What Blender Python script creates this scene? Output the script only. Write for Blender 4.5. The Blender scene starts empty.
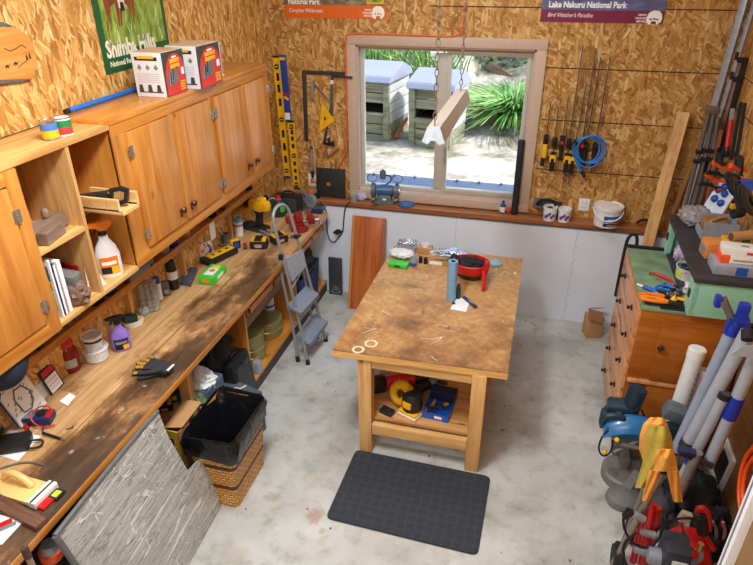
import bpy, bmesh, math, random
from mathutils import Vector, Matrix, Euler, noise
random.seed(7)
SC = bpy.context.scene
COL = SC.collection
PI = math.pi
# ---------------------------------------------------------------- camera geometry of the photograph (753 x 565)
W_, H_, F_ = 753.0, 565.0, 606.0
RX = Vector((0.9660132374421146, 0.2584557411180357, -0.004365199850112174))
RU = Vector((-0.11890857115905197, 0.4593044422303908, 0.8802841479047218))
RF = Vector((-0.2295194475235534, 0.8498470799094131, -0.47442677409472406))
CAM = Vector((0, 0, 2.97))
def ray(x, y): return RX * ((x - W_/2)/F_) - RU * ((y - H_/2)/F_) + RF
def on(ax, val, x, y):
    v = ray(x, y); return CAM + v * ((val - CAM[ax]) / v[ax])
def Zp(x, y, z=0.0): return on(2, z, x, y)
def Yp(x, y, v): return on(1, v, x, y)
def Xp(x, y, v): return on(0, v, x, y)
def sz(P, n): return n * (Vector(P) - CAM).dot(RF) / F_
def ht(P, x, y):
    "height above point P whose picture is at row y"
    d = Vector((P[0], P[1], 0)); v = ray(x, y)
    t = (P[0]*v.x + P[1]*v.y) / (v.x*v.x + v.y*v.y)
    return (CAM + v*t).z - P[2]
# ---------------------------------------------------------------- materials
def lin(c):
    return tuple(((v/255)/12.92 if v <= 10 else (((v/255)+0.055)/1.055)**2.4) for v in c) + (1.0,)
_M = {}
def newmat(name):
    m = bpy.data.materials.new(name); m.use_nodes = True
    nt = m.node_tree; b = nt.nodes['Principled BSDF']
    return m, nt, b
def N(nt, t, **kw):
    n = nt.nodes.new(t)
    for k, v in kw.items():
        if k in n.inputs: n.inputs[k].default_value = v
        else: setattr(n, k, v)
    return n
def mat(name, rgb, rough=.5, metal=0.0, var=.12, scale=25, bump=0, alpha=None, trans=0, emit=0, coat=0):
    "plain surface with a little procedural mottling"
    if name in _M: return _M[name]
    m, nt, b = newmat(name); L = nt.links.new
    c = lin(rgb)
    tc = N(nt, 'ShaderNodeTexCoord')
    no = N(nt, 'ShaderNodeTexNoise'); no.inputs['Scale'].default_value = scale; no.inputs['Detail'].default_value = 3
    L(tc.outputs['Object'], no.inputs['Vector'])
    r = N(nt, 'ShaderNodeValToRGB')
    r.color_ramp.elements[0].position = .3; r.color_ramp.elements[1].position = .7
    r.color_ramp.elements[0].color = tuple(max(0, v*(1-var)) for v in c[:3]) + (1,)
    r.color_ramp.elements[1].color = tuple(min(1, v*(1+var)) for v in c[:3]) + (1,)
    L(no.outputs['Fac'], r.inputs['Fac']); L(r.outputs['Color'], b.inputs['Base Color'])
    b.inputs['Roughness'].default_value = rough; b.inputs['Metallic'].default_value = metal
    if coat: b.inputs['Coat Weight'].default_value = coat
    if trans: b.inputs['Transmission Weight'].default_value = trans
    if alpha is not None: b.inputs['Alpha'].default_value = alpha
    if emit:
        b.inputs['Emission Color'].default_value = c; b.inputs['Emission Strength'].default_value = emit
    if bump:
        bp = N(nt, 'ShaderNodeBump'); bp.inputs['Strength'].default_value = bump; bp.inputs['Distance'].default_value = .01
        L(no.outputs['Fac'], bp.inputs['Height']); L(bp.outputs['Normal'], b.inputs['Normal'])
    _M[name] = m; return m
def ramp(nt, stops):
    r = N(nt, 'ShaderNodeValToRGB'); e = r.color_ramp.elements
    while len(e) > 1: e.remove(e[0])
    e[0].position = stops[0][0]; e[0].color = lin(stops[0][1])
    for p, c in stops[1:]:
        k = e.new(p); k.color = lin(c)
    return r
def wood(name, dark, light, axis='z', rough=.45, scale=1.0, coat=0, knots=True, plank=0, pax='y'):
    "timber: grain stretched along axis, knots, plank to plank variation"
    if name in _M: return _M[name]
    m, nt, b = newmat(name); L = nt.links.new
    tc = N(nt, 'ShaderNodeTexCoord')
    mp = N(nt, 'ShaderNodeMapping')
    s = [14*scale]*3; s['xyz'.index(axis)] = 1.1*scale
    mp.inputs['Scale'].default_value = s
    L(tc.outputs['Object'], mp.inputs['Vector'])
    n1 = N(nt, 'ShaderNodeTexNoise'); n1.inputs['Scale'].default_value = 1.6; n1.inputs['Detail'].default_value = 6; n1.inputs['Distortion'].default_value = .7
    L(mp.outputs['Vector'], n1.inputs['Vector'])
    n2 = N(nt, 'ShaderNodeTexNoise'); n2.inputs['Scale'].default_value = 7; n2.inputs['Detail'].default_value = 4
    L(mp.outputs['Vector'], n2.inputs['Vector'])
    mx = N(nt, 'ShaderNodeMath', operation='MULTIPLY_ADD'); mx.inputs[1].default_value = .35
    L(n2.outputs['Fac'], mx.inputs[0]); L(n1.outputs['Fac'], mx.inputs[2])
    r = ramp(nt, [(.46, dark), (.62, tuple((a+c)/2 for a, c in zip(dark, light))), (.82, light)])
    L(mx.outputs[0], r.inputs['Fac'])
    out = r.outputs['Color']
    if knots:
        mk = N(nt, 'ShaderNodeMapping'); s = [5.0*scale]*3; s['xyz'.index(axis)] = 2.6*scale
        mk.inputs['Scale'].default_value = s; L(tc.outputs['Object'], mk.inputs['Vector'])
        v = N(nt, 'ShaderNodeTexVoronoi'); v.inputs['Scale'].default_value = 1.1; L(mk.outputs['Vector'], v.inputs['Vector'])
        kr = ramp(nt, [(.05, (70, 70, 70)), (.11, (255, 255, 255))]); L(v.outputs['Distance'], kr.inputs['Fac'])
        mm = N(nt, 'ShaderNodeMix', data_type='RGBA', blend_type='MULTIPLY'); mm.inputs[0].default_value = .6
        L(out, mm.inputs[6]); L(kr.outputs['Color'], mm.inputs[7]); out = mm.outputs[2]
    if plank:
        sp = N(nt, 'ShaderNodeSeparateXYZ'); L(tc.outputs['Object'], sp.inputs[0])
        d = N(nt, 'ShaderNodeMath', operation='DIVIDE'); d.inputs[1].default_value = plank; L(sp.outputs['xyz'.index(pax)], d.inputs[0])
        fl = N(nt, 'ShaderNodeMath', operation='FLOOR'); L(d.outputs[0], fl.inputs[0])
        wn = N(nt, 'ShaderNodeTexWhiteNoise', noise_dimensions='1D'); L(fl.outputs[0], wn.inputs['W'])
        mr = N(nt, 'ShaderNodeMapRange'); mr.inputs['To Min'].default_value = .74; mr.inputs['To Max'].default_value = 1.14; L(wn.outputs['Value'], mr.inputs[0])
        fr = N(nt, 'ShaderNodeMath', operation='FRACT'); L(d.outputs[0], fr.inputs[0])
        gp = ramp(nt, [(.0, (60, 40, 25)), (.035, (255, 255, 255))]); L(fr.outputs[0], gp.inputs['Fac'])
        m2 = N(nt, 'ShaderNodeMix', data_type='RGBA', blend_type='MULTIPLY'); m2.inputs[0].default_value = 1
        L(out, m2.inputs[6]); L(mr.outputs[0], m2.inputs[7])
        m3 = N(nt, 'ShaderNodeMix', data_type='RGBA', blend_type='MULTIPLY'); m3.inputs[0].default_value = .8
        L(m2.outputs[2], m3.inputs[6]); L(gp.outputs['Color'], m3.inputs[7]); out = m3.outputs[2]
    L(out, b.inputs['Base Color']); b.inputs['Roughness'].default_value = rough
    if coat: b.inputs['Coat Weight'].default_value = coat
    bp = N(nt, 'ShaderNodeBump'); bp.inputs['Strength'].default_value = .15; bp.inputs['Distance'].default_value = .004
    L(n2.outputs['Fac'], bp.inputs['Height']); L(bp.outputs['Normal'], b.inputs['Normal'])
    _M[name] = m; return m
def osb(name, ax, tint=1.0, vert=0.0, seed=0.0):
    "oriented strand board: several layers of long overlapping flakes; ax = horizontal axis of the sheet"
    m, nt, b = newmat(name); L = nt.links.new
    tc = N(nt, 'ShaderNodeTexCoord'); sp = N(nt, 'ShaderNodeSeparateXYZ'); L(tc.outputs['Object'], sp.inputs[0])
    cb = N(nt, 'ShaderNodeCombineXYZ'); L(sp.outputs[ax], cb.inputs[0]); L(sp.outputs['Z'], cb.inputs[1])
    warp = N(nt, 'ShaderNodeTexNoise', noise_dimensions='2D'); warp.inputs['Scale'].default_value = 9; L(cb.outputs[0], warp.inputs['Vector'])
    wm = N(nt, 'ShaderNodeVectorMath', operation='SCALE'); wm.inputs['Scale'].default_value = .022; L(warp.outputs['Color'], wm.inputs[0])
    ad = N(nt, 'ShaderNodeVectorMath', operation='ADD'); L(cb.outputs[0], ad.inputs[0]); L(wm.outputs[0], ad.inputs[1])
    cols = [(0.0, (96, 60, 24)), (.16, (154, 102, 45)), (.38, (188, 133, 63)), (.60, (208, 154, 80)), (.84, (228, 184, 114)), (1, (246, 220, 168))]
    cols = [(p, tuple(min(255, v*tint) for v in c)) for p, c in cols]
    acc = None; hacc = None
    spread = 1.0 - vert
    angs = [-.15*spread+.1, .75*spread, -.8*spread, .35*spread, 1.35*spread, -.45*spread, 1.0*spread, .05]
    for i, a in enumerate(angs):
        mp = N(nt, 'ShaderNodeMapping'); mp.inputs['Rotation'].default_value = (0, 0, a)
        mp.inputs['Location'].default_value = (i*3.7+seed, i*1.9, 0)
        mp.vector_type = 'TEXTURE'; mp.inputs['Scale'].default_value = (.021 + .006*(i % 2), .072 + .028*(i % 3), 1)
        L(ad.outputs[0], mp.inputs['Vector'])
        v = N(nt, 'ShaderNodeTexVoronoi', voronoi_dimensions='2D'); v.inputs['Scale'].default_value = 1; L(mp.outputs['Vector'], v.inputs['Vector'])
        sc = N(nt, 'ShaderNodeSeparateColor'); L(v.outputs['Color'], sc.inputs[0])
        fb = N(nt, 'ShaderNodeMapping'); fb.inputs['Scale'].default_value = (5, .6, 1); L(mp.outputs['Vector'], fb.inputs['Vector'])
        fn = N(nt, 'ShaderNodeTexNoise', noise_dimensions='2D'); fn.inputs['Scale'].default_value = 1.2; fn.inputs['Detail'].default_value = 3; L(fb.outputs['Vector'], fn.inputs['Vector'])
        ma = N(nt, 'ShaderNodeMath', operation='MULTIPLY_ADD'); ma.inputs[1].default_value = .7; L(fn.outputs['Fac'], ma.inputs[0])
        off = N(nt, 'ShaderNodeMath', operation='MULTIPLY_ADD'); off.inputs[1].default_value = .72; off.inputs[2].default_value = -.18; L(sc.outputs[0], off.inputs[0]); L(off.outputs[0], ma.inputs[2])
        r = ramp(nt, cols); L(ma.outputs[0], r.inputs['Fac'])
        if acc is None: acc = r.outputs['Color']; hacc = sc.outputs[2]
        else:
            th = N(nt, 'ShaderNodeMath', operation='GREATER_THAN'); th.inputs[1].default_value = .62; L(sc.outputs[1], th.inputs[0])
            de = N(nt, 'ShaderNodeMath', operation='LESS_THAN'); de.inputs[1].default_value = .52; L(v.outputs['Distance'], de.inputs[0])
            mu = N(nt, 'ShaderNodeMath', operation='MULTIPLY'); L(th.outputs[0], mu.inputs[0]); L(de.outputs[0], mu.inputs[1])
            mx = N(nt, 'ShaderNodeMix', data_type='RGBA'); L(mu.outputs[0], mx.inputs[0]); L(acc, mx.inputs[6]); L(r.outputs['Color'], mx.inputs[7]); acc = mx.outputs[2]
            mh = N(nt, 'ShaderNodeMix'); L(mu.outputs[0], mh.inputs[0]); L(hacc, mh.inputs[2]); L(sc.outputs[2], mh.inputs[3]); hacc = mh.outputs[0]
    L(acc, b.inputs['Base Color']); b.inputs['Roughness'].default_value = .55
    bp = N(nt, 'ShaderNodeBump'); bp.inputs['Strength'].default_value = .35; bp.inputs['Distance'].default_value = .006
    L(hacc, bp.inputs['Height']); L(bp.outputs['Normal'], b.inputs['Normal'])
    return m
# ---------------------------------------------------------------- mesh builder
def TM(loc=(0, 0, 0), rot=(0, 0, 0)):
    return Matrix.Translation(Vector(loc)) @ Euler(rot).to_matrix().to_4x4()
def AX(a, b):
    "matrix taking +Z to the direction a->b, origin at a"
    a = Vector(a); d = Vector(b) - a
    return Matrix.Translation(a) @ d.to_track_quat('Z', 'Y').to_matrix().to_4x4()
class MB:
    def __init__(s): s.bm = bmesh.new(); s.mats = []
    def mi(s, m):
        if m not in s.mats: s.mats.append(m)
        return s.mats.index(m)
    def merge(s, b2, m, M=None):
        if M is not None: bmesh.ops.transform(b2, matrix=M, verts=b2.verts)
        k = s.mi(m)
        vm = [s.bm.verts.new(v.co) for v in b2.verts]
        b2.verts.index_update()
        for f in b2.faces:
            try: nf = s.bm.faces.new([vm[v.index] for v in f.verts]); nf.material_index = k
            except ValueError: pass
        b2.free(); return s
    def box(s, c, d, m, rot=(0, 0, 0), bev=0, M=None, taper=None):
        b = bmesh.new(); bmesh.ops.create_cube(b, size=1)
        if taper:
            for v in b.verts:
                if v.co.z > 0: v.co.x *= taper[0]; v.co.y *= taper[1]
        bmesh.ops.scale(b, vec=Vector(d), verts=b.verts)
        if bev: bmesh.ops.bevel(b, geom=b.edges[:], offset=min(bev, min(d)*.45), segments=2, affect='EDGES', profile=.6)
        X = TM(c, rot); return s.merge(b, m, (M @ X) if M is not None else X)
    def cyl(s, a, b_, r, m, r2=None, n=16, M=None, bev=0):
        a = Vector(a); b_ = Vector(b_); L = (b_-a).length
        b = bmesh.new(); bmesh.ops.create_cone(b, cap_ends=True, segments=n, radius1=r, radius2=r if r2 is None else r2, depth=L)
        if bev:
            ed = [e for e in b.edges if abs(e.verts[0].co.z - e.verts[1].co.z) < 1e-5]
            bmesh.ops.bevel(b, geom=ed, offset=bev, segments=2, affect='EDGES')
        bmesh.ops.translate(b, vec=(0, 0, L/2), verts=b.verts)
        X = AX(a, b_); return s.merge(b, m, (M @ X) if M is not None else X)
    def tube(s, pts, r, m, n=8, closed=False, M=None, smooth=0):
        pts = [Vector(p) for p in pts]
        for _ in range(smooth):
            q = []
            k = len(pts)
            for i in range(k if closed else k-1):
                a, c = pts[i], pts[(i+1) % k]; q += [a*.75+c*.25, a*.25+c*.75]
            if not closed: q = [pts[0]] + q + [pts[-1]]
            pts = q
        b = bmesh.new(); rings = []
        k = len(pts); up = None
        rs = r if isinstance(r, (list, tuple)) else None
        for i, p in enumerate(pts):
            d = (pts[(i+1) % k] - pts[i-1]) if closed else (pts[min(i+1, k-1)] - pts[max(i-1, 0)])
            if d.length < 1e-9: d = Vector((0, 0, 1))
            d.normalize()
            if up is None: up = d.orthogonal().normalized()
            up = (up - d*up.dot(d)); up = up.normalized() if up.length > 1e-6 else d.orthogonal().normalized()
            sd = d.cross(up)
            rr = rs[min(len(rs)-1, int(i*len(rs)/k))] if rs else r
            rings.append([b.verts.new(p + (up*math.cos(2*PI*j/n) + sd*math.sin(2*PI*j/n))*rr) for j in range(n)])
        for i in range(k if closed else k-1):
            A, B = rings[i], rings[(i+1) % k]
            for j in range(n): b.faces.new((A[j], A[(j+1) % n], B[(j+1) % n], B[j]))
        if not closed: b.faces.new(rings[0][::-1]); b.faces.new(rings[-1])
        return s.merge(b, m, M)
    def lathe(s, prof, m, c=(0, 0, 0), n=24, M=None):
        "prof: list of (radius, z); m may be a list with one material per segment"
        b = bmesh.new(); rings = []
        for r, z in prof:
            rings.append([b.verts.new((max(r, 1e-5)*math.cos(2*PI*j/n), max(r, 1e-5)*math.sin(2*PI*j/n), z)) for j in range(n)])
        X = Matrix.Translation(Vector(c)); X = (M @ X) if M is not None else X
        bmesh.ops.transform(b, matrix=X, verts=b.verts)
        base = [[s.bm.verts.new(v.co) for v in ring] for ring in rings]
        for i in range(len(prof)-1):
            k = s.mi(m[i] if isinstance(m, (list, tuple)) else m)
            for j in range(n):
                f = s.bm.faces.new((base[i][j], base[i][(j+1) % n], base[i+1][(j+1) % n], base[i+1][j])); f.material_index = k
        for ring, q, sg in ((base[0], 0, -1), (base[-1], -2, 1)):
            if (prof[0][0] if q == 0 else prof[-1][0]) > 1e-4:
                f = s.bm.faces.new(ring[::-1] if sg < 0 else ring); f.material_index = s.mi(m[0 if q == 0 else -1] if isinstance(m, (list, tuple)) else m)
        b.free(); return s
    def prism(s, poly, h, m, M=None, bev=0, taper=1.0):
        b = bmesh.new()
        bot = [b.verts.new((x, y, 0)) for x, y in poly]
        cx = sum(p[0] for p in poly)/len(poly); cy = sum(p[1] for p in poly)/len(poly)
        top = [b.verts.new((cx+(x-cx)*taper, cy+(y-cy)*taper, h)) for x, y in poly]
        b.faces.new(bot[::-1]); b.faces.new(top)
        k = len(poly)
        for i in range(k): b.faces.new((bot[i], bot[(i+1) % k], top[(i+1) % k], top[i]))
        bmesh.ops.recalc_face_normals(b, faces=b.faces[:])
        if bev: bmesh.ops.bevel(b, geom=b.edges[:], offset=bev, segments=2, affect='EDGES')
        return s.merge(b, m, M)
    def ball(s, c, r, m, n=12, M=None, rot=(0, 0, 0)):
        b = bmesh.new(); bmesh.ops.create_uvsphere(b, u_segments=n*2, v_segments=n, radius=1)
        rr = (r, r, r) if not isinstance(r, (list, tuple)) else r
        bmesh.ops.scale(b, vec=Vector(rr), verts=b.verts)
        X = TM(c, rot); return s.merge(b, m, (M @ X) if M is not None else X)
    def lump(s, c, r, m, amp=.25, freq=3.0, seed=0, n=18, M=None, rot=(0, 0, 0), flat=None):
        "crumpled ball: cloth, bag, rag"
        b = bmesh.new(); bmesh.ops.create_uvsphere(b, u_segments=n*2, v_segments=n, radius=1)
        for v in b.verts:
            p = v.co*freq + Vector((seed, seed*1.7, seed*.3))
            f = 1 + amp*(noise.noise(p) + .6*(1-2*abs(noise.noise(p*2.1))) - .3)
            v.co = v.co*f
        rr = (r, r, r) if not isinstance(r, (list, tuple)) else r
        bmesh.ops.scale(b, vec=Vector(rr), verts=b.verts)
        if flat is not None:
            for v in b.verts: v.co.z = max(v.co.z, flat*rr[2])
        X = TM(c, rot); return s.merge(b, m, (M @ X) if M is not None else X)
    def sheet(s, fn, nu, nv, m, th=.003, M=None):
        "thick surface from fn(u, v) -> point"
        b = bmesh.new(); P = [[Vector(fn(i/nu, j/nv)) for j in range(nv+1)] for i in range(nu+1)]
        def nrm(i, j):
            du = P[min(i+1, nu)][j]-P[max(i-1, 0)][j]; dv = P[i][min(j+1, nv)]-P[i][max(j-1, 0)]
            q = du.cross(dv); return q.normalized() if q.length > 1e-12 else Vector((0, 0, 1))
        A = [[b.verts.new(P[i][j]+nrm(i, j)*th/2) for j in range(nv+1)] for i in range(nu+1)]
        B = [[b.verts.new(P[i][j]-nrm(i, j)*th/2) for j in range(nv+1)] for i in range(nu+1)]
        for i in range(nu):
            for j in range(nv):
                b.faces.new((A[i][j], A[i+1][j], A[i+1][j+1], A[i][j+1])); b.faces.new((B[i][j], B[i][j+1], B[i+1][j+1], B[i+1][j]))
        for i in range(nu):
            b.faces.new((A[i][0], B[i][0], B[i+1][0], A[i+1][0])); b.faces.new((A[i][nv], A[i+1][nv], B[i+1][nv], B[i][nv]))
        for j in range(nv):
            b.faces.new((A[0][j], A[0][j+1], B[0][j+1], B[0][j])); b.faces.new((A[nu][j], B[nu][j], B[nu][j+1], A[nu][j+1]))
        return s.merge(b, m, M)
    def text(s, txt, size, m, M, align='LEFT', ext=.0006, shear=0.0, bold=0.0, sx=1.0):
        c = bpy.data.curves.new('t', 'FONT'); c.body = txt; c.size = size; c.align_x = align; c.align_y = 'BOTTOM_BASELINE'
        c.extrude = ext; c.resolution_u = 2; c.shear = shear; c.offset = bold
        o = bpy.data.objects.new('t', c); COL.objects.link(o)
        dg = bpy.context.evaluated_depsgraph_get(); me = bpy.data.meshes.new_from_object(o.evaluated_get(dg))
        bpy.data.objects.remove(o); bpy.data.curves.remove(c)
        b = bmesh.new(); b.from_mesh(me); bpy.data.meshes.remove(me)
        return s.merge(b, m, M @ Matrix.Diagonal((sx, 1, 1, 1)))
    def mesh(s, name, ang=38):
        me = bpy.data.meshes.new(name); s.bm.to_mesh(me); s.bm.free()
        for m in s.mats: me.materials.append(m)
        for p in me.polygons: p.use_smooth = True
        me.set_sharp_from_angle(angle=math.radians(ang)); return me
def link(name, me, parent=None, loc=(0, 0, 0), rot=(0, 0, 0)):
    o = bpy.data.objects.new(name, me); COL.objects.link(o)
    o.location = loc; o.rotation_euler = rot
    if parent is not None: o.parent = parent
    return o
def thing(name, label, cat, loc=(0, 0, 0), rot=0.0, group=None):
    o = bpy.data.objects.new(name, None); COL.objects.link(o); o.empty_display_size = .05
    o.location = loc; o.rotation_euler = rot if isinstance(rot, tuple) else (0, 0, rot)
    o['label'] = label; o['category'] = cat
    if group: o['group'] = group
    return o
def part(parent, name, mb, label=None, ang=38, loc=(0, 0, 0), rot=(0, 0, 0), kind=None):
    o = link(name, mb.mesh(name, ang), parent, loc, rot)
    if label: o['label'] = label
    if kind: o['kind'] = kind
    return o
def one(name, label, cat, mb, loc=(0, 0, 0), rot=0.0, group=None, ang=38, kind=None):
    o = link(name, mb.mesh(name, ang), None, loc, rot if isinstance(rot, tuple) else (0, 0, rot))
    o['label'] = label; o['category'] = cat
    if group: o['group'] = group
    if kind: o['kind'] = kind
    return o
def struct(name, mb, label=None, parent=None, ang=38):
    o = link(name, mb.mesh(name, ang), parent)
    if parent is None:
        o['kind'] = 'structure'; o['label'] = label or name; o['category'] = name.split('_')[0]
    return o
def dup(root, loc, rot=None, label=None, group=None):
    r = root.copy(); COL.objects.link(r); r.location = loc
    if rot is not None: r.rotation_euler = rot if isinstance(rot, tuple) else (0, 0, rot)
    if label: r['label'] = label
    if group: r['group'] = group
    for ch in list(root.children):
        c = ch.copy(); COL.objects.link(c); c.parent = r
        for g in list(ch.children):
            d = g.copy(); COL.objects.link(d); d.parent = c
    return r
def span(p, q): return math.atan2(q[1]-p[1], q[0]-p[0])
BZ, TZ = .90, .79                       # bench top, table top
LW, RW, YB, YU = -2.40, 1.36, 5.05, 5.18  # wall planes
BX = -1.78                              # bench front edge
CX = -2.06                              # upper cabinet front
# ================================================================ SETTING
m_osbB = osb('osb_back', 'X', .93, 0.0, 0.0)
m_osbL = osb('osb_side', 'Y', 1.04, .45, 11.0)
m_white = mat('white_painted_concrete', (230, 237, 248), .6, var=.03, scale=4)
m_trim = mat('window_trim_paint', (196, 172, 152), .5, var=.04)
m_sash = mat('window_sash', (190, 184, 172), .45, var=.04)
m_gap = mat('dark_gap', (40, 34, 30), .9)
m_orangeedge = mat('orange_sealant', (214, 96, 30), .7)
m_ledge = wood('ledge_timber', (112, 66, 36), (176, 112, 66), 'x', .4, 1.0)
def concrete():
    m, nt, b = newmat('concrete_floor'); L = nt.links.new
    tc = N(nt, 'ShaderNodeTexCoord')
    a = N(nt, 'ShaderNodeTexNoise'); a.inputs['Scale'].default_value = 1.6; a.inputs['Detail'].default_value = 8; a.inputs['Roughness'].default_value = .62; L(tc.outputs['Object'], a.inputs['Vector'])
    r = ramp(nt, [(.30, (154, 151, 141)), (.47, (182, 182, 176)), (.62, (198, 199, 196)), (.78, (212, 214, 213))]); L(a.outputs['Fac'], r.inputs['Fac'])
    s1 = N(nt, 'ShaderNodeTexNoise'); s1.inputs['Scale'].default_value = 9; s1.inputs['Detail'].default_value = 6; s1.inputs['Roughness'].default_value = .6; L(tc.outputs['Object'], s1.inputs['Vector'])
    r1 = ramp(nt, [(.30, (120, 104, 84)), (.40, (218, 214, 206)), (.5, (255, 255, 255))]); L(s1.outputs['Fac'], r1.inputs['Fac'])
    m1 = N(nt, 'ShaderNodeMix', data_type='RGBA', blend_type='MULTIPLY'); m1.inputs[0].default_value = .38; L(r.outputs['Color'], m1.inputs[6]); L(r1.outputs['Color'], m1.inputs[7])
    v = N(nt, 'ShaderNodeTexVoronoi'); v.inputs['Scale'].default_value = 11; v.inputs['Randomness'].default_value = 1; L(tc.outputs['Object'], v.inputs['Vector'])
    sc = N(nt, 'ShaderNodeSeparateColor'); L(v.outputs['Color'], sc.inputs[0])
    mu = N(nt, 'ShaderNodeMath', operation='MULTIPLY'); mu.inputs[1].default_value = .16; L(sc.outputs[0], mu.inputs[0])
    sb = N(nt, 'ShaderNodeMath', operation='LESS_THAN'); L(v.outputs['Distance'], sb.inputs[0])
    pw = N(nt, 'ShaderNodeMath', operation='POWER'); pw.inputs[1].default_value = 2.4; L(mu.outputs[0], pw.inputs[0])
    m8 = N(nt, 'ShaderNodeMath', operation='MULTIPLY'); m8.inputs[1].default_value = 9; L(pw.outputs[0], m8.inputs[0]); L(m8.outputs[0], sb.inputs[1])
    m2 = N(nt, 'ShaderNodeMix', data_type='RGBA'); m2.inputs[7].default_value = lin((112, 98, 82)); L(sb.outputs[0], m2.inputs[0]); L(m1.outputs[2], m2.inputs[6])
    out = m2.outputs[2]
    for px, py, sx, sy, k, col in ((316, 516, .07, .075, .75, (176, 142, 120)), (322, 531, .03, .03, .6, (180, 146, 124)), (503, 430, .03, .02, .8, (110, 98, 84)), (272, 497, .08, .05, .5, (152, 140, 118)), (317, 478, .03, .03, .7, (196, 176, 120)), (560, 345, .3, .16, .35, (140, 136, 140)), (470, 505, .2, .3, .25, (176, 164, 140)), (235, 555, .12, .08, .4, (170, 156, 132)), (350, 420, .2, .35, .28, (150, 142, 126))):
        q = Zp(px, py); mp = N(nt, 'ShaderNodeMapping'); mp.vector_type = 'TEXTURE'; mp.inputs['Location'].default_value = (q.x, q.y, 0); mp.inputs['Scale'].default_value = (sx, sy, 100)
        L(tc.outputs['Object'], mp.inputs['Vector'])
        ds = N(nt, 'ShaderNodeTexNoise'); ds.inputs['Scale'].default_value = 2.4; ds.inputs['Detail'].default_value = 7; L(mp.outputs['Vector'], ds.inputs['Vector'])
        ln = N(nt, 'ShaderNodeVectorMath', operation='LENGTH'); L(mp.outputs['Vector'], ln.inputs[0])
        s = N(nt, 'ShaderNodeMath', operation='MULTIPLY_ADD'); s.inputs[1].default_value = 1.8; L(ds.outputs['Fac'], s.inputs[0]); L(ln.outputs['Value'], s.inputs[2])
        mrr = N(nt, 'ShaderNodeMapRange'); mrr.inputs['From Min'].default_value = 1.75; mrr.inputs['From Max'].default_value = 1.35; mrr.inputs['To Max'].default_value = k; L(s.outputs[0], mrr.inputs[0])
        mm = N(nt, 'ShaderNodeMix', data_type='RGBA'); mm.inputs[7].default_value = lin(col); L(mrr.outputs[0], mm.inputs[0]); L(out, mm.inputs[6]); out = mm.outputs[2]
    L(out, b.inputs['Base Color']); b.inputs['Roughness'].default_value = .5
    bp = N(nt, 'ShaderNodeBump'); bp.inputs['Strength'].default_value = .08; L(s1.outputs['Fac'], bp.inputs['Height']); L(bp.outputs['Normal'], b.inputs['Normal'])
    return m
m_conc = concrete()
b = MB(); b.box((-.5, 1.0, -.05), (4.2, 8.6, .1), m_conc); struct('floor', b, 'stained pale grey concrete floor')
m_ceil = mat('ceiling_board', (232, 228, 220), .8, var=.02)
b = MB(); b.box((-.5, 1.0, 3.65), (4.2, 8.6, .1), m_ceil); struct('ceiling', b, 'pale ceiling above the workshop')
b = MB(); b.box((LW-.05, 1.0, 1.8), (.1, 8.6, 3.6), m_osbL); struct('wall_left', b, 'strand board wall behind the upper cabinets')
b = MB(); b.box((RW+.05, 1.0, 1.8), (.1, 8.6, 3.6), m_osbL)
for z in (1.02, 1.98, 2.2): b.box((RW-.0008, 3.4, z), (.002, 3.5, .006), m_gap)
struct('wall_right', b, 'strand board wall behind the dresser')
b = MB(); b.box((-.5, -3.3, 1.8), (4.2, .1, 3.6), m_osbB); struct('wall_front', b, 'strand board wall behind the viewer')
# window wall: painted concrete below, strand board above with an opening
wx0, wx1, wz0, wz1 = -1.645, -.012, 1.02, 2.398     # outside of the trim on the board plane
ox0, ox1, oz0, oz1 = wx0+.076, wx1-.076, wz0+.02, wz1-.076
b = MB()
for x0, x1, z0, z1 in ((LW, ox0, .93, 3.6), (ox1, RW, .93, 3.6), (ox0, ox1, .93, oz0), (ox0, ox1, oz1, 3.6)):
    b.box(((x0+x1)/2, YU+.06, (z0+z1)/2), (x1-x0, .12, z1-z0), m_osbB)
for z, xa, xb in ((2.62, -.95, RW), (2.19, wx1+.01, RW), (1.785, wx1+.02, RW), (1.37, wx1+.02, RW)):
    b.box(((xa+xb)/2, YU-.0006, z), (xb-xa, .002, .007), m_gap)
struct('wall_back', b, 'strand board wall around the window')
b = MB(); b.box(((LW+RW)/2, YB+.125, .445), (RW-LW, .25, .91), m_white)
for x in (-.62, .42): b.box((x, YB-.0005, .45), (.004, .002, .9), mat('panel_joint', (190, 196, 206), .7))
for i in range(14):
    x = (-.62, .42)[i % 2]+.02; b.cyl((x, YB+.001, .08+.06*i), (x, YB-.0015, .08+.06*i), .004, mat('screw_head', (130, 134, 140), .5), n=8)
struct('wall_back_lower', b, 'white painted lower wall under the window ledge')
b = MB(); b.box(((LW+RW)/2, (YB+YU)/2-.007, .945), (RW-LW, YU-YB+.014, .04), m_ledge, bev=.004); struct('trim_1', b, 'long brown timber ledge along the window wall')
# window
b = MB(); t = .078; y = YU-.012
b.box(((wx0+wx1)/2, y, wz1-t/2), (wx1-wx0, .028, t), m_trim, bev=.003)
b.box(((wx0+wx1)/2, y, wz0-.008), (wx1-wx0, .03, .075), m_trim, bev=.003)
b.box((wx0+t/2, y, (wz0+wz1)/2-.03), (t, .027, wz1-wz0-2*t-.002+.06), m_trim, bev=.003)
b.box((wx1-t/2, y, (wz0+wz1)/2-.03), (t, .027, wz1-wz0-2*t-.002+.06), m_trim, bev=.003)
win = struct('window_1', b, 'two pane window in a beige painted frame')
b = MB()   # deep jamb lining
for c, d in (((ox0+.009, YU+.06, (oz0+oz1)/2), (.018, .13, oz1-oz0)), ((ox1-.009, YU+.06, (oz0+oz1)/2), (.018, .13, oz1-oz0)), (((ox0+ox1)/2, YU+.06, oz1-.009), (ox1-ox0, .13, .018)), (((ox0+ox1)/2, YU+.06, oz0+.009), (ox1-ox0, .13, .018))):
    b.box(c, d, m_trim)
struct('window_lining', b, parent=win)
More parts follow.
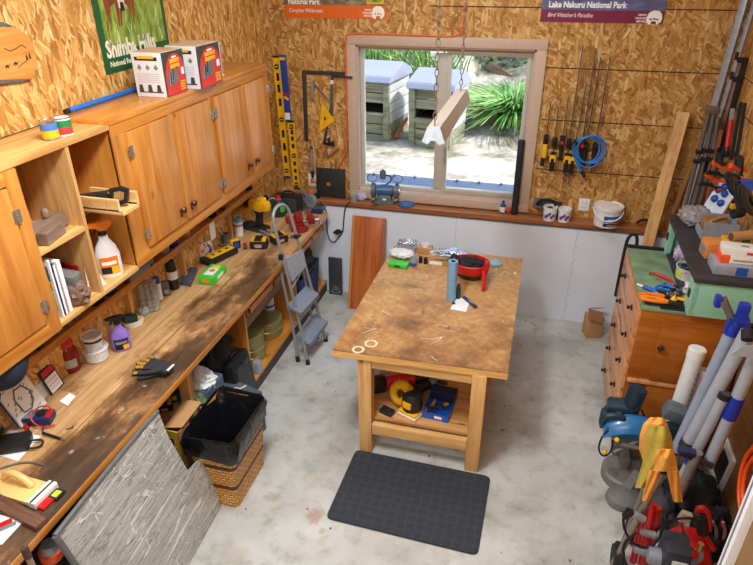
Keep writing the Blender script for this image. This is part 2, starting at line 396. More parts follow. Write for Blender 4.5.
def ring(b, x0, x1, z0, z1, w, y, d, m):
    b.box(((x0+x1)/2, y, z1-w/2), (x1-x0, d, w), m, bev=.003); b.box(((x0+x1)/2, y, z0+w/2), (x1-x0, d, w), m, bev=.003)
    b.box((x0+w/2, y, (z0+z1)/2), (w, d, z1-z0-2*w), m, bev=.003); b.box((x1-w/2, y, (z0+z1)/2), (w, d, z1-z0-2*w), m, bev=.003)
fx0, fx1, fz0, fz1 = ox0+.018, ox1-.018, oz0+.018, oz1-.018
b = MB(); ring(b, fx0, fx1, fz0, fz1, .028, YU+.09, .06, m_sash)
mxc = -.80
b.box((mxc-.035, YU+.09, (fz0+fz1)/2), (.085, .055, fz1-fz0-.09), m_sash, bev=.003)
struct('window_frame', b, parent=win)
b = MB(); ring(b, mxc+.005, fx1-.016, fz0+.02, fz1-.02, .032, YU+.075, .05, m_sash)
b.box((mxc+.02, YU+.045, 1.42), (.018, .02, .16), mat('handle_grey', (170, 166, 158), .3, .6), bev=.005)
struct('window_sash', b, parent=win)
def glassmat():
    m, nt, b = newmat('window_glass')
    b.inputs['Base Color'].default_value = (1, 1, 1, 1); b.inputs['Roughness'].default_value = 0; b.inputs['Transmission Weight'].default_value = 1; b.inputs['IOR'].default_value = 1.05
    return m
m_glass = glassmat()
b = MB(); b.box(((fx0+mxc-.06)/2, YU+.095, (fz0+fz1)/2), (mxc-.06-fx0, .005, fz1-fz0-.06), m_glass)
b.box(((mxc+fx1)/2, YU+.08, (fz0+fz1)/2), (fx1-mxc-.09, .005, fz1-fz0-.12), m_glass); struct('window_glass', b, parent=win)
# ---------------------------------------------------------------- outside
def groundmat():
    m, nt, b = newmat('dry_ground'); L = nt.links.new
    tc = N(nt, 'ShaderNodeTexCoord')
    a = N(nt, 'ShaderNodeTexNoise'); a.inputs['Scale'].default_value = 1.7; a.inputs['Detail'].default_value = 9; a.inputs['Roughness'].default_value = .7; L(tc.outputs['Object'], a.inputs['Vector'])
    r = ramp(nt, [(.30, (74, 88, 46)), (.40, (122, 116, 90)), (.50, (172, 164, 146)), (.60, (206, 200, 188)), (.75, (222, 218, 208))]); L(a.outputs['Fac'], r.inputs['Fac'])
    L(r.outputs['Color'], b.inputs['Base Color']); b.inputs['Roughness'].default_value = .95; return m
m_ground = groundmat()
def hill(u, v):
    x = -9 + 13*u; yy = 5.75 + 12*v
    z = .92
    s = max(0, yy - (8.0 if x < -1.15 else 9.0))
    z += .30*max(0, yy-7.6)*.35 + (.62*s if x < 8 else 0) + .05*noise.noise(Vector((x*1.3, yy*1.3, 0)))
    return (x, yy, z)
b = MB(); b.sheet(hill, 52, 48, m_ground, .02); o = struct('ground_outside', b, 'dry sunlit yard rising behind the window')
m_kerb = mat('grey_kerb', (78, 92, 116), .7)
b = MB(); b.box((-.8, 5.55, 1.0), (4.2, .34, .06), m_kerb, bev=.008)
for i in range(18): b.cyl((-2.6+.21*i, 5.66, 1.03), (-2.6+.21*i, 5.66, 1.055), .013, mat('kerb_bolt', (96, 108, 130), .5), n=8)
struct('trim_2', b, 'grey flashing strip outside the window')
m_bin = wood('bin_board', (96, 98, 74), (150, 150, 120), 'x', .8, 1.0, knots=False)
m_binw = mat('sunlit_bin_side', (196, 198, 194), .5, var=.04)  # sunlight on this side of the bins, painted in as paler boards
m_lid = mat('bin_lid_grey', (150, 154, 168), .45, var=.05)
m_soil = mat('compost', (62, 50, 38), .95, var=.5, scale=40)
BH1 = Yp(378, 82, 7.25).z-.90; BH2 = Yp(420, 89, 7.17).z-.90
def compost_bin(label, loc, rz, w, h, d):
    t = thing('compost_bin', label, 'compost bin', loc, rz, 'compost bins outside the window')
    n = 6; ph = h/n
    b = MB()
    for i in range(n):
        z = ph*(i+.5)
        if i != n-3: b.box((0, -d/2, z), (w, .03, ph*.9), m_bin, bev=.004)
        b.box((-w/2, 0, z), (.03, d, ph*.92), m_bin, bev=.004); b.box((w/2, 0, z), (.03, d, ph*.92), m_binw if i > 1 else m_bin, bev=.004); b.box((0, d/2, z), (w, .03, ph*.9), m_bin)
    for sx in (-1, 1): b.box((sx*(w/2-.02), -d/2-.01, h/2), (.07, .05, h), m_bin, bev=.004)
    part(t, 'slatted_walls', b)
    b = MB(); b.box((0, -.0, h*.45), (w-.06, d-.06, h*.12), m_soil, bev=.01); part(t, 'compost_fill', b)
    b = MB(); b.box((0, -d/2-.05, h*.5), (w*.9, .1, .03), m_bin); part(t, 'hatch_ledge', b)
    b = MB()
    b.prism([(-d/2-.08, 0), (d/2+.06, 0), (d/2+.02, .07), (.05, .19), (-d/2-.04, .07)], w+.1, m_lid, TM((-w/2-.05, 0, h)) @ Matrix(((0, 0, 1, 0), (1, 0, 0, 0), (0, 1, 0, 0), (0, 0, 0, 1))), bev=.01)
    for i in range(-3, 4): b.box((i*w*.14, .02, h+.1), (.015, d*.5, .03), mat('lid_rib', (150, 156, 170), .5), rot=(.0, 0, 0))
    part(t, 'hinged_lid', b); return t
compost_bin('slatted compost bin with a pale lid, nearest the window frame edge and tools', (-2.10, 7.62, .90), -.12, .70, BH1, .7)
compost_bin('slatted compost bin with peaked grey lid, half behind the window mullion', (-1.215, 7.45, .90), -.18, .50, BH2, .55)
m_blade = mat('grass_blade', (92, 150, 62), .6, var=.35, scale=8)
m_blade2 = mat('pale_grass_blade', (148, 176, 92), .6, var=.3, scale=8)
def blades(b, n, spread, length, mats, lean=.8, base=(0, 0, 0), w=.012, rnd=None):
    rnd = rnd or random.Random(3)
    for i in range(n):
        a = rnd.uniform(0, 2*PI); rr = spread*math.sqrt(rnd.random())
        p = Vector(base) + Vector((math.cos(a)*rr, math.sin(a)*rr, 0))
        out = Vector((math.cos(a), math.sin(a), 0)) * rnd.uniform(.15, 1)*lean; l = length*rnd.uniform(.6, 1.1)
        pts = [p + out*l*(t**1.6) + Vector((0, 0, l*(t-.42*lean*t*t*1.3))) for t in (0, .25, .5, .75, 1)]
        sd = out.cross(Vector((0, 0, 1))); sd = sd.normalized()*w if sd.length > 1e-5 else Vector((w, 0, 0))
        k = b.mi(rnd.choice(mats)); prev = None
        for q, pt in enumerate(pts):
            f = (1, 1, .8, .5, .08)[q]
            cur = (b.bm.verts.new(pt-sd*f), b.bm.verts.new(pt+Vector((0, 0, .004))), b.bm.verts.new(pt+sd*f))
            if prev:
                for z in (0, 1):
                    fc = b.bm.faces.new((prev[z], prev[z+1], cur[z+1], cur[z])); fc.material_index = k
            prev = cur
b = MB(); blades(b, 900, .22, .86, [m_blade, m_blade, m_blade2], .98, rnd=random.Random(5)); blades(b, 420, .24, .8, [m_blade, m_blade, m_blade2], 1.45, rnd=random.Random(8))
one('grass_clump', 'large arching clump of long green grass seen through the opening sash', 'grass', b, (-.34, 8.3, 1.0))
b = MB(); rnd = random.Random(9)
for i in range(520):
    x = rnd.uniform(-6.2, .6); yy = (8.5 if x < -1.2 else 9.7) + 4.0*rnd.random()**1.4
    h = hill((x+9)/13, (yy-5.75)/12)
    blades(b, 14, .22, rnd.uniform(.4, .8), [m_blade, m_blade2, m_blade2], .7, (x, yy, h[2]-.03), .014, rnd)
one('bank_foliage', 'bright green weeds covering the sunlit bank behind the compost bins', 'foliage', b, kind='stuff')
b = MB(); rnd = random.Random(4)
for i in range(520):
    x = rnd.uniform(-2.0, -.2); yy = rnd.uniform(9.5, 10.4); zz = hill((x+9)/13, (yy-5.75)/12)[2] + rnd.uniform(0, 1.0)
    b.ball((x, yy, zz), (rnd.uniform(.03, .07), rnd.uniform(.03, .06), .015), mat('shrub_leaf', (86, 108, 66), .6, var=.4, scale=6), n=3, rot=(rnd.uniform(-1, 1), rnd.uniform(-1, 1), 0))
one('shrub', 'loose grey green shrub on the bank above the grass clump', 'shrub', b, kind='stuff')
b = MB(); p = Yp(500, 72, 9.5); b.box((p.x, 9.5, p.z), (.42, .05, .1), wood('bank_board', (92, 66, 50), (140, 104, 82), 'x', .8), rot=(0, .5, 0)); one('retaining_board', 'weathered brown board lying on the bank by the shrub', 'board', b)
b = MB(); p = Zp(399, 140, .95); b.tube([(p.x-.05, p.y, .97), (p.x+.03, p.y+.3, 1.15)], .02, mat('red_stick', (190, 96, 60), .7)); one('garden_stake', 'reddish stake leaning between the two compost bins', 'stake', b)
# ================================================================ UPPER CABINETS, OPEN SHELVES, BENCH
m_cabz = wood('cabinet_pine', (176, 106, 38), (210, 142, 64), 'z', .32, .9, coat=.25)
m_caby = wood('cabinet_pine_rail', (178, 108, 38), (212, 144, 62), 'y', .32, .9, coat=.25)
m_cabin = wood('cabinet_inside_pine', (146, 86, 28), (184, 118, 46), 'z', .5, .8, plank=.16)
m_rawz = wood('raw_pine', (180, 128, 68), (220, 174, 110), 'z', .6, .9)
m_rawy = wood('raw_pine_rail', (182, 128, 64), (220, 172, 106), 'y', .6, .9)
m_rawx = wood('raw_pine_board', (190, 136, 74), (230, 188, 124), 'x', .6, .9)
m_chrome = mat('bright_hinge_metal', (200, 196, 188), .25, .9)
m_knob = mat('bronze_knob', (96, 66, 48), .35, .7)
m_black = mat('black_plastic', (28, 29, 31), .45)
m_blackm = mat('matt_black', (24, 24, 26), .8)
m_yellow = mat('tool_yellow', (236, 180, 24), .4)
m_red = mat('tool_red', (196, 28, 30), .35)
m_grey = mat('mid_grey', (128, 130, 134), .5)
m_steel = mat('steel', (176, 178, 182), .28, .9)
m_darksteel = mat('dark_steel', (86, 86, 90), .4, .8)
m_whitep = mat('white_plastic', (234, 234, 232), .4, var=.03)
m_paper = mat('white_paper', (240, 241, 244), .7, var=.02)
m_card = mat('cardboard', (186, 140, 92), .8, var=.06)
m_card2 = mat('brown_cardboard', (150, 108, 70), .85, var=.08)
m_blue = mat('tool_blue', (28, 84, 176), .4)
m_green = mat('green_plastic', (84, 190, 62), .45)
def knob(parent, p, d=(1, 0, 0)):
    b = MB(); p = Vector(p); d = Vector(d)
    b.lathe([(.009, 0), (.007, .012), (.017, .018), (.021, .026), (.016, .034), (0, .038)], m_knob, M=AX(p, p+d), n=16)
    b.box(p+d*.002+Vector((0, 0, -.02)), (.006, .022, .05), m_knob, bev=.003)
    part(parent, 'knob', b)
def hinge(parent, p):
    b = MB(); b.cyl((p[0]+.004, p[1], p[2]-.032), (p[0]+.004, p[1], p[2]+.032), .006, m_chrome, n=10)
    b.box((p[0], p[1]-.011, p[2]), (.004, .02, .058), m_chrome, bev=.002); b.box((p[0], p[1]+.011, p[2]), (.004, .02, .058), m_chrome, bev=.002)
    part(parent, 'hinge', b)
# the four-door run
cy0, cy1, cz0, cz1 = 2.565, 4.43, 1.448, 2.26
t = thing('wall_cabinet', 'long varnished pine wall cabinet with four doors and small bronze knobs', 'cabinet', (0, 0, 0))
b = MB()
b.box(((LW+CX)/2+.0, (cy0+cy1)/2, cz1-.012), (CX-LW+.012, cy1-cy0+.01, .024), m_caby, bev=.002)
b.box(((LW+CX)/2, (cy0+cy1)/2, cz0+.012), (CX-LW-.02, cy1-cy0, .024), m_caby)
for y in (cy0+.011, cy1-.011): b.box(((LW+CX)/2-.005, y, (cz0+cz1)/2), (CX-LW-.012, .022, cz1-cz0-.05), m_cabz)
b.box((LW+.006, (cy0+cy1)/2, (cz0+cz1)/2), (.01, cy1-cy0-.05, cz1-cz0-.05), m_cabin); part(t, 'carcass', b)
b = MB(); dz0, dz1 = 1.525, 2.178
b.box((CX-.01, (cy0+cy1)/2, (cz1-.024+dz1)/2), (.022, cy1-cy0, cz1-.024-dz1), m_caby, bev=.002)
b.box((CX-.01, (cy0+cy1)/2, (cz0+dz0)/2), (.022, cy1-cy0, dz0-cz0), m_caby, bev=.002)
dys = [2.672, 3.08, 3.577, 4.019, 4.408]
for y0, y1 in ((cy0, dys[0]), (dys[2]-.045, dys[2]), (dys[4], cy1), (dys[1]-.01, dys[1]+.01), (dys[3]-.01, dys[3]+.01)):
    b.box((CX-.01, (y0+y1)/2, (dz0+dz1)/2), (.021, y1-y0, dz1-dz0+.002), m_cabz)
part(t, 'face_frame', b)
for i, (y0, y1) in enumerate(((dys[0], dys[1]), (dys[1]+.006, dys[2]-.05), (dys[2]+.004, dys[3]-.003), (dys[3]+.004, dys[4]))):
    b = MB(); b.box((CX+.006, (y0+y1)/2, (dz0+dz1)/2), (.024, y1-y0-.006, dz1-dz0-.006), m_cabz, bev=.004)
    d = part(t, 'door', b)
    hy = y0 if i % 2 == 0 else y1
    hinge(d, (CX+.019, hy, dz0+.085)); hinge(d, (CX+.019, hy, dz1-.1))
    knob(d, (CX+.018, (y1-.06) if i % 2 == 0 else (y0+.055), 1.62))
# open shelf unit
sy0, sy1, s0, s1 = 1.945, 2.56, 1.437, 2.238
t = thing('shelf_unit', 'open pine shelf unit with a middle divider beside the door cabinet', 'shelf unit')
b = MB(); b.box((LW+.008, (sy0+sy1)/2, (s0+s1)/2), (.014, sy1-sy0, s1-s0), m_cabin); part(t, 'back_panel', b)
b = MB(); b.box(((LW+CX)/2, (sy0+sy1)/2-.35, s1-.011), (CX-LW+.004, sy1-sy0+.7, .022), m_rawy, bev=.002); part(t, 'top_board', b)
b = MB(); b.box(((LW+CX)/2, (sy0+sy1)/2, s0+.012), (CX-LW, sy1-sy0, .024), m_rawy, bev=.002); part(t, 'bottom_board', b)
b = MB(); b.box(((LW+CX)/2+.005, 2.252, (s0+s1)/2), (CX-LW-.012, .02, s1-s0-.048), m_rawz); part(t, 'divider', b)
b = MB(); b.box(((LW+CX)/2+.005, (sy0+2.242)/2, 1.818), (CX-LW-.01, 2.242-sy0, .022), m_rawy, bev=.002); part(t, 'shelf_board', b)
b = MB(); b.box((LW+.12, (2.262+sy1)/2, 1.828), (.22, sy1-2.262, .02), m_cabin); part(t, 'shelf_board', b)
b = MB()
for sx, y in ((LW+.1, sy0+.06), (LW+.2, 2.0+.13)): b.box((LW+.03, y+.09, (s0+s1)/2), (.03, .022, s1-s0-.05), m_rawz)
part(t, 'upright_batten', b)
# cabinet nearest the viewer
t = thing('wall_cabinet', 'varnished pine wall cabinet with one raised panel door beside the open shelves', 'cabinet')
b = MB(); b.box(((LW+CX)/2-.005, 1.44, (1.437+2.215)/2), (CX-LW-.015, .99, 2.21-1.437), m_cabz, bev=.003); part(t, 'carcass', b)
b = MB()
b.box((CX+.0, 1.90, 1.826), (.026, .07, .775), m_cabz, bev=.003); b.box((CX, 1.42, 1.475), (.026, .90, .075), m_caby, bev=.003); b.box((CX, 1.42, 2.185), (.026, .90, .055), m_caby, bev=.003)
part(t, 'face_frame', b)
b = MB(); b.box((CX+.012, 1.44, 1.835), (.022, .84, .635), m_cabz, bev=.007); d = part(t, 'door', b)
hinge(d, (CX+.024, 1.865, 1.60)); hinge(d, (CX+.024, 1.865, 2.03))
# ledge under the cabinets
t = thing('ledge_shelf', 'narrow timber ledge running along the wall below the cabinets', 'shelf')
b = MB(); b.box((LW+.06, 3.0, 1.205), (.12, 3.4, .02), m_caby, bev=.002); part(t, 'board', b)
b = MB(); b.box((LW+.112, 3.0, 1.212), (.016, 3.4, .045), m_caby, bev=.002); part(t, 'lip', b)
for y in (1.6, 2.79, 3.42, 4.16):
    b = MB(); b.box((LW+.022, y, 1.05), (.04, .022, .29), m_rawz); part(t, 'bracket', b)
t = thing('ledge_shelf', 'short lower timber ledge at the far end of the bench back', 'shelf')
b = MB(); b.box((LW+.06, 4.40, 1.10), (.11, .38, .02), m_caby, bev=.002); part(t, 'board', b)
# ---------------------------------------------------------------- work bench
def benchmat():
    m, nt, b = newmat('worn_bench_board'); L = nt.links.new
    tc = N(nt, 'ShaderNodeTexCoord'); mp = N(nt, 'ShaderNodeMapping'); mp.inputs['Scale'].default_value = (13, .9, 13); L(tc.outputs['Object'], mp.inputs['Vector'])
    g = N(nt, 'ShaderNodeTexNoise'); g.inputs['Scale'].default_value = 1.8; g.inputs['Detail'].default_value = 7; g.inputs['Distortion'].default_value = 1; L(mp.outputs['Vector'], g.inputs['Vector'])
    r = ramp(nt, [(.30, (170, 126, 76)), (.5, (200, 156, 104)), (.7, (216, 178, 128))]); L(g.outputs['Fac'], r.inputs['Fac'])
    # dark oil and grime patches kept to the middle of the front strip
    sp = N(nt, 'ShaderNodeSeparateXYZ'); L(tc.outputs['Object'], sp.inputs[0])
    n = N(nt, 'ShaderNodeTexNoise'); n.inputs['Scale'].default_value = 2.6; n.inputs['Detail'].default_value = 8; n.inputs['Roughness'].default_value = .68
    m0 = N(nt, 'ShaderNodeMapping'); m0.inputs['Scale'].default_value = (1.5, .8, 1); m0.inputs['Location'].default_value = (3.1, .4, 0); L(tc.outputs['Object'], m0.inputs['Vector']); L(m0.outputs['Vector'], n.inputs['Vector'])
    mr = N(nt, 'ShaderNodeMapRange'); mr.inputs['From Min'].default_value = -2.22; mr.inputs['From Max'].default_value = -1.93; L(sp.outputs['X'], mr.inputs[0])
    mr2 = N(nt, 'ShaderNodeMapRange'); mr2.inputs['From Min'].default_value = 4.5; mr2.inputs['From Max'].default_value = 3.6; L(sp.outputs['Y'], mr2.inputs[0])
    mu = N(nt, 'ShaderNodeMath', operation='MULTIPLY'); L(mr.outputs[0], mu.inputs[0]); L(mr2.outputs[0], mu.inputs[1])
    ad = N(nt, 'ShaderNodeMath', operation='MULTIPLY_ADD'); ad.inputs[1].default_value = .30; L(mu.outputs[0], ad.inputs[0]); L(n.outputs['Fac'], ad.inputs[2])
    r2 = ramp(nt, [(.60, (255, 255, 255)), (.68, (200, 186, 174)), (.76, (122, 110, 102)), (.88, (68, 60, 56))]); L(ad.outputs[0], r2.inputs['Fac'])
    mx = N(nt, 'ShaderNodeMix', data_type='RGBA', blend_type='MULTIPLY'); mx.inputs[0].default_value = .95; L(r.outputs['Color'], mx.inputs[6]); L(r2.outputs['Color'], mx.inputs[7])
    # pale scuffs
    s = N(nt, 'ShaderNodeTexNoise'); s.inputs['Scale'].default_value = 16; s.inputs['Detail'].default_value = 5; L(tc.outputs['Object'], s.inputs['Vector'])
    r3 = ramp(nt, [(.66, (0, 0, 0)), (.74, (190, 190, 190))]); L(s.outputs['Fac'], r3.inputs['Fac'])
    m3 = N(nt, 'ShaderNodeMix', data_type='RGBA'); m3.inputs[7].default_value = lin((206, 190, 168)); L(r3.outputs['Color'], m3.inputs[0]); L(mx.outputs[2], m3.inputs[6])
    # board joint along the bench
    jx = N(nt, 'ShaderNodeMath', operation='COMPARE'); jx.inputs[1].default_value = -2.05; jx.inputs[2].default_value = .003; L(sp.outputs['X'], jx.inputs[0])
    m4 = N(nt, 'ShaderNodeMix', data_type='RGBA'); m4.inputs[7].default_value = lin((110, 76, 44)); L(jx.outputs[0], m4.inputs[0]); L(m3.outputs[2], m4.inputs[6])
    L(m4.outputs[2], b.inputs['Base Color']); b.inputs['Roughness'].default_value = .55; return m
m_bench = benchmat()
m_kick = mat('dark_kick', (82, 66, 58), .7)
t = thing('workbench', 'long worn timber workbench fixed along the wall under the cabinets', 'workbench')
b = MB(); b.box(((LW+BX)/2-.0, 2.7, BZ-.02), (BX-LW, 4.4, .04), m_bench, bev=.003); part(t, 'worktop', b)
b = MB(); b.box((BX-.004, 2.7, BZ-.022), (.012, 4.4, .042), m_caby, bev=.003); part(t, 'edge_strip', b)
b = MB(); b.box((BX-.06, 4.1, BZ-.06), (.02, 1.6, .04), m_caby); b.box((BX-.06, 4.1, BZ-.145), (.02, 1.6, .05), m_caby)
for y in (3.32, 3.75, 4.2, 4.6, 4.88): b.box((BX-.06, y, BZ-.1), (.02, .03, .13), m_cabz)
part(t, 'apron', b)
b = MB(); b.box((BX-.16, 3.78, .57), (.02, .92, .09), wood('grey_rail', (104, 86, 66), (150, 128, 100), 'y', .6)); part(t, 'rail', b)
for y in (3.31, 4.24):
    b = MB(); b.box((-2.13, y, .49), (.53, .022, .74), m_cabz); part(t, 'divider', b)
b = MB(); b.box((-1.91, 2.57, .43), (.07, .05, .86), m_rawz); b.box((-1.96, 2.3, .43), (.045, .35, .08), m_rawy); part(t, 'leg', b)
b = MB(); b.box((-1.93, .75, .43), (.07, .07, .86), m_rawz); part(t, 'leg', b)
b = MB(); b.box((-2.13, 2.63, .46), (.5, .4, .02), m_rawy); part(t, 'shelf', b)
b = MB(); b.box((-2.135, 4.16, .108), (.53, 1.74, .024), m_caby, bev=.002); part(t, 'lower_shelf', b)
b = MB(); b.box((-1.885, 4.16, .05), (.02, 1.74, .098), m_kick); part(t, 'kick_board', b)
# ---------------------------------------------------------------- table
m_tt = None
def tablemat():
    m, nt, b = newmat('scuffed_table_board'); L = nt.links.new
    tc = N(nt, 'ShaderNodeTexCoord')
    n = N(nt, 'ShaderNodeTexNoise'); n.inputs['Scale'].default_value = 26; n.inputs['Detail'].default_value = 6; L(tc.outputs['Object'], n.inputs['Vector'])
    r = ramp(nt, [(.3, (176, 130, 74)), (.55, (196, 151, 94)), (.75, (208, 168, 112))]); L(n.outputs['Fac'], r.inputs['Fac'])
    sp = N(nt, 'ShaderNodeSeparateXYZ'); L(tc.outputs['Object'], sp.inputs[0])
    a = N(nt, 'ShaderNodeTexNoise'); a.inputs['Scale'].default_value = 3.2; a.inputs['Detail'].default_value = 8; a.inputs['Roughness'].default_value = .7; L(tc.outputs['Object'], a.inputs['Vector'])
    mr = N(nt, 'ShaderNodeMapRange'); mr.inputs['From Min'].default_value = 3.75; mr.inputs['From Max'].default_value = 3.0; mr.inputs['To Max'].default_value = .24; L(sp.outputs['Y'], mr.inputs[0])
    ad = N(nt, 'ShaderNodeMath', operation='ADD'); L(a.outputs['Fac'], ad.inputs[0]); L(mr.outputs[0], ad.inputs[1])
    r2 = ramp(nt, [(.52, (255, 255, 255)), (.66, (216, 200, 194)), (.80, (150, 128, 118))]); L(ad.outputs[0], r2.inputs['Fac'])
    mx = N(nt, 'ShaderNodeMix', data_type='RGBA', blend_type='MULTIPLY'); mx.inputs[0].default_value = .9; L(r.outputs['Color'], mx.inputs[6]); L(r2.outputs['Color'], mx.inputs[7])
    # burn marks: three soft dark ovals
    out = mx.outputs[2]
    for cx, cy, sx, sy, k in ((-.78, 3.86, .19, .07, .75), (-.70, 4.25, .03, .12, .55), (-.72, 3.35, .17, .13, .45), (-.62, 3.52, .02, .05, .9), (-.42, 3.36, .025, .035, .95)):
        mp = N(nt, 'ShaderNodeMapping'); mp.vector_type = 'TEXTURE'; mp.inputs['Location'].default_value = (cx, cy, 0); mp.inputs['Scale'].default_value = (sx, sy, 100); mp.inputs['Rotation'].default_value = (0, 0, -.12 if sx > sy else .1)
        L(tc.outputs['Object'], mp.inputs['Vector'])
        ds = N(nt, 'ShaderNodeTexNoise'); ds.inputs['Scale'].default_value = 2; ds.inputs['Detail'].default_value = 6; L(mp.outputs['Vector'], ds.inputs['Vector'])
        ln = N(nt, 'ShaderNodeVectorMath', operation='LENGTH'); L(mp.outputs['Vector'], ln.inputs[0])
        s = N(nt, 'ShaderNodeMath', operation='MULTIPLY_ADD'); s.inputs[1].default_value = 1.2; L(ds.outputs['Fac'], s.inputs[0]); L(ln.outputs['Value'], s.inputs[2])
        q = N(nt, 'ShaderNodeMapRange'); q.inputs['From Min'].default_value = 1.5; q.inputs['From Max'].default_value = .5; q.inputs['To Max'].default_value = k; L(s.outputs[0], q.inputs[0])
        mm = N(nt, 'ShaderNodeMix', data_type='RGBA'); mm.inputs[7].default_value = lin((66, 62, 52)); L(q.outputs[0], mm.inputs[0]); L(out, mm.inputs[6]); out = mm.outputs[2]
    for px, py, rr, ww in ((358.2, 349.5, .032, .008), (371, 343.5, .034, .007)):
        q = Zp(px, py, .82); mp = N(nt, 'ShaderNodeVectorMath', operation='SUBTRACT'); mp.inputs[1].default_value = (q.x, q.y, .82); L(tc.outputs['Object'], mp.inputs[0])
        ln = N(nt, 'ShaderNodeVectorMath', operation='LENGTH'); L(mp.outputs[0], ln.inputs[0])
        wb = N(nt, 'ShaderNodeMath', operation='MULTIPLY_ADD'); wb.inputs[1].default_value = .012; wb.inputs[2].default_value = -.006; L(a.outputs['Fac'], wb.inputs[0])
        sm = N(nt, 'ShaderNodeMath', operation='ADD'); L(ln.outputs['Value'], sm.inputs[0]); L(wb.outputs[0], sm.inputs[1])
        cm = N(nt, 'ShaderNodeMath', operation='COMPARE'); cm.inputs[1].default_value = rr; cm.inputs[2].default_value = ww; L(sm.outputs[0], cm.inputs[0])
        ms = N(nt, 'ShaderNodeMath', operation='MULTIPLY'); ms.inputs[1].default_value = .75; L(cm.outputs[0], ms.inputs[0])
        mm = N(nt, 'ShaderNodeMix', data_type='RGBA'); mm.inputs[7].default_value = lin((232, 218, 184)); L(ms.outputs[0], mm.inputs[0]); L(out, mm.inputs[6]); out = mm.outputs[2]
    # pale paint flecks
    v = N(nt, 'ShaderNodeTexNoise'); v.inputs['Scale'].default_value = 34; v.inputs['Detail'].default_value = 3; L(tc.outputs['Object'], v.inputs['Vector'])
    r4 = ramp(nt, [(.70, (0, 0, 0)), (.76, (230, 230, 230))]); L(v.outputs['Fac'], r4.inputs['Fac'])
    m4 = N(nt, 'ShaderNodeMix', data_type='RGBA'); m4.inputs[7].default_value = lin((232, 224, 212)); L(r4.outputs['Color'], m4.inputs[0]); L(out, m4.inputs[6])
    out = m4.outputs[2]
    for sc_, k in ((1.6, .007), (2.9, .005)):
        z = N(nt, 'ShaderNodeTexNoise'); z.inputs['Scale'].default_value = sc_; z.inputs['Detail'].default_value = 2; z.inputs['Distortion'].default_value = .8; L(tc.outputs['Object'], z.inputs['Vector'])
        cm = N(nt, 'ShaderNodeMath', operation='COMPARE'); cm.inputs[1].default_value = .5; cm.inputs[2].default_value = k*.35; L(z.outputs['Fac'], cm.inputs[0])
        br = N(nt, 'ShaderNodeTexNoise'); br.inputs['Scale'].default_value = 5; L(tc.outputs['Object'], br.inputs['Vector'])
        gt = N(nt, 'ShaderNodeMath', operation='GREATER_THAN'); gt.inputs[1].default_value = .58; L(br.outputs['Fac'], gt.inputs[0])
        ml = N(nt, 'ShaderNodeMath', operation='MULTIPLY'); L(cm.outputs[0], ml.inputs[0]); L(gt.outputs[0], ml.inputs[1])
        m5 = N(nt, 'ShaderNodeMix', data_type='RGBA'); m5.inputs[7].default_value = lin((226, 216, 204)); L(ml.outputs[0], m5.inputs[0]); L(out, m5.inputs[6]); out = m5.outputs[2]
    L(out, b.inputs['Base Color']); b.inputs['Roughness'].default_value = .5; return m
m_tt = tablemat()
m_ply = wood('ply_edge', (196, 138, 66), (232, 182, 104), 'x', .5, 1.2)
m_leg = wood('table_leg_pine', (196, 142, 80), (228, 182, 118), 'z', .5, 1.0)
t = thing('work_table', 'sturdy pine work table with a scuffed board top in the middle of the floor', 'table')
qd = [Zp(332, 348.6, TZ), Zp(508.1, 371.8, TZ), Zp(522.9, 258.7, TZ), Zp(394.9, 244.9, TZ)]
qd = [Zp(332.2, 349.5, .82), Zp(508.1, 373, .82), Zp(522.9, 258.7, .82), Zp(394.9, 244.9, .82)]; TZ = .82
b = MB(); b.prism([(p.x, p.y) for p in qd], .006, m_tt, TM((0, 0, TZ-.006))); b.prism([(p.x, p.y) for p in qd], .044, m_ply, TM((0, 0, TZ-.0501)))
part(t, 'table_top', b)
for x, y in ((-.882, 3.0), (-.168, 3.0), (-.882, 4.42), (-.168, 4.42)):
    b = MB(); b.box((x, y, .3865), (.086, .086, .767), m_leg, bev=.003); part(t, 'leg', b)
b = MB()
b.box((-.525, 2.985, .735), (.625, .035, .07), m_rawx, bev=.002); b.box((-.525, 4.43, .72), (.625, .04, .1), m_rawx)
for x in (-.9, -.15): b.box((x, 3.71, .72), (.04, 1.33, .1), m_rawy)
part(t, 'apron', b)
b = MB(); b.box((-.525, 2.985, .203), (.625, .04, .085), m_rawx, bev=.003); part(t, 'lower_rail', b)
b = MB(); b.box((-.525, 3.7, .25), (.80, 1.36, .018), wood('shelf_ply', (176, 118, 66), (214, 164, 104), 'x', .5, 1.1)); part(t, 'lower_shelf', b)
b = MB(); b.box((-.525, 4.38, .45), (.62, .012, .40), wood('brown_panel', (120, 74, 30), (170, 112, 52), 'x', .6)); part(t, 'back_panel', b)
m_mat = None
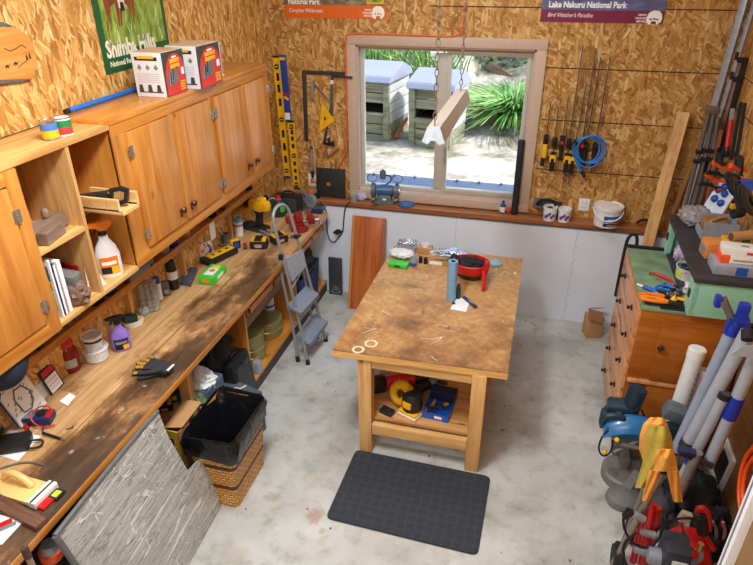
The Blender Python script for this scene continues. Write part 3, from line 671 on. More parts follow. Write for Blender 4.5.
def matmat():
    m, nt, b = newmat('rubber_mat'); L = nt.links.new
    tc = N(nt, 'ShaderNodeTexCoord'); v = N(nt, 'ShaderNodeTexVoronoi', feature='DISTANCE_TO_EDGE'); v.inputs['Scale'].default_value = 17; v.inputs['Randomness'].default_value = .25; L(tc.outputs['Object'], v.inputs['Vector'])
    r = ramp(nt, [(.0, (56, 61, 71)), (.06, (46, 51, 60)), (.3, (42, 47, 56))]); L(v.outputs['Distance'], r.inputs['Fac'])
    n = N(nt, 'ShaderNodeTexNoise'); n.inputs['Scale'].default_value = 60; n.inputs['Detail'].default_value = 4; L(tc.outputs['Object'], n.inputs['Vector'])
    r4 = ramp(nt, [(.68, (0, 0, 0)), (.76, (150, 150, 150))]); L(n.outputs['Fac'], r4.inputs['Fac'])
    mx = N(nt, 'ShaderNodeMix', data_type='RGBA'); mx.inputs[7].default_value = lin((150, 140, 124)); L(r4.outputs['Color'], mx.inputs[0]); L(r.outputs['Color'], mx.inputs[6])
    L(mx.outputs[2], b.inputs['Base Color']); b.inputs['Roughness'].default_value = .8
    bp = N(nt, 'ShaderNodeBump'); bp.inputs['Strength'].default_value = .6; bp.inputs['Distance'].default_value = .006; L(v.outputs['Distance'], bp.inputs['Height']); L(bp.outputs['Normal'], b.inputs['Normal'])
    return m
m_mat = matmat()
c = [Zp(325.5, 519), Zp(477.5, 556.5), Zp(490.5, 477.5), Zp(356, 450.5)]
def rpoly(c, r, n=5):
    out = []
    k = len(c)
    for i in range(k):
        p = Vector(c[i][:2]); a = (Vector(c[i-1][:2])-p).normalized(); d = (Vector(c[(i+1) % k][:2])-p).normalized()
        for j in range(n+1):
            s = j/n; out.append(tuple(p + a*r*(1-s)**2 + d*r*s**2))
    return out
b = MB(); b.prism(rpoly(c, .04), .014, m_mat, bev=.004); one('floor_mat', 'dark rubber anti fatigue mat on the concrete before the work table', 'mat', b)
# ---------------------------------------------------------------- dresser, right
DX0, DX1, DY0, DY1, DZ = .718, 1.335, 3.43, 4.32, 1.10
m_dr = wood('dresser_orange', (146, 78, 18), (184, 106, 30), 'x', .3, .8, coat=.3)
m_drp = wood('dresser_drawer_face', (188, 118, 64), (228, 164, 108), 'y', .35, .8, coat=.3)
m_gtop = mat('green_worn_top', (120, 146, 112), .6, var=.3, scale=9)
t = thing('dresser', 'tall orange timber chest of drawers with a worn green top by the wall', 'dresser')
b = MB(); b.box(((DX0+DX1)/2, (DY0+DY1)/2, .57), (DX1-DX0-.02, DY1-DY0-.02, 1.06), m_dr, bev=.004); part(t, 'carcass', b)
b = MB(); b.box(((DX0+DX1)/2, (DY0+DY1)/2, DZ-.0), (DX1-DX0, DY1-DY0, .02), m_gtop, bev=.002); part(t, 'green_top', b)
b = MB(); b.box(((DX0+DX1)/2, DY1-.01, DZ+.012), (DX1-DX0, .03, .03), m_blackm); part(t, 'black_edging', b)
b = MB(); b.box(((DX0+.95)/2+.1, DY0+.03, DZ+.012), (.22, .05, .014), m_blackm); part(t, 'black_edging', b)
nr = 5
for i in range(nr):
    z0 = .06+i*.205; b = MB(); b.box((DX0+.002, (DY0+DY1)/2, z0+.1), (.022, DY1-DY0-.05, .195), m_drp, bev=.004); d = part(t, 'drawer', b)
    for y in (DY0+.22, DY1-.22):
        k = MB(); k.lathe([(.006, 0), (.005, .012), (.014, .02), (.01, .03), (0, .032)], m_blackm, M=AX((DX0-.009, y, z0+.1), (DX0-1, y, z0+.1)), n=10)
        k.box((DX0-.012, y, z0+.1), (.008, .05, .012), m_blackm, bev=.003); k.box((DX0-.012, y, z0+.1), (.008, .012, .04), m_blackm, bev=.003); part(d, 'knob', k)
for z0, z1, kn in ((.60, 1.03, True), (.08, .55, False)):
    b = MB(); b.box(((DX0+DX1)/2+.05, DY0+.004, (z0+z1)/2), (.44, .022, z1-z0), m_dr, bev=.004); d = part(t, 'end_panel', b)
    if kn: knob(d, (DX0+.155, DY0-.006, .86), (0, -1, 0)); k = MB(); k.box((DX1-.16, DY0-.008, .93), (.012, .012, .07), m_chrome, bev=.004); part(d, 'catch', k)
b = MB(); b.box(((DX0+DX1)/2, DY0+.002, .575), (DX1-DX0-.03, .03, .022), m_drp, bev=.004); part(t, 'rail', b)
for x in (DX0+.05, DX1-.05):
    for y in (DY0+.05, DY1-.05): b = MB(); b.box((x, y, .022), (.06, .06, .045), m_kick); part(t, 'foot', b)
m_mint = mat('mint_green_paint', (146, 200, 174), .45, var=.04, scale=6)
m_btop = mat('black_worn_top', (52, 50, 52), .6, var=.3, scale=12)
HX0, HX1, HY0, HY1, HZ = .955, 1.345, 3.39, 4.36, 1.365
t = thing('hutch', 'mint green open cupboard with a black top standing on the dresser', 'cupboard', (0, 0, 0))
b = MB(); z0 = DZ+.013
for y in (HY0+.012, HY1-.07): b.box(((HX0+HX1)/2, y, (z0+HZ-.03)/2), (HX1-HX0-.015, .024 if y < 3.6 else .03, HZ-.03-z0), m_mint, bev=.003)
b.box((HX1-.03, (HY0+HY1)/2, (z0+HZ-.03)/2), (.02, HY1-HY0-.06, HZ-.03-z0), m_mint); b.box(((HX0+HX1)/2, (HY0+HY1)/2, z0+.006), (HX1-HX0-.02, HY1-HY0-.1, .012), m_btop)
b.box((HX0+.02, HY1-.08, (z0+HZ-.03)/2), (.03, .09, HZ-.03-z0), m_mint); b.box((HX0+.02, HY0+.06, (z0+HZ-.03)/2), (.03, .12, HZ-.03-z0), m_mint)
part(t, 'painted_carcass', b)
b = MB(); b.box(((HX0+HX1)/2, (HY0+HY1)/2, HZ-.015), (HX1-HX0+.01, HY1-HY0+.03, .03), m_btop, bev=.004); part(t, 'black_top', b)
for y in (HY0+.06, HY1-.08):
    b = MB(); b.box((HX0+.002, y, z0+.12), (.008, .035, .05), m_blackm, bev=.003); part(t, 'catch_plate', b)
# lower right wall panel and pet door
m_brownp = wood('brown_hardboard', (112, 74, 36), (150, 104, 56), 'y', .55, .6, knots=False)
b = MB(); b.box((RW-.01, 2.0, .45), (.02, 4.6, .9), m_brownp); struct('trim_3', b, 'brown hardboard lining low on the wall')
# ================================================================ THINGS ON AND AGAINST THE WALLS
ML = lambda p: Matrix.Translation(Vector(p)) @ Matrix(((0, 0, 1, 0), (1, 0, 0, 0), (0, 1, 0, 0), (0, 0, 0, 1)))   # local X along +y, Y up, Z out of left wall
MK = lambda p: Matrix.Translation(Vector(p)) @ Matrix(((1, 0, 0, 0), (0, 0, -1, 0), (0, 1, 0, 0), (0, 0, 0, 1)))   # local X along +x, Y up, Z out of back wall
m_cream = mat('cream_print', (244, 236, 212), .6, var=.02)
m_whiteprint = mat('white_print', (248, 246, 242), .6, var=.01)
m_pgreen = mat('poster_green', (26, 92, 52), .45, var=.05)
def noisemat(name, stops, scale, st=(1, 1, 1), rough=.5):
    m, nt, b = newmat(name); L = nt.links.new
    tc = N(nt, 'ShaderNodeTexCoord'); mp = N(nt, 'ShaderNodeMapping'); mp.inputs['Scale'].default_value = st; L(tc.outputs['Object'], mp.inputs['Vector'])
    n = N(nt, 'ShaderNodeTexNoise'); n.inputs['Scale'].default_value = scale; n.inputs['Detail'].default_value = 6; n.inputs['Roughness'].default_value = .65; L(mp.outputs['Vector'], n.inputs['Vector'])
    r = ramp(nt, stops); L(n.outputs['Fac'], r.inputs['Fac']); L(r.outputs['Color'], b.inputs['Base Color']); b.inputs['Roughness'].default_value = rough; return m
m_pgrass = noisemat('printed_grass', [(.3, (58, 84, 28)), (.45, (120, 146, 48)), (.6, (170, 188, 84)), (.75, (214, 216, 130))], 22, (1, 1, .35))
m_pfur = mat('printed_brown_coat', (134, 66, 30), .5, var=.25, scale=14)
p0 = Xp(106, 75, LW); p1 = Xp(166, 59, LW)
t = thing('poster', 'green bordered wildlife poster reading Shimba with a brown antelope in grass', 'poster', (LW+.001, p0.y, p0.z))
w = p1.y-p0.y+.06
b = MB(); b.box((.002, w/2, .5), (.003, w, 1.0), m_pgreen); part(t, 'sheet', b)
M = ML((.0038, 0, 0))
b = MB(); b.prism([(.05, .115), (w-.035, .115), (w-.035, .97), (.05, .97)], .001, m_pgrass, M)
b.prism([(.08, .22), (.10, .30), (.08, .46), (.15, .64), (.36, .64), (.38, .46), (.36, .28), (.33, .22), (.30, .34), (.26, .36), (.22, .24), (.19, .22), (.19, .36), (.14, .34), (.12, .22)], .0016, m_pfur, M)
b.prism([(.22, .33), (.27, .32), (.29, .46), (.25, .54), (.21, .46)], .0022, mat('printed_white_muzzle', (232, 220, 204), .5), M)
b.prism([(.23, .315), (.27, .315), (.265, .36), (.235, .36)], .0026, m_blackm, M)
blades_ = random.Random(2)
for i in range(60):
    x = blades_.uniform(.07, w-.05); h = blades_.uniform(.06, .16); k = blades_.uniform(-.04, .04); y0 = blades_.uniform(.12, .22)
    b.prism([(x, y0), (x+.006, y0), (x+k+.002, y0+h)], .003, m_pgrass if i % 2 else m_cream if i % 7 == 0 else m_blade2, M)
part(t, 'picture', b)
b = MB(); b.text('Shimba Hills', .125, m_cream, ML((.006, .035, .085)), ext=.0008, bold=.004, sx=.78); part(t, 'title', b); b = MB(); b.text('National Reserve, Kenya', .04, m_cream, ML((.0042, .05, .034)), ext=.0004, bold=.0008)
part(t, 'title', b)
# plaque
q = Xp(0, 56, LW)
t = thing('wooden_plaque', 'live edge wooden plaque with burnt camel and mountain silhouettes', 'plaque', (LW+.001, q.y, q.z))
m_plq = wood('plaque_wood', (196, 120, 44), (228, 164, 88), 'y', .35, .7, knots=False); m_bark = mat('bark', (104, 94, 88), .9, var=.3)
def lp(x, y): v = Xp(x, y, LW); return (v.y-q.y, v.z-q.z)
top = [lp(-60, 30), lp(0, 26), lp(12, 28), lp(24, 35), lp(30, 46), lp(34, 62), lp(29, 79), lp(0, 80), lp(-60, 84)]
b = MB(); b.prism(top[::-1], .022, m_plq, ML((0, 0, 0)), bev=.003); part(t, 'slab', b)
b = MB(); b.prism([lp(-60, 25), lp(0, 22), lp(10, 26), lp(0, 29), lp(-60, 32)], .02, m_bark, ML((0, 0, 0)), bev=.003); b.prism([lp(-60, 83), lp(0, 79), lp(27, 79), lp(20, 82), lp(0, 84), lp(-60, 87)], .02, m_bark, ML((0, 0, 0)), bev=.003); part(t, 'bark_edge', b)
b = MB(); M = ML((.0225, 0, 0)); m_burn = mat('burnt_line', (52, 34, 22), .8)
ln = [lp(x, y) for x, y in ((0, 48), (6, 51), (12, 48.5), (15, 46), (18, 45), (22, 48))]
for a, c in zip(ln, ln[1:]): b.tube([(a[0], a[1], 0), (c[0], c[1], 0)], .0016, m_burn, n=6, M=M)
ln = [lp(x, y) for x, y in ((14, 68), (18, 64), (22, 61), (24, 57))]
for a, c in zip(ln, ln[1:]): b.tube([(a[0], a[1], 0), (c[0], c[1], 0)], .0014, m_burn, n=6, M=M)
def camel(cx, cy, s):
    P = [(-1, -.1), (-.9, .25), (-.5, .4), (-.3, .8), (0, .4), (.25, .75), (.5, .3), (.8, .2), (1.1, .7), (1.4, .75), (1.35, .55), (1.15, .45), (.9, -.1), (.7, -.2), (.65, -1), (.5, -1), (.4, -.3), (-.5, -.3), (-.6, -1), (-.75, -1), (-.75, -.3)]
    b.prism([(cx+x*s, cy+y*s) for x, y in P], .001, m_burn, M)
for x, y in ((3, 66.5), (11.5, 63.5)): c = lp(x, y); camel(c[0], c[1], .012)
for x, y in ((22.5, 57), (25.5, 55.5)): c = lp(x, y); b.prism([(c[0]-.006, c[1]-.014), (c[0]+.006, c[1]-.014), (c[0]+.004, c[1]+.006), (c[0], c[1]+.014), (c[0]-.004, c[1]+.006)], .001, m_burn, M)
part(t, 'burnt_drawing', b)
# back wall posters
def logo(b, x, y, s, M, m):
    "white rounded animal emblem with small dark animals"
    b.prism([(x+s*u, y+s*v) for u, v in ((-1, -.9), (-1.05, 0), (-.8, .65), (-.2, .95), (.5, .9), (.95, .5), (1.1, -.1), (.95, -.75), (.75, -.6), (.7, -.9), (.4, -.95), (.3, -.5), (-.3, -.5), (-.4, -.95), (-.75, -.95), (-.8, -.6))], .001, m_whiteprint, M)
    for u, v, r in ((-.45, -.25, .2), (.05, -.2, .2), (.45, -.25, .18)): b.prism([(x+s*(u+r*math.cos(a*PI/4)), y+s*(v+r*.7*math.sin(a*PI/4))) for a in range(8)], .0016, m, M)
def wall_poster(label, xl, xr, yb, ybt, band, photo, small, title, tx, extra):
    p = Yp(xl, yb, YU); p2 = Yp(xr, yb, YU); w = p2.x-p.x; hb = Yp(xl, ybt, YU).z-p.z
    t = thing('poster', label, 'poster', (p.x, YU-.001, p.z))
    b = MB(); b.box((w/2, -.0018, .33), (w, .003, .66), band); part(t, 'sheet', b)
    M = MK((0, -.0036, 0)); b = MB(); b.prism([(0, hb), (w, hb), (w, .655), (0, .655)], .0006, photo, M)
    if extra: b.prism([(w-.16, hb+.012), (w-.015, hb+.012), (w-.015, hb+.16), (w-.16, hb+.16)], .001, m_yellow, M); b.prism([(w-.148, hb+.024), (w-.027, hb+.024), (w-.027, hb+.148), (w-.148, hb+.148)], .0014, m_pgrass, M)
    part(t, 'picture', b)
    b = MB(); b.text(title, .058, m_whiteprint, MK((tx, -.0046, hb+(.004 if extra else .018))), ext=.0004, bold=.002, sx=.86)
    part(t, 'title', b); b = MB(); b.text(small, .042, m_whiteprint, MK((tx, -.004, hb*.42)), ext=.0004, shear=.3, sx=.8)
    part(t, 'slogan', b); b = MB()
    for i, s in enumerate(('KENYA', 'WILDLIFE', 'SERVICE')): b.text(s, .018, m_whiteprint, MK((w-.12, -.004, hb*.62-.022*i)), align='RIGHT', ext=.0004, bold=.0006)
    part(t, 'service_text', b); b = MB(); logo(b, w-.065, hb*.5, .05, MK((0, -.004, 0)), band); part(t, 'emblem', b); return t
m_por = mat('poster_orange', (226, 104, 28), .45, var=.04); m_pma = mat('poster_maroon', (124, 28, 66), .4, var=.05)
m_pph = noisemat('printed_bush', [(.3, (64, 60, 44)), (.5, (120, 112, 84)), (.7, (176, 166, 130))], 14)
m_plk = noisemat('printed_lake', [(.3, (66, 62, 110)), (.5, (92, 96, 140)), (.7, (120, 128, 160))], 7, (1, 1, 3))
wall_poster('orange based national park poster above the window with a white animal emblem', 285, 386, 17.3, 4.3, m_por, m_pph, 'Complete Wilderness', 'National Park', .04, True)
wall_poster('maroon and blue Lake Nakuru National Park poster high beside the window', 540, 663, 21.5, 9.5, m_pma, m_plk, "Bird Watcher's Paradise", 'Lake Nakuru National Park', .05, False)
# ---------------------------------------------------------------- hand tools on the board left of the window
def vecw(x, y, off=.012): return Yp(x, y, YU-off)
def level(label, a, c, group=None):
    A, B = vecw(*a, .03), vecw(*c, .03)   # top, bottom
    L = (A-B).length; ang = math.atan2(A.x-B.x, A.z-B.z)
    t = thing('spirit_level', label, 'spirit level', B, (0, ang, 0), 'yellow levels')
    b = MB(); w = .052
    for s in (-1, 1): b.box((s*w/2, 0, L/2), (.008, .024, L), m_yellow, bev=.001)
    z = 0; cuts = [.04, .20, .30, .34, .44, .48, .58, .62, .74, .78, .86, .9, 1]
    b.box((0, 0, L/2), (w-.006, .008, L), m_yellow); part(t, 'beam', b)
    for f in (.06, .5, .92):
        b = MB(); b.cyl((0, -.0045, L*f), (0, -.012, L*f), .021, m_blackm, n=20); b.cyl((-.014, -.0125, L*f), (.014, -.0125, L*f), .006, mat('vial_green', (170, 190, 60), .2), n=10); part(t, 'vial', b)
    for f in (.16, .27, .38, .64, .75, .84): b = MB(); b.box((0, -.0045, L*f), (.026, .002, L*.062), m_blackm, bev=.0008); part(t, 'slot', b)
    for z in (.005, L-.005): b = MB(); b.box((0, 0, z), (w+.008, .028, .012), m_blackm, bev=.002); part(t, 'end_cap', b)
    return t
level('long yellow spirit level hung tallest in the wall corner by the blue sleeve', (276, 56), (287.5, 177))
level('shorter yellow spirit level hanging lower, under the blue sleeve', (291, 121), (297, 188))
A, B = vecw(282.5, 55, .02), vecw(288.5, 121, .02)
t = thing('tool_sleeve', 'blue cardboard tool sleeve with yellow and red stripes beside the long level', 'packaging', B, (0, math.atan2(A.x-B.x, A.z-B.z), 0)); L = (A-B).length
m_bsl = mat('sleeve_blue', (26, 66, 152), .4)
b = MB(); b.box((0, 0, L/2), (.056, .02, L), m_bsl, bev=.002); b.box((0, -.0105, L-.03), (.05, .002, .025), m_yellow); b.box((.004, -.0105, L*.42), (.05, .002, .018), m_red, rot=(0, .5, 0)); b.box((.004, -.0106, L*.36), (.05, .002, .022), m_yellow, rot=(0, .5, 0)); b.box((0, -.0105, L*.08), (.05, .002, .06), m_whitep); part(t, 'card_sleeve', b)
# squares
def bar(b, a, c, w, m, d=.005, off=.008, bev=.0005):
    A, B = vecw(*a, off), vecw(*c, off); L = (A-B).length
    b.box((A+B)/2-O, (w, d, L), m, rot=(0, math.atan2(A.x-B.x, A.z-B.z), 0), bev=bev)
O = vecw(306, 141); m_iron = mat('dark_iron', (64, 60, 58), .6, .3)
b = MB(); bar(b, (304, 70.5), (306.5, 141), .038, m_iron); bar(b, (302.5, 72.2), (346, 74), .034, m_iron, d=.004)
one('framing_square', 'large dark steel framing square hanging left of the window trim', 'square', b, O)
O = vecw(332, 117)
t = thing('try_square', 'brown steel try square overlapping the window trim', 'square', O)
b = MB(); bar(b, (331, 76), (352.5, 77.8), .022, m_darksteel, off=.034); part(t, 'blade', b)
b = MB(); bar(b, (332, 77), (331.5, 116), .026, mat('brown_steel', (104, 92, 84), .5, .3), d=.012); bar(b, (332, 80), (332, 84), .027, m_whitep, d=.014); part(t, 'stock', b)
O = vecw(313, 100)
t = thing('angle_gauge', 'pale grey angle gauge with a slanting blade inside the framing square', 'gauge', O); m_alu = mat('pale_alloy', (160, 164, 176), .45, .5)
b = MB(); bar(b, (312.5, 81), (312.5, 99.5), .022, m_alu, d=.014); part(t, 'stock', b)
b = MB(); bar(b, (313, 83), (331, 103.5), .016, m_steel, d=.004, off=.022); part(t, 'blade', b)
O = vecw(319, 132)
b = MB(); pts = [vecw(*p)-O for p in ((322, 102.5), (335, 120.5), (319, 132.5))]
def frame_poly(b, P, th, inner, m, M):
    k = len(P); cx = sum(p[0] for p in P)/k; cy = sum(p[1] for p in P)/k
    Q = [(cx+(x-cx)*inner, cy+(y-cy)*inner) for x, y in P]
    for i in range(k): b.prism([P[i], P[(i+1) % k], Q[(i+1) % k], Q[i]], th, m, M)
P3 = [(p.x, p.z) for p in pts]
frame_poly(b, P3, .006, .3, m_yellow, MK((0, 0, 0))); cc = (sum(p[0] for p in P3)/3, sum(p[1] for p in P3)/3)
b.prism([(cc[0]+(x-cc[0])*.31-.004, cc[1]+(y-cc[1])*.31) for x, y in P3], .004, m_yellow, MK((0, 0, 0))); b.prism([(cc[0]+(x-cc[0])*.16-.002, cc[1]+(y-cc[1])*.16) for x, y in P3], .005, m_blackm, MK((0, 0, 0)))
one('speed_square', 'yellow plastic triangular speed square hung point down', 'square', b, O)
O = vecw(325, 146)
t = thing('combination_square', 'black combination square with its head at the bottom under the yellow square', 'square', O)
b = MB(); bar(b, (331.5, 104), (324, 143), .02, m_iron, d=.004); part(t, 'blade', b)
b = MB(); c = [vecw(*p)-O for p in ((322, 143.5), (335, 146), (334, 141), (330.5, 142), (330, 136.5))]; b.prism([(p.x, p.z) for p in c], .02, m_blackm, MK((0, 0, 0)), bev=.002); v = vecw(327.5, 141)-O; b.ball((v.x, -.02, v.z), .012, m_steel, n=6); part(t, 'head', b)
O = vecw(333, 153); b = MB(); bar(b, (328, 157.5), (338.5, 149), .022, mat('reddish_stick', (140, 78, 40), .7), d=.012); one('wood_offcut', 'short reddish wood stick fixed slanting on the strand board', 'wood', b, O)
O = vecw(312, 178)
t = thing('hand_drill', 'grey steel hand brace tool hanging above the corner outlet', 'hand tool', O)
b = MB(); bar(b, (311.5, 148), (313, 172), .02, m_alu, d=.02); part(t, 'shaft', b)
b = MB(); v = vecw(311.5, 147)-O; b.ball((v.x, -.015, v.z), .016, m_darksteel, n=6); part(t, 'crank', b); b = MB(); v = vecw(313, 174)-O; b.cyl((v.x, -.012, v.z+.03), (v.x, -.012, v.z-.03), .018, m_blackm, r2=.012, n=12); part(t, 'chuck', b)
def outlet(label, x0, y0, x1, y1):
    A, B = Yp(x0, y0, YU), Yp(x1, y1, YU); w, h = abs(B.x-A.x), abs(A.z-B.z)
    t = thing('power_outlet', label, 'outlet', ((A.x+B.x)/2, YU, min(A.z, B.z)), 0, 'white wall outlets')
    b = MB(); b.box((0, -.006, h/2), (w, .012, h), m_whitep, bev=.003); part(t, 'cover_plate', b)
    b = MB()
    for zz in (.32, .68):
        for sx in (-1, 1): b.box((sx*w*.14, -.0125, h*zz), (.004, .002, .014), m_grey, rot=(0, sx*.4, 0))
    part(t, 'socket', b); return t
outlet('white wall outlet in the corner with an orange cord plugged in', 308.5, 173.5, 316.5, 186)
outlet('white wall outlet above the ledge, beside the white bucket', 579.5, 198, 588.5, 211)
P = [vecw(x, y, .03) for x, y in ((312, 181), (317, 182), (326, 180), (334, 173), (340, 164), (346.5, 152), (347, 130), (346, 90), (345.6, 36.5), (348, 33.6), (380, 34.0), (420, 35.5), (455, 36.8), (461, 33), (463, 24), (464.5, 10), (466, -12))]
O = P[0]; b = MB(); b.tube([p-O for p in P], .0065, mat('orange_cord', (232, 104, 36), .5), smooth=2); b.box((0, .012, 0), (.03, .03, .035), mat('orange_plug', (224, 92, 30), .5), bev=.006)
one('extension_cord', 'orange extension cord running up the window trim from the corner outlet', 'cord', b, O)
# black board with a hole leaning on the ledge
A, B, C_, D = [Yp(x, y, YU-.04) for x, y in ((318, 199), (346, 200), (347, 169), (319, 167.5))]
b = MB(); O = Vector((A.x, YU-.05, .966)); w = B.x-A.x; h = D.z-.966
b.box((w/2, 0, h/2), (w, .014, h), mat('black_board', (38, 37, 38), .6, var=.4, scale=30), rot=(-.06, 0, 0), bev=.002); b.cyl((w*.42, -.0085, h*.46), (w*.42, -.006, h*.46), .02, mat('hole_wood', (176, 122, 72), .7), n=16)
one('black_board', 'square black board with a small round hole standing on the ledge corner', 'board', b, O)
# ---------------------------------------------------------------- clamps right of the window
RZ = Yp(570, 154, YU).z
t = thing('clamp_rack', 'yellow timber rail screwed to the strand board to hold the clamps', 'rack', (Yp(543, 154, YU).x, YU, RZ))
w = Yp(598, 154, YU).x-Yp(543, 154, YU).x; b = MB(); b.box((w/2, -.018, 0), (w, .036, .045), mat('rail_wood', (214, 164, 84), .6, var=.1), bev=.002); part(t, 'rail', b)
b = MB(); b.box((w/2, -.045, .03), (w, .012, .02), mat('rail_wood', (0, 0, 0)), bev=.002); part(t, 'lip', b)
def clamp(label, hx, hy, topx, topy, kind, hb):
    H = Yp(hx, hy, YU-.05); T = Yp(topx, topy, YU-.05); Bt = Yp(hx-.12*(hb-hy), hb, YU-.05)
    t = thing('bar_clamp', label, 'clamp', H, (0, math.atan2(T.x-H.x, T.z-H.z), 0), 'bar clamps on the rack')
    L = (T-H).length; dn = H.z-Bt.z
    b = MB(); b.box((0, 0, (L-dn)/2), (.008, .018, L+dn), m_darksteel, bev=.001); part(t, 'bar', b)
    b = MB(); b.box((0, -.012, 0), (.04, .05, .075), m_blackm, bev=.008); b.box((0, -.05, .022), (.026, .05, .03), m_blackm, bev=.006); part(t, 'fixed_jaw', b)
    if kind == 'y':
        b = MB(); b.box((0, -.015, -.11), (.042, .045, .055), m_blackm, bev=.008); b.box((0, -.02, -.18), (.036, .032, .12), m_blackm, rot=(.1, 0, 0), bev=.008); part(t, 'handle', b)
        b = MB(); b.box((.0, -.044, -.112), (.046, .016, .03), m_yellow, bev=.004); b.box((-.019, -.046, -.135), (.012, .016, .04), m_yellow, bev=.003); b.box((.019, -.046, -.135), (.012, .016, .04), m_yellow, bev=.003); part(t, 'trigger', b)
    elif kind == 'Y':
        b = MB(); b.box((0, -.015, -.09), (.036, .042, .12), m_yellow, bev=.006); part(t, 'sliding_body', b)
        b = MB(); b.box((-.006, -.02, -.185), (.034, .036, .07), m_blackm, bev=.008); part(t, 'handle', b)
    else:
        b = MB(); b.cyl((0, -.03, -.03), (0, -.03, -.16), .014, m_blackm, n=10); b.box((0, -.015, -.06), (.034, .04, .05), m_blackm, bev=.005); part(t, 'handle', b)
        if kind == 'r': b = MB(); b.ball((0, -.05, -.01), .02, m_red, n=8); part(t, 'red_knob', b)
    return t
clamp('yellow bodied bar clamp hung nearest the window on the rack', 546, 139, 551, 101, 'Y', 163)
clamp('second bar clamp on the rack, with a yellow trigger and short bar', 554.5, 142, 558.5, 108, 'y', 170)
clamp('bar clamp with a small red knob between two yellow triggered clamps', 562.5, 140, 568.5, 97, 'r', 160)
clamp('middle yellow triggered bar clamp with its bar ends hanging below the handle', 569, 143, 583, 45, 'y', 188)
clamp('yellow triggered bar clamp just beside the blue coil', 575.5, 144, 586.5, 82, 'y', 184)
clamp('bar clamp with a bright red knob seen inside the blue coil', 582.5, 143, 596, 48, 'r', 160)
clamp('plain black bar clamp behind the top of the blue coil', 586, 147, 601, 57, 'k', 162)
clamp('plain black bar clamp hung last on the rack, at the rail end', 595, 147, 610.5, 57, 'k', 172)
O = Yp(586, 150, YU-.1); r = sz(O, 12.5); b = MB(); m_bc = mat('blue_hose', (40, 126, 206), .4)
for i in range(3): b.tube([Vector((r*(1+.04*i)*math.cos(a), -.012*i+.004*math.sin(3*a), r*(1.05+.03*i)*math.sin(a)))+Vector((.02*i, 0, .006*i)) for a in [2*PI*k/36 for k in range(36)]], .0065, m_bc, closed=True)
b.tube([Yp(x, y, YU-.11)-O for x, y in ((576, 160), (582, 167), (592, 168), (602, 161), (607, 150), (604, 141), (597, 139), (588, 137))], .0065, m_bc, smooth=2); b.tube([Yp(x, y, YU-.1)-O for x, y in ((575, 158), (578, 166), (583, 175))], .011, m_bc, smooth=1)
b.cyl(Yp(581, 171, YU-.1)-O, Yp(584.5, 177, YU-.1)-O, .014, m_blackm, n=10)
one('hose_coil', 'coil of thin blue air hose hanging over the clamps', 'hose', b, O)
# trowel hung over the ledge
O = Yp(547, 206, YU-.03); 
t = thing('plaster_float', 'black handled plaster float leaning on the wall above two paint cups', 'float', (O.x, YU-.03, O.z))
w = Yp(562, 206, YU-.03).x-Yp(533.5, 204, YU-.03).x
b = MB(); b.box((0, -.02, .02), (w, .09, .008), mat('float_plate', (58, 56, 54), .4, .5), rot=(.9, .1, 0), bev=.002); part(t, 'plate', b)
b = MB(); b.tube([(-w*.36, -.03, .02), (-w*.26, -.05, .065), (0, -.055, .08), (w*.24, -.05, .06), (w*.34, -.03, .01)], .014, m_blackm, n=10, smooth=2); part(t, 'handle', b)
m_purple = mat('purple_print', (110, 60, 140), .5)
def cup(label, x, y, yt, wpx):
    P = Zp(x, y, .966); P.y = min(P.y, YU-.055); h = ht(P, x, yt); r = sz(P, wpx)/2
    t = thing('paint_cup', label, 'cup', P, 0, 'printed paint cups on the ledge')
    b = MB(); b.lathe([(r*.82, 0), (r*.95, h*.85), (r, h*.86), (r, h), (r*.93, h), (r*.80, h*.1), (0, h*.1)], [m_whitep]*6, n=24)
    part(t, 'pot', b)
    b = MB(); 
    for k in range(5): a = -2.2+.3*k; b.box((r*.9*math.cos(a), r*.9*math.sin(a), h*(.45+.12*((k*7) % 3-1))), (.02, .006, h*.22), m_purple, rot=(0, 0, a+PI/2))
    part(t, 'printed_label', b); return t
cup('white purple printed cup under the float, nearest the window', 549, 219.5, 206, 14)
cup('second white purple printed cup on the ledge, beside the first', 563.5, 221, 208, 13)
# bucket with handle
P = Zp(606.5, 229, .966); P.y = YB+.03; h = .172; r = .119
t = thing('white_bucket', 'white plastic bucket with lid, bail handle and blue label on the ledge', 'bucket', P)
b = MB(); b.lathe([(r*.84, 0), (r*.93, h*.9)], m_whitep, n=32); part(t, 'pail', b)
b = MB(); b.lathe([(r*.96, h*.86), (r, h*.87), (r, h), (r*.9, h*1.01), (r*.88, h*.97), (0, h*.97)], m_whitep, n=32); part(t, 'lid', b)
b = MB(); b.tube([(r*math.cos(a), -abs(r*1.04*math.sin(a))*.98-.004, h*.84-h*.42*abs(math.sin(a))) for a in [PI*k/14 for k in range(15)]], .006, m_whitep); part(t, 'handle', b)
b = MB()
def wrap(b, r0, r1, z0, z1, a0, a1, m, n=10, off=.0012):
    b.sheet(lambda u, v: ((r0+(r1-r0)*v+off)*math.cos(a0+(a1-a0)*u), (r0+(r1-r0)*v+off)*math.sin(a0+(a1-a0)*u), z0+(z1-z0)*v), n, 2, m, .001)
wrap(b, r*.865, r*.90, h*.3, h*.62, -1.9, -.5, m_blue); wrap(b, r*.85, r*.87, h*.08, h*.26, -1.9, -.5, mat('label_navy', (24, 50, 110), .4)); wrap(b, r*.876, r*.886, h*.4, h*.48, -1.6, -.7, m_whitep, off=.003); wrap(b, r*.852, r*.86, h*.12, h*.17, -1.6, -.8, m_yellow, off=.003); part(t, 'label', b)
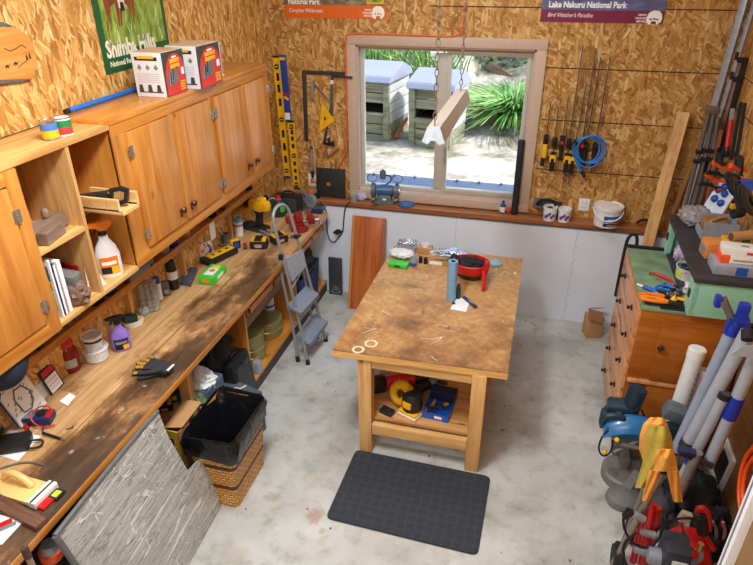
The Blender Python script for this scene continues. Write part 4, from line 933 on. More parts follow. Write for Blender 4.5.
# black iron hook and strap near the leaning stud
b = MB(); O = Vector((Yp(645, 228, YB+.05).x, YB+.06, .966)); b.tube([(-.07, 0, .02), (-.05, 0, .05), (0, 0, .06), (.05, 0, .045), (.06, 0, .0), (.03, -.03, .008)], .012, m_blackm, smooth=2); one('iron_hook', 'curved black iron hook lying on the ledge by the leaning stud', 'hook', b, O)
pts = [Yp(x, y, 4.345) for x, y in ((615.5, 296), (621, 268), (626, 243), (630, 235), (636, 234), (637.5, 240), (636, 247))]
O = pts[0].copy(); b = MB(); b.tube([p-O for p in pts], .012, m_blackm, n=6, smooth=2); one('black_strap', 'black rubber strap looped over the back edge of the dresser', 'strap', b, O)
# ---------------------------------------------------------------- ledge things
LZ = .9655
P = Zp(383, 205, LZ); s = sz(P, 1)
t = thing('bench_grinder', 'blue bench grinder with wire eye guards and a small lamp on the ledge', 'grinder', (P.x, YB+.075, LZ), .12)
m_gb = mat('grinder_blue', (52, 92, 142), .35); m_gg = mat('grinder_grey', (86, 104, 108), .45)
b = MB(); b.box((0, 0, .012), (.185, .13, .024), m_gg, bev=.006); b.box((0, 0, .05), (.13, .10, .06), m_gg, taper=(.8, .8), bev=.006); b.box((0, -.052, .045), (.03, .006, .016), m_cream); part(t, 'base', b)
b = MB(); b.cyl((-.075, 0, .115), (.075, 0, .115), .05, m_gb, n=24, bev=.008); b.cyl((-.03, 0, .115), (.03, 0, .115), .053, m_gb, n=24); part(t, 'motor', b)
for sx in (-1, 1):
    b = MB(); b.cyl((sx*.088, 0, .115), (sx*.125, 0, .115), .066, m_gg, n=24, bev=.006); b.cyl((sx*.125, 0, .115), (sx*.135, 0, .115), .03, m_chrome, n=16); b.box((sx*.106, -.05, .05), (.04, .05, .02), m_chrome, bev=.003); g = part(t, 'wheel_guard', b)
    k = MB(); c = (sx*.115, -.02, .235); k.tube([(c[0]+.045*math.cos(a), c[1], c[2]+.036*math.sin(a)) for a in [2*PI*j/20 for j in range(20)]], .003, m_darksteel, closed=True, n=6); k.tube([(sx*.106, -.02, .17), (sx*.115, -.02, .2)], .005, m_blackm); part(g, 'eye_guard', k)
b = MB(); b.cyl((-.02, .0, .225), (-.02, 0, .30), .03, m_gg, r2=.027, n=16, bev=.006); b.cyl((-.02, 0, .30), (-.02, 0, .312), .01, m_gg); b.tube([(.0, .02, .16), (.05, .03, .19), (.055, .02, .24), (.01, 0, .26)], .006, m_blackm, smooth=2); part(t, 'lamp', b)
P = Zp(406, 206, LZ); b = MB(); r = sz(P, 8.2); b.lathe([(.012, 0), (r, 0), (r, .016), (r*.75, .018), (r*.7, .026), (r*.3, .028), (.012, .022)], [m_gb]*6, n=32); one('grinding_disc', 'flat blue grey grinding disc lying on the ledge beside the grinder', 'disc', b, (P.x, P.y+.02, LZ))
P = Zp(354, 202.5, LZ); b = MB(); b.box((0, 0, .045), (.05, .05, .09), mat('grey_block', (150, 148, 144), .6), bev=.006); one('power_supply', 'small grey power brick standing on the ledge by the grinder', 'power supply', b, (P.x, P.y+.015, LZ))
P = Zp(361, 200, LZ); b = MB(); b.lump((0, 0, .03), (.05, .04, .035), mat('lilac_rag', (196, 184, 214), .8), .3, 3, 2, flat=-.85); one('crumpled_rag', 'crumpled lilac rag tucked between power brick and grinder', 'rag', b, (P.x, YB+.09, LZ))
pts = [Vector((Yp(354, 200, YB).x-.03, YB-.012, .97)), *[Yp(x, y, YB-.02) for x, y in ((345, 206), (343.5, 222), (343, 232), (338, 238), (334, 243), (329, 240), (326.5, 228), (327.5, 212), (320, 202))]]
O = pts[0].copy(); b = MB(); b.tube([p-O for p in pts], .0055, m_blackm, smooth=2); v = Yp(338, 231, YB-.03)-O
for i in range(4): b.tube([v+Vector((-.05+.012*i, -.01*i, -.02)), v+Vector((0, -.012*i, .02-.006*i)), v+Vector((.045, -.008*i, .0)), v+Vector((.0, -.01*i, -.022)), v+Vector((-.05+.012*i, -.01*i, -.02))], .005, m_blackm, smooth=1, n=6)
one('power_cable', 'black power cable drooping in a bundle against the white wall', 'cable', b, O)
# window reveal things
A, B = Yp(520, 141, YU-.06), Yp(515, 206, YU-.06); zb = 1.0
b = MB(); O = Vector((B.x, YU-.055, LZ+.002)); b.cyl((0, 0, 0), (A.x-B.x+.012, .03, A.z-O.z), .028, mat('black_foam', (40, 42, 46), .8), n=18); b.cyl((0, 0, .0), (-.0, -.0, .001), .012, m_blackm)
one('foam_tube', 'black foam tube leaning in the corner of the window frame', 'tube', b, O)
P = Zp(504, 205, LZ); P.y = YU-.05
t = thing('glue_bottle', 'small navy and white bottle standing on the sill beside the foam tube', 'bottle', P)
b = MB(); b.lathe([(.024, 0), (.027, .01), (.027, .06), (.012, .085)], [m_bsl, m_whitep, m_bsl], n=16); part(t, 'body', b); b = MB(); b.lathe([(.012, .085), (.012, .105), (.004, .115), (0, .115)], m_bsl, n=12); part(t, 'cap', b)
P = Zp(510, 205, LZ); b = MB(); b.lump((0, 0, .03), (.018, .018, .032), mat('orange_red_cap', (224, 84, 48), .5), .2, 2, 1); one('plug_cap', 'small orange red plastic cap on the sill between bottle and foam tube', 'cap', b, (P.x, YU-.06, LZ))
# ---------------------------------------------------------------- hanging fluorescent light
N0 = Yp(434, 127, 3.05); E0 = Zp(462, 89, N0.z); O = Vector((N0.x, 3.05, N0.z)); L = (E0-N0).length; rz = -math.atan2(E0.x-N0.x, E0.y-N0.y)
t = thing('hanging_light', 'long twin tube fluorescent light hanging on chains before the window', 'ceiling light', O, rz)
m_fix = mat('fixture_tan_enamel', (190, 176, 164), .4, var=.03); m_fixw = mat('fixture_white', (186, 197, 204), .4)
b = MB(); XZ = Matrix(((1, 0, 0, 0), (0, 0, 1, 0), (0, 1, 0, 0), (0, 0, 0, 1)))
b.prism([(-.032, 0), (.032, 0), (.058, -.075), (.045, -.075), (.03, -.035), (-.03, -.035), (-.045, -.075), (-.058, -.075)], L, m_fix, XZ); part(t, 'housing', b)
b = MB(); b.prism([(-.032, .001), (.032, .001), (.06, -.078), (.03, -.09), (.012, -.07), (-.012, -.07), (-.03, -.09), (-.06, -.078)], .006, m_fixw, Matrix.Translation((0, -.006, 0)) @ XZ); part(t, 'end_plate', b); b = MB(); b.prism([(-.032, .001), (.032, .001), (.06, -.078), (-.06, -.078)], .006, m_fix, Matrix.Translation((0, L, 0)) @ XZ); part(t, 'end_plate', b)
for sx in (-1, 1): b = MB(); b.cyl((sx*.034, -.004, -.068), (sx*.034, L, -.068), .013, mat('unlit_tube', (226, 238, 234), .3), n=16); part(t, 'tube', b)
def chain(b, p, q, m):
    p, q = Vector(p), Vector(q); n = int((q-p).length/.034); d = (q-p)/n
    for i in range(n):
        c = p+d*(i+.5); s = Vector((1, 0, 0)) if i % 2 else Vector((0, 1, 0)); u = d.normalized()
        b.tube([c+u*(.022*math.sin(a))+s*(.010*math.cos(a)) for a in [2*PI*k/8 for k in range(8)]], .0028, m, n=5, closed=True)
for yy in (.02, L-.06):
    b = MB(); chain(b, (0, yy, .0), (0, yy, 3.59-O.z), m_steel); part(t, 'chain', b)
# ---------------------------------------------------------------- leaning boards by the white wall
b0, b1 = Zp(347.5, 308.5), Zp(380, 311); O = Vector((b0.x, YB-.22, 0)); T = Yp(352, 214, YB-.04); w = .315
b = MB(); b.box((w/2, 0, .445), (w, .03, .89), wood('mahogany_board', (150, 70, 26), (198, 108, 48), 'z', .4, .8, knots=False), bev=.002); b.box((.012, -.0155, .445), (.024, .002, .888), wood('board_edge', (176, 112, 44), (206, 146, 70), 'z', .5))
one('leaning_board', 'tall reddish timber shelf board leaning on the white wall behind the table', 'board', b, (b0.x, 4.76, 0), (-.26, 0, 0))
A = Zp(329.3, 293.5); b = MB(); h = Yp(329, 256, YB-.03).z; w = .135
b.box((w/2, 0, h/2), (w, .014, h), mat('slate', (58, 62, 66), .6, var=.2), bev=.002)
M = MK((0, -.0078, 0)); m_chk = mat('chalk_line', (160, 164, 168), .8)
for pth in ([(.03, .03), (.06, .10), (.075, .06), (.09, .09), (.115, .03)], [(.02, .035), (.05, .02), (.1, .022), (.12, .04)], [(.05, .06), (.07, .05), (.09, .055)]):
    for p, q in zip(pth, pth[1:]): b.tube([(p[0], p[1], 0), (q[0], q[1], 0)], .0022, m_chk, n=5, M=M)
one('slate', 'narrow dark slate panel with a chalk sketch standing by the white wall', 'panel', b, (A.x, A.y, 0), (-.06, 0, 0))
# ================================================================ THINGS ON THE BENCH, SHELVES AND LEDGE
def bp(x, y, z=BZ+.001): return Zp(x, y, z)
def face(P): return math.atan2(-P[0], P[1])
def dims(P, wpx, ytop, xtop=None, x=None): return sz(P, wpx), ht(P, xtop if xtop is not None else x, ytop)
m_purp = mat('lavender_plastic', (142, 118, 206), .35)
m_navy = mat('navy_plastic', (30, 44, 84), .4)
m_redd = mat('dark_red_plastic', (132, 20, 22), .3)
m_clear = mat('cloudy_clear_plastic', (206, 212, 214), .25, var=.08, trans=.35)
m_silverp = mat('silver_grey_plastic', (150, 154, 160), .35, .3)
m_orangep = mat('bright_orange_plastic', (240, 128, 24), .4)
m_teal = mat('dark_teal_plastic', (26, 66, 76), .4)
def spray(label, P, h, w, body, trig, lab=None, lab2=None, rz=None, d=.55):
    t = thing('spray_bottle', label, 'spray bottle', P, face(P) if rz is None else rz)
    b = MB(); S = Matrix.Diagonal((1, d, 1, 1)); r = w/2
    b.lathe([(r*.9, 0), (r, h*.03), (r, h*.4), (r*.8, h*.55), (r*.4, h*.68), (r*.34, h*.78)], body, n=24, M=S); part(t, 'bottle', b)
    b = MB(); b.cyl((0, 0, h*.76), (0, 0, h*.83), r*.36, m_black, n=14); part(t, 'collar', b)
    b = MB(); XZ = Matrix.Translation((0, r*.22, 0)) @ Matrix(((1, 0, 0, 0), (0, 0, -1, 0), (0, 1, 0, 0), (0, 0, 0, 1)))
    b.prism([(-r*1.0, h*.90), (-r*.95, h*.97), (-.1*r, h), (r*.7, h*.99), (r*.9, h*.93), (r*.3, h*.83), (-r*.25, h*.83), (-r*.35, h*.88)], r*.44, trig, XZ, bev=r*.06); part(t, 'trigger_head', b)
    b = MB(); b.tube([(-r*.45, 0, h*.89), (-r*.55, 0, h*.82), (-r*.75, 0, h*.77)], r*.1, m_black, n=6); b.cyl((-r*.98, 0, h*.935), (-r*1.12, 0, h*.935), r*.13, m_black, n=8); part(t, 'trigger', b)
    if lab:
        b = MB()
        def lw(a0, a1, z0, z1, m, off): b.sheet(lambda u, v: ((r+off)*math.sin(a0+(a1-a0)*u), -(r+off)*d*math.cos(a0+(a1-a0)*u), z0+(z1-z0)*v), 8, 2, m, .0008)
        lw(-.8, .8, h*.07, h*.38, lab, .0012)
        if lab2: lw(-.75, .2, h*.08, h*.2, m_blackm, .0022); lw(.1, .75, h*.08, h*.2, m_yellow, .0026); lw(-.6, .6, h*.24, h*.30, lab2, .0022)
        part(t, 'label', b)
    return t
def can(name, label, cat, P, r, h, body, lid, rz=None, band=None, rim=True, band2=None):
    t = thing(name, label, cat, P, face(P) if rz is None else rz)
    b = MB(); b.cyl((0, 0, 0), (0, 0, h), r, body, n=24, bev=r*.06)
    if band: wrap2(b, r, h*.12, h*.5, band)
    if band2: wrap2(b, r, h*.5, h*.88, band2)
    part(t, 'body', b)
    b = MB()
    if rim: b.lathe([(r*1.03, h*.97), (r*1.03, h*1.02), (r*.92, h*1.02), (r*.9, h*.985), (0, h*.985)], lid, n=24)
    else: b.lathe([(r*.96, h), (r*.96, h*1.3), (r*.8, h*1.36), (0, h*1.36)], lid, n=24)
    part(t, 'lid', b); return t
def wrap2(b, r, z0, z1, m, a0=-1.5, a1=1.5, off=.001):
    b.sheet(lambda u, v: ((r+off)*math.sin(a0+(a1-a0)*u), -(r+off)*math.cos(a0+(a1-a0)*u), z0+(z1-z0)*v), 14, 2, m, .001)
# --- on top of the open shelves
P = Zp(51.5, 138.5, 2.2405); can('food_can', 'small tin with blue and yellow label standing on the shelf unit top', 'tin', P, .036, .082, m_chrome, m_steel, band=m_yellow, band2=mat('label_sky', (76, 124, 190), .4))
P = Zp(65.5, 135, 2.2405); can('food_can', 'small tin with green and white label standing on the shelf unit top', 'tin', P, .036, .082, m_whitep, m_steel, band=mat('label_red', (190, 60, 60), .4), band2=mat('label_green', (36, 130, 70), .4))
A, B = Zp(69, 110.5, 2.275), Zp(152, 84, 2.275); A.x = max(A.x, LW+.02); B.x = max(B.x, LW+.02)
t = thing('blue_pole', 'bright blue pole with black tip lying on the cabinets against the wall', 'pole', (0, 0, 0)); B2 = A+(B-A)*1.7; A0 = A.copy(); t.location = A0
b = MB(); b.cyl((0, 0, 0), B2-A0, .013, mat('bright_blue_tube', (20, 110, 214), .3), n=16); part(t, 'tube', b)
b = MB(); b.cyl((B2-A0)*-.0, (A0-B2).normalized()*.03, .0135, m_black, n=16); part(t, 'tip', b)
b = MB(); A = Zp(70, 117, 2.2385+.006); b.box((0, 0, .007), (.022, .26, .012), m_rawy, bev=.001); one('wood_strip', 'thin raw wood strip lying across the end of the cabinet top', 'wood', b, (A.x+.05, 2.42, 2.239), .9)
# boxed tools on the cabinet
m_bxg = mat('carton_pale', (222, 224, 226), .55, var=.02); m_bxd = mat('carton_charcoal', (62, 62, 58), .5); m_bxr = mat('carton_red', (216, 48, 40), .45); m_ctop = mat('carton_top', (214, 176, 134), .7)
def carton(label, P, w, dp, h, rz, first):
    t = thing('carton', label, 'carton', P, rz, 'red fronted cartons on the cabinet')
    # local: front (+x) dark and red, side (-y) pale printed
    b = MB(); b.box((0, 0, h/2), (w, dp, h), m_bxg, bev=.002); b.box((0, 0, h-.0008), (w-.004, dp-.004, .003), m_ctop); part(t, 'box', b)
    b = MB(); F = Matrix.Translation((w/2+.0006, 0, 0)) @ Matrix(((0, 0, 1, 0), (1, 0, 0, 0), (0, 1, 0, 0), (0, 0, 0, 1)))
    a = dp/2
    b.prism([(-a, .002), (a, .002), (a, h-.002), (-a, h-.002)], .001, m_bxd, F)
    b.prism([(-a*.86, .004), (a*.94, .004), (a*.94, h*.62), (a*.8, h*.78), (a*.45, h*.90), (0, h*.93), (-a*.4, h*.86), (-a*.7, h*.70), (-a*.84, h*.5)], .0016, m_bxr, F)
    b.prism([(-a*.7, h*.2), (a*.25, h*.30), (a*.32, h*.64), (-a*.62, h*.52)], .0022, mat('printed_brush', (104, 106, 110), .4, var=.4, scale=60), F)
    for k in range(4): b.prism([(-a*.62+.012*k, h*.24+.008*k), (-a*.5+.012*k, h*.24+.008*k), (-a*.42+.012*k, h*.5+.008*k), (-a*.54+.012*k, h*.5+.008*k)], .0026, m_bxd if k % 2 else m_silverp, F)
    for z, s in ((.72, .036), (.60, .042)): b.text('WIRE CUP' if z > .7 else 'BRUSH SET' if False else 'Sandisc', s, m_yellow, F @ Matrix.Translation((.01, h*z, .0022)), align='CENTER', bold=.001, sx=.8) if False else b.prism([(-a*.35, h*z), (a*.55, h*z+.004), (a*.55, h*z+.026), (-a*.35, h*z+.022)], .0022, m_yellow, F)
    b.prism([(-a*.1, h*.83), (a*.3, h*.84), (a*.3, h*.88), (-a*.1, h*.87)], .0022, m_whiteprint, F)
    for k in range(4): b.prism([(a*.4, h*.07+.014*k), (a*.88, h*.07+.014*k), (a*.88, h*.07+.014*k+.008), (a*.4, h*.07+.014*k+.008)], .0022, m_yellow, F)
    b.prism([(a*.62, h*.42), (a*.88, h*.42), (a*.88, h*.58), (a*.62, h*.58)], .0022, m_whiteprint, F)
    part(t, 'printed_front', b)
    b = MB(); S = Matrix.Translation((0, -dp/2-.0006, 0)) @ Matrix(((1, 0, 0, 0), (0, 0, -1, 0), (0, 1, 0, 0), (0, 0, 0, 1))); q = w/2
    b.prism([(-q*.8, h*.82), (q*.7, h*.82), (q*.7, h*.9), (-q*.8, h*.9)], .001, m_blackm, S); b.prism([(-q*.6, h*.86), (q*.5, h*.86), (q*.5, h*.92), (-q*.6, h*.92)], .0014, m_yellow, S)
    for k in range(3): b.prism([(q*(-.7+.55*k), h*.66), (q*(-.55+.55*k), h*.60), (q*(-.4+.55*k), h*.66), (q*(-.55+.55*k), h*.74)], .001, m_grey, S)
    for k in range(5): b.prism([(-q*.8, h*(.34+.045*k)), (q*.75, h*(.34+.045*k)), (q*.75, h*(.345+.045*k)), (-q*.8, h*(.345+.045*k))], .0008, m_grey, S)
    for k in range(3): b.prism([(q*(-.8+.6*k), h*.13), (q*(-.5+.6*k), h*.13), (q*(-.55+.6*k), h*.28), (q*(-.75+.6*k), h*.28)], .001, m_bxd, S)
    b.prism([(-q*.8, h*.1), (q*.8, h*.1), (q*.8, h*.125), (-q*.8, h*.125)], .001, m_blackm, S)
    part(t, 'printed_side', b); return t
cz = 2.2615
A, B, C_ = Zp(140, 95.5, cz), Zp(167, 97.8, cz), Zp(188, 90.5, cz)
w_ = .185; d_ = (C_-B).length
t = carton('red fronted carton standing nearest the shelves on the cabinet top', ((A.x+B.x)/2+.002, (B.y+C_.y)/2, cz), (B-A).length, d_, ht(B, 160.5, 53), 0, True)
A, B, C_ = Zp(180, 88, cz), Zp(200, 90, cz), Zp(220.5, 81.5, cz)
carton('red fronted carton behind the first one, with a pale printed side', (B.x-.105, (B.y+C_.y)/2+.012, cz), .205, (C_-B).length-.01, ht(B, 193.5, 47), 0, False)
P = Zp(222, 77, cz); b = MB(); b.box((0, 0, .105), (.16, .022, .21), m_whitep, bev=.002); b.box((.0805, 0, .11), (.001, .02, .19), mat('carton_print', (200, 120, 120), .5)); one('thin_carton', 'thin white carton standing against the far side of the red cartons', 'carton', b, (P.x-.085, P.y+.035, cz))
# --- inside the open shelves
m_gw = wood('weathered_block', (108, 84, 68), (150, 122, 102), 'y', .7, 1.2, knots=False)
P = Zp(50, 240, 1.8305); t = thing('wood_plane', 'weathered grey brown wooden hand plane on the middle shelf', 'plane', (-2.17, 2.10, 1.8305), .05)
b = MB(); b.box((0, 0, .032), (.075, .26, .064), m_gw, bev=.004); part(t, 'body', b); b = MB(); b.box((.07, -.03, .03), (.05, .15, .06), m_gw, rot=(0, 0, .15), bev=.004); part(t, 'side_block', b)
b = MB(); b.ball((-.01, .055, .085), (.02, .02, .03), m_gw, n=8); part(t, 'knob', b)
# mitre box
t = thing('mitre_box', 'raw pine mitre box sticking out of the shelf with a hand saw in it', 'mitre box', (-2.045, 2.415, 1.8535), -.0)
b = MB(); b.box((0, 0, .011), (.27, .13, .018), m_rawx, bev=.001); part(t, 'base_board', b)
for s in (1, -1):
    b = MB(); 
    for x0, x1 in ((-.135, -.045), (-.041, .041), (.045, .11 if s < 0 else .135)): b.box(((x0+x1)/2, s*.058, .05), (x1-x0, .016, .07 if s > 0 else .06), m_rawx)
    b.box((0, s*.058, .018), (.26, .016, .02), m_rawx); part(t, 'fence', b)
t = thing('hand_saw', 'hand saw with a black grip resting in the mitre box', 'saw', (-2.03, 2.40, 1.93), (0, -.05, .25))
b = MB(); M = TM((0, 0, 0), (.35, 0, 0))
hpoly = [(.0, -.035), (.02, .035), (.085, .045), (.12, .03), (.10, -.035), (.055, -.05)]
frame_poly(b, hpoly, .02, .58, m_black, MK((0, .01, 0))); part(t, 'handle', b)
b = MB(); b.prism([(.01, -.03), (.015, .03), (-.22, .012), (-.22, -.008)], .0015, m_darksteel, MK((0, 0, 0))); part(t, 'blade', b)
b = MB(); b.cyl((.02, -.012, .02), (.02, .006, .02), .005, m_chrome, n=8); b.cyl((.012, -.012, -.02), (.012, .006, -.02), .005, m_chrome, n=8); part(t, 'rivets', b)
# spray bottle with orange head, white wedge
P = Zp(115, 270, 1.4615); P.x = -2.13; P.y = 2.425
spray('white spray bottle with orange trigger head standing in the open shelf', P, .315, .125, m_whitep, m_orangep, m_orangep, m_whiteprint, d=.5)
b = MB(); b.prism([(-.05, 0), (.05, 0), (-.035, .28)], .012, m_whitep, MK((0, 0, 0)), bev=.002); b.prism([(.0, 0), (.045, 0), (-.01, .2)], .02, m_rawx, MK((0, .025, 0))); one('white_wedge', 'white plastic wedge leaning on the shelf divider beside the spray bottle', 'wedge', b, (-2.12, 2.285, 1.4615), 1.2)
# manuals
bk = [('open manual with grey photo and yellow band', (206, 210, 214), .30, .012, True), ('dark navy spined manual', (44, 40, 66), .27, .018, False), ('white manual standing upright', (238, 238, 236), .275, .022, False)]
y = 1.985
for i, (lb, c, h, th, open_) in enumerate(bk):
    b = MB(); m = mat('manual_%d' % i, c, .6, var=.03); b.box((0, 0, h/2), (.21, th, h), m, bev=.001); b.box((.002, 0, h/2), (.207, th*.7, h-.006), m_paper)
    if open_:
        F = Matrix.Translation((.106, 0, 0)) @ Matrix(((0, 0, 1, 0), (1, 0, 0, 0), (0, 1, 0, 0), (0, 0, 0, 1)))
        b.box((.0, -th/2-.001, h*.78), (.19, .002, h*.25), mat('grey_photo', (104, 116, 130), .5, var=.4, scale=20)); b.box((0, -th/2-.001, h*.56), (.19, .002, h*.1), m_yellow); b.box((0, -th/2-.001, h*.3), (.19, .002, h*.3), mat('cream_page', (222, 208, 160), .6))
    one('manual', lb+(' leaning at the shelf edge' if i == 0 else ' between other manuals' if i == 1 else ' beside the leather glove'), 'book', b, (-2.185, y, 1.4615), .1 if i == 0 else 0, 'manuals on the bottom shelf'); y += th+.012 if i else .032
m_leather = mat('brown_leather', (132, 104, 88), .7, var=.25, scale=12)
t = thing('leather_glove', 'folded grey brown leather work glove stuffed beside the manuals', 'glove', (-2.12, 2.125, 1.4615), 0)
b = MB(); b.lump((0, 0, .06), (.10, .05, .075), m_leather, .3, 2.2, 3, flat=-.8); part(t, 'palm', b)
b = MB(); b.box((-.01, -.005, .135), (.13, .07, .08), mat('grey_cuff', (108, 106, 100), .8, var=.2), rot=(.12, .1, .1), bev=.02); part(t, 'cuff', b)
b = MB(); b.box((0, 0, .09), (.15, .012, .18), m_redd, bev=.001); b.box((.076, 0, .07), (.001, .01, .12), m_blue); one('manual', 'dark red manual behind the leather glove', 'book', b, (-2.18, 2.188, 1.4615), -.12, 'manuals on the bottom shelf')
# --- jars and rolls on the ledge below the cabinets
LGZ = 1.2155; rnd = random.Random(12)
jl = [(1.80, (120, 140, 160), 'grey blue lidded jar at the viewer end of the ledge', .03), (1.92, (176, 200, 214), 'pale glass jar with a blue lid, ledge below the door cabinet', .034), (2.03, (90, 110, 120), 'dark glass jar beside the pale one on the ledge', .03),
      (2.16, (214, 214, 210), 'clear jar of screws under the leather glove shelf', .03), (2.26, (60, 76, 130), 'small jar with navy lid under the divider', .026), (2.33, (46, 70, 160), 'small jar with bright blue lid next to the navy lid', .026),
      (2.50, (36, 36, 38), 'squat black roll on the ledge below the spray bottle', .045), (2.62, (40, 72, 120), 'blue tape roll on the ledge at the cabinet corner', .045),
      (3.02, (36, 96, 132), 'teal jar under the cabinet near the grey tray', .032), (3.20, (40, 70, 180), 'pot with a blue lid under the second door', .036), (3.30, (30, 60, 190), 'wider pot with a vivid blue lid behind the paper note', .04), (3.48, (216, 204, 150), 'cream box on the ledge left of the paper note', .03),
      (3.86, (34, 34, 36), 'black pot under the third cabinet door', .036), (4.02, (120, 84, 52), 'brown wooden pot on the ledge', .03), (4.5, (40, 50, 130), 'blue tin near the far end of the ledge', .03)]
for i, (y, c, lb, r) in enumerate(jl):
    m = mat('jar_lid_%d' % i, c, .4); h = rnd.uniform(.05, .085)
    t = thing('storage_jar', lb, 'jar', (LW+.055, y, LGZ), 0, 'jars on the ledge')
    b = MB(); b.lathe([(r*.92, 0), (r, .006), (r, h*.72), (r*.9, h*.76)], m_clear if i in (1, 3, 4, 5, 8, 9) else m, n=18); part(t, 'body', b)
    b = MB(); b.lathe([(r*1.0, h*.74), (r*1.02, h), (r*.9, h*1.03), (0, h*1.03)], m, n=18); part(t, 'lid', b)
b = MB(); b.box((0, 0, .03), (.10, .20, .06), mat('grey_tray', (122, 128, 140), .5), bev=.006); b.box((0, 0, .058), (.085, .185, .012), m_darksteel, bev=.002); one('parts_tray', 'grey plastic parts tray jutting out under the first cabinet door', 'tray', b, (LW+.075, 2.84, LGZ+.02), 0)
P = Xp(213, 231, LW+.128); b = MB(); b.box((0, 0, 0), (.002, .075, .13), m_paper); one('paper_note', 'small white paper note pinned to the ledge front', 'note', b, (LW+.124, P.y, P.z), (0, 0, 0))
# --- bench top, from the viewer end
P = Xp(4, 368, -2.15); O = Vector((-2.172, P.y, P.z))
t = thing('baseball_cap', 'dark navy baseball cap hung under the door cabinet', 'cap', O, 0)
m_cap = mat('cap_navy', (32, 42, 60), .85, var=.15)
b = MB(); b.ball((0, 0, .02), (.115, .115, .125), m_cap, n=16); b.ball((0, 0, .145), (.012, .012, .006), m_cap, n=6); part(t, 'crown', b)
b = MB(); b.sheet(lambda u, v: ((.085+.05*v)*math.cos(-2.6+1.6*u), (.085+.05*v)*math.sin(-2.6+1.6*u), -.06-.02*v-.02*(2*u-1)**2), 12, 4, m_cap, .006); part(t, 'peak', b)
A, B = bp(12, 424), bp(37, 400); ang = span(A, B); L = (B-A).length
t = thing('catalogue', 'white catalogue with a chain loop cover drawing leaning at the bench back', 'book', (A.x+.075, A.y-.02, BZ+.009), (0, 0, ang)); 
b = MB(); R_ = Matrix.Rotation(-.38, 4, 'X')
b.box((L/2, .0, .125), (L, .022, .25), m_whitep, M=R_, bev=.001); b.box((L/2, .006, .125), (L+.002, .012, .246), m_bsl, M=R_); part(t, 'book_block', b)
b = MB(); F = R_ @ MK((0, -.0118, 0)); pts = [(L*.3, .05), (L*.28, .13), (L*.42, .17), (L*.68, .165), (L*.8, .12), (L*.74, .07), (L*.55, .04)]
for p, q in zip(pts, pts[1:]+pts[:1]): b.tube([(p[0], p[1], 0), (q[0], q[1], 0)], .0035, m_darksteel, n=6, M=F)
rr = random.Random(1)
for k in range(26): x, y = rr.uniform(.01, L-.02), rr.uniform(.02, .23); b.box((x, y, .0), (.018, .006, .001), m_silverp, M=F, rot=(0, 0, .6))
b.box((L*.72, .085, .0008), (.012, .008, .001), m_red, M=F); part(t, 'cover_print', b)
A, B = bp(46, 392.5), bp(58.5, 380); ang = span(A, B); L = (B-A).length; R_ = Matrix.Rotation(-.3, 4, 'X')
t = thing('blister_card', 'black red and white blister card leaning on the bench back', 'packaging', (A.x+.055, A.y-.02, BZ+.003), (0, 0, ang))
b = MB(); b.box((L/2, 0, .075), (L, .006, .15), m_black, M=R_, bev=.001); b.box((L/2, -.004, .052), (L*.82, .002, .088), m_paper, M=R_); b.box((L/2, -.004, .122), (L*.8, .002, .03), m_red, M=R_)
for k in range(3): b.box((L/2, -.0054, .03+.022*k), (L*.7, .001, .002), m_red, M=R_)
b.box((-.01, .02, .05), (.05, .003, .09), m_paper, M=R_); part(t, 'card', b)
c4 = [bp(x, y) for x, y in ((30, 414), (53, 390.5), (78, 394), (56, 412))]
b = MB(); O = c4[0].copy(); b.prism([(p.x-O.x, p.y-O.y) for p in c4], .006, m_card); q = [bp(x, y) for x, y in ((60, 402), (68, 407), (76, 397), (70, 394))]; b.prism([(p.x-O.x, p.y-O.y) for p in q], .001, m_paper, TM((0, 0, .0062))); one('cardboard_sheet', 'flat tan cardboard sheet with a white label on the bench', 'cardboard', b, O)
# multimeter
P = bp(39, 421); t = thing('multimeter', 'dark multimeter with a red lead coiled round it on the bench', 'multimeter', P, .35)
b = MB(); b.box((0, 0, .022), (.15, .085, .044), m_navy, bev=.01); b.box((-.035, 0, .0445), (.05, .06, .003), m_silverp, bev=.001); b.cyl((.022, 0, .044), (.022, 0, .052), .02, m_black, n=16); part(t, 'body', b)
b = MB(); b.box((.06, 0, .045), (.025, .065, .006), m_red, bev=.002); part(t, 'jack_panel', b)
b = MB(); b.tube([(.07, .02, .045), (.05, .03, .075), (0, .02, .07), (-.02, -.03, .06), (.0, -.05, .03), (.05, -.07, .01), (.1, -.05, .012)], .004, m_red, smooth=2, n=6); part(t, 'test_lead', b)
A, B = bp(18.5, 415, BZ+.035), bp(28, 429, BZ+.012); O = Vector((B.x, B.y, BZ+.001)); b = MB(); b.cyl(A-O, B-O, .009, m_red, n=10); b.cyl(B-O, (B-O)+(B-A).normalized()*.02, .005, m_black, r2=.002, n=8); one('red_probe', 'red meter probe leaning from the catalogue foot', 'probe', b, O)
A, B = bp(43, 433, BZ+.012), bp(60, 438.5, BZ+.008); O = Vector((A.x, A.y, BZ+.001)); b = MB(); b.cyl(A-O, B-O, .007, m_black, n=10); b.cyl(B-O, B-O+(B-A).normalized()*.03, .0025, m_steel, n=6); b.tube([A-O, A-O+Vector((-.03, .03, .0)), A-O+Vector((-.03, .1, .01))], .003, m_black, smooth=2, n=6); one('black_probe', 'black meter probe lying on open bench boards', 'probe', b, O)
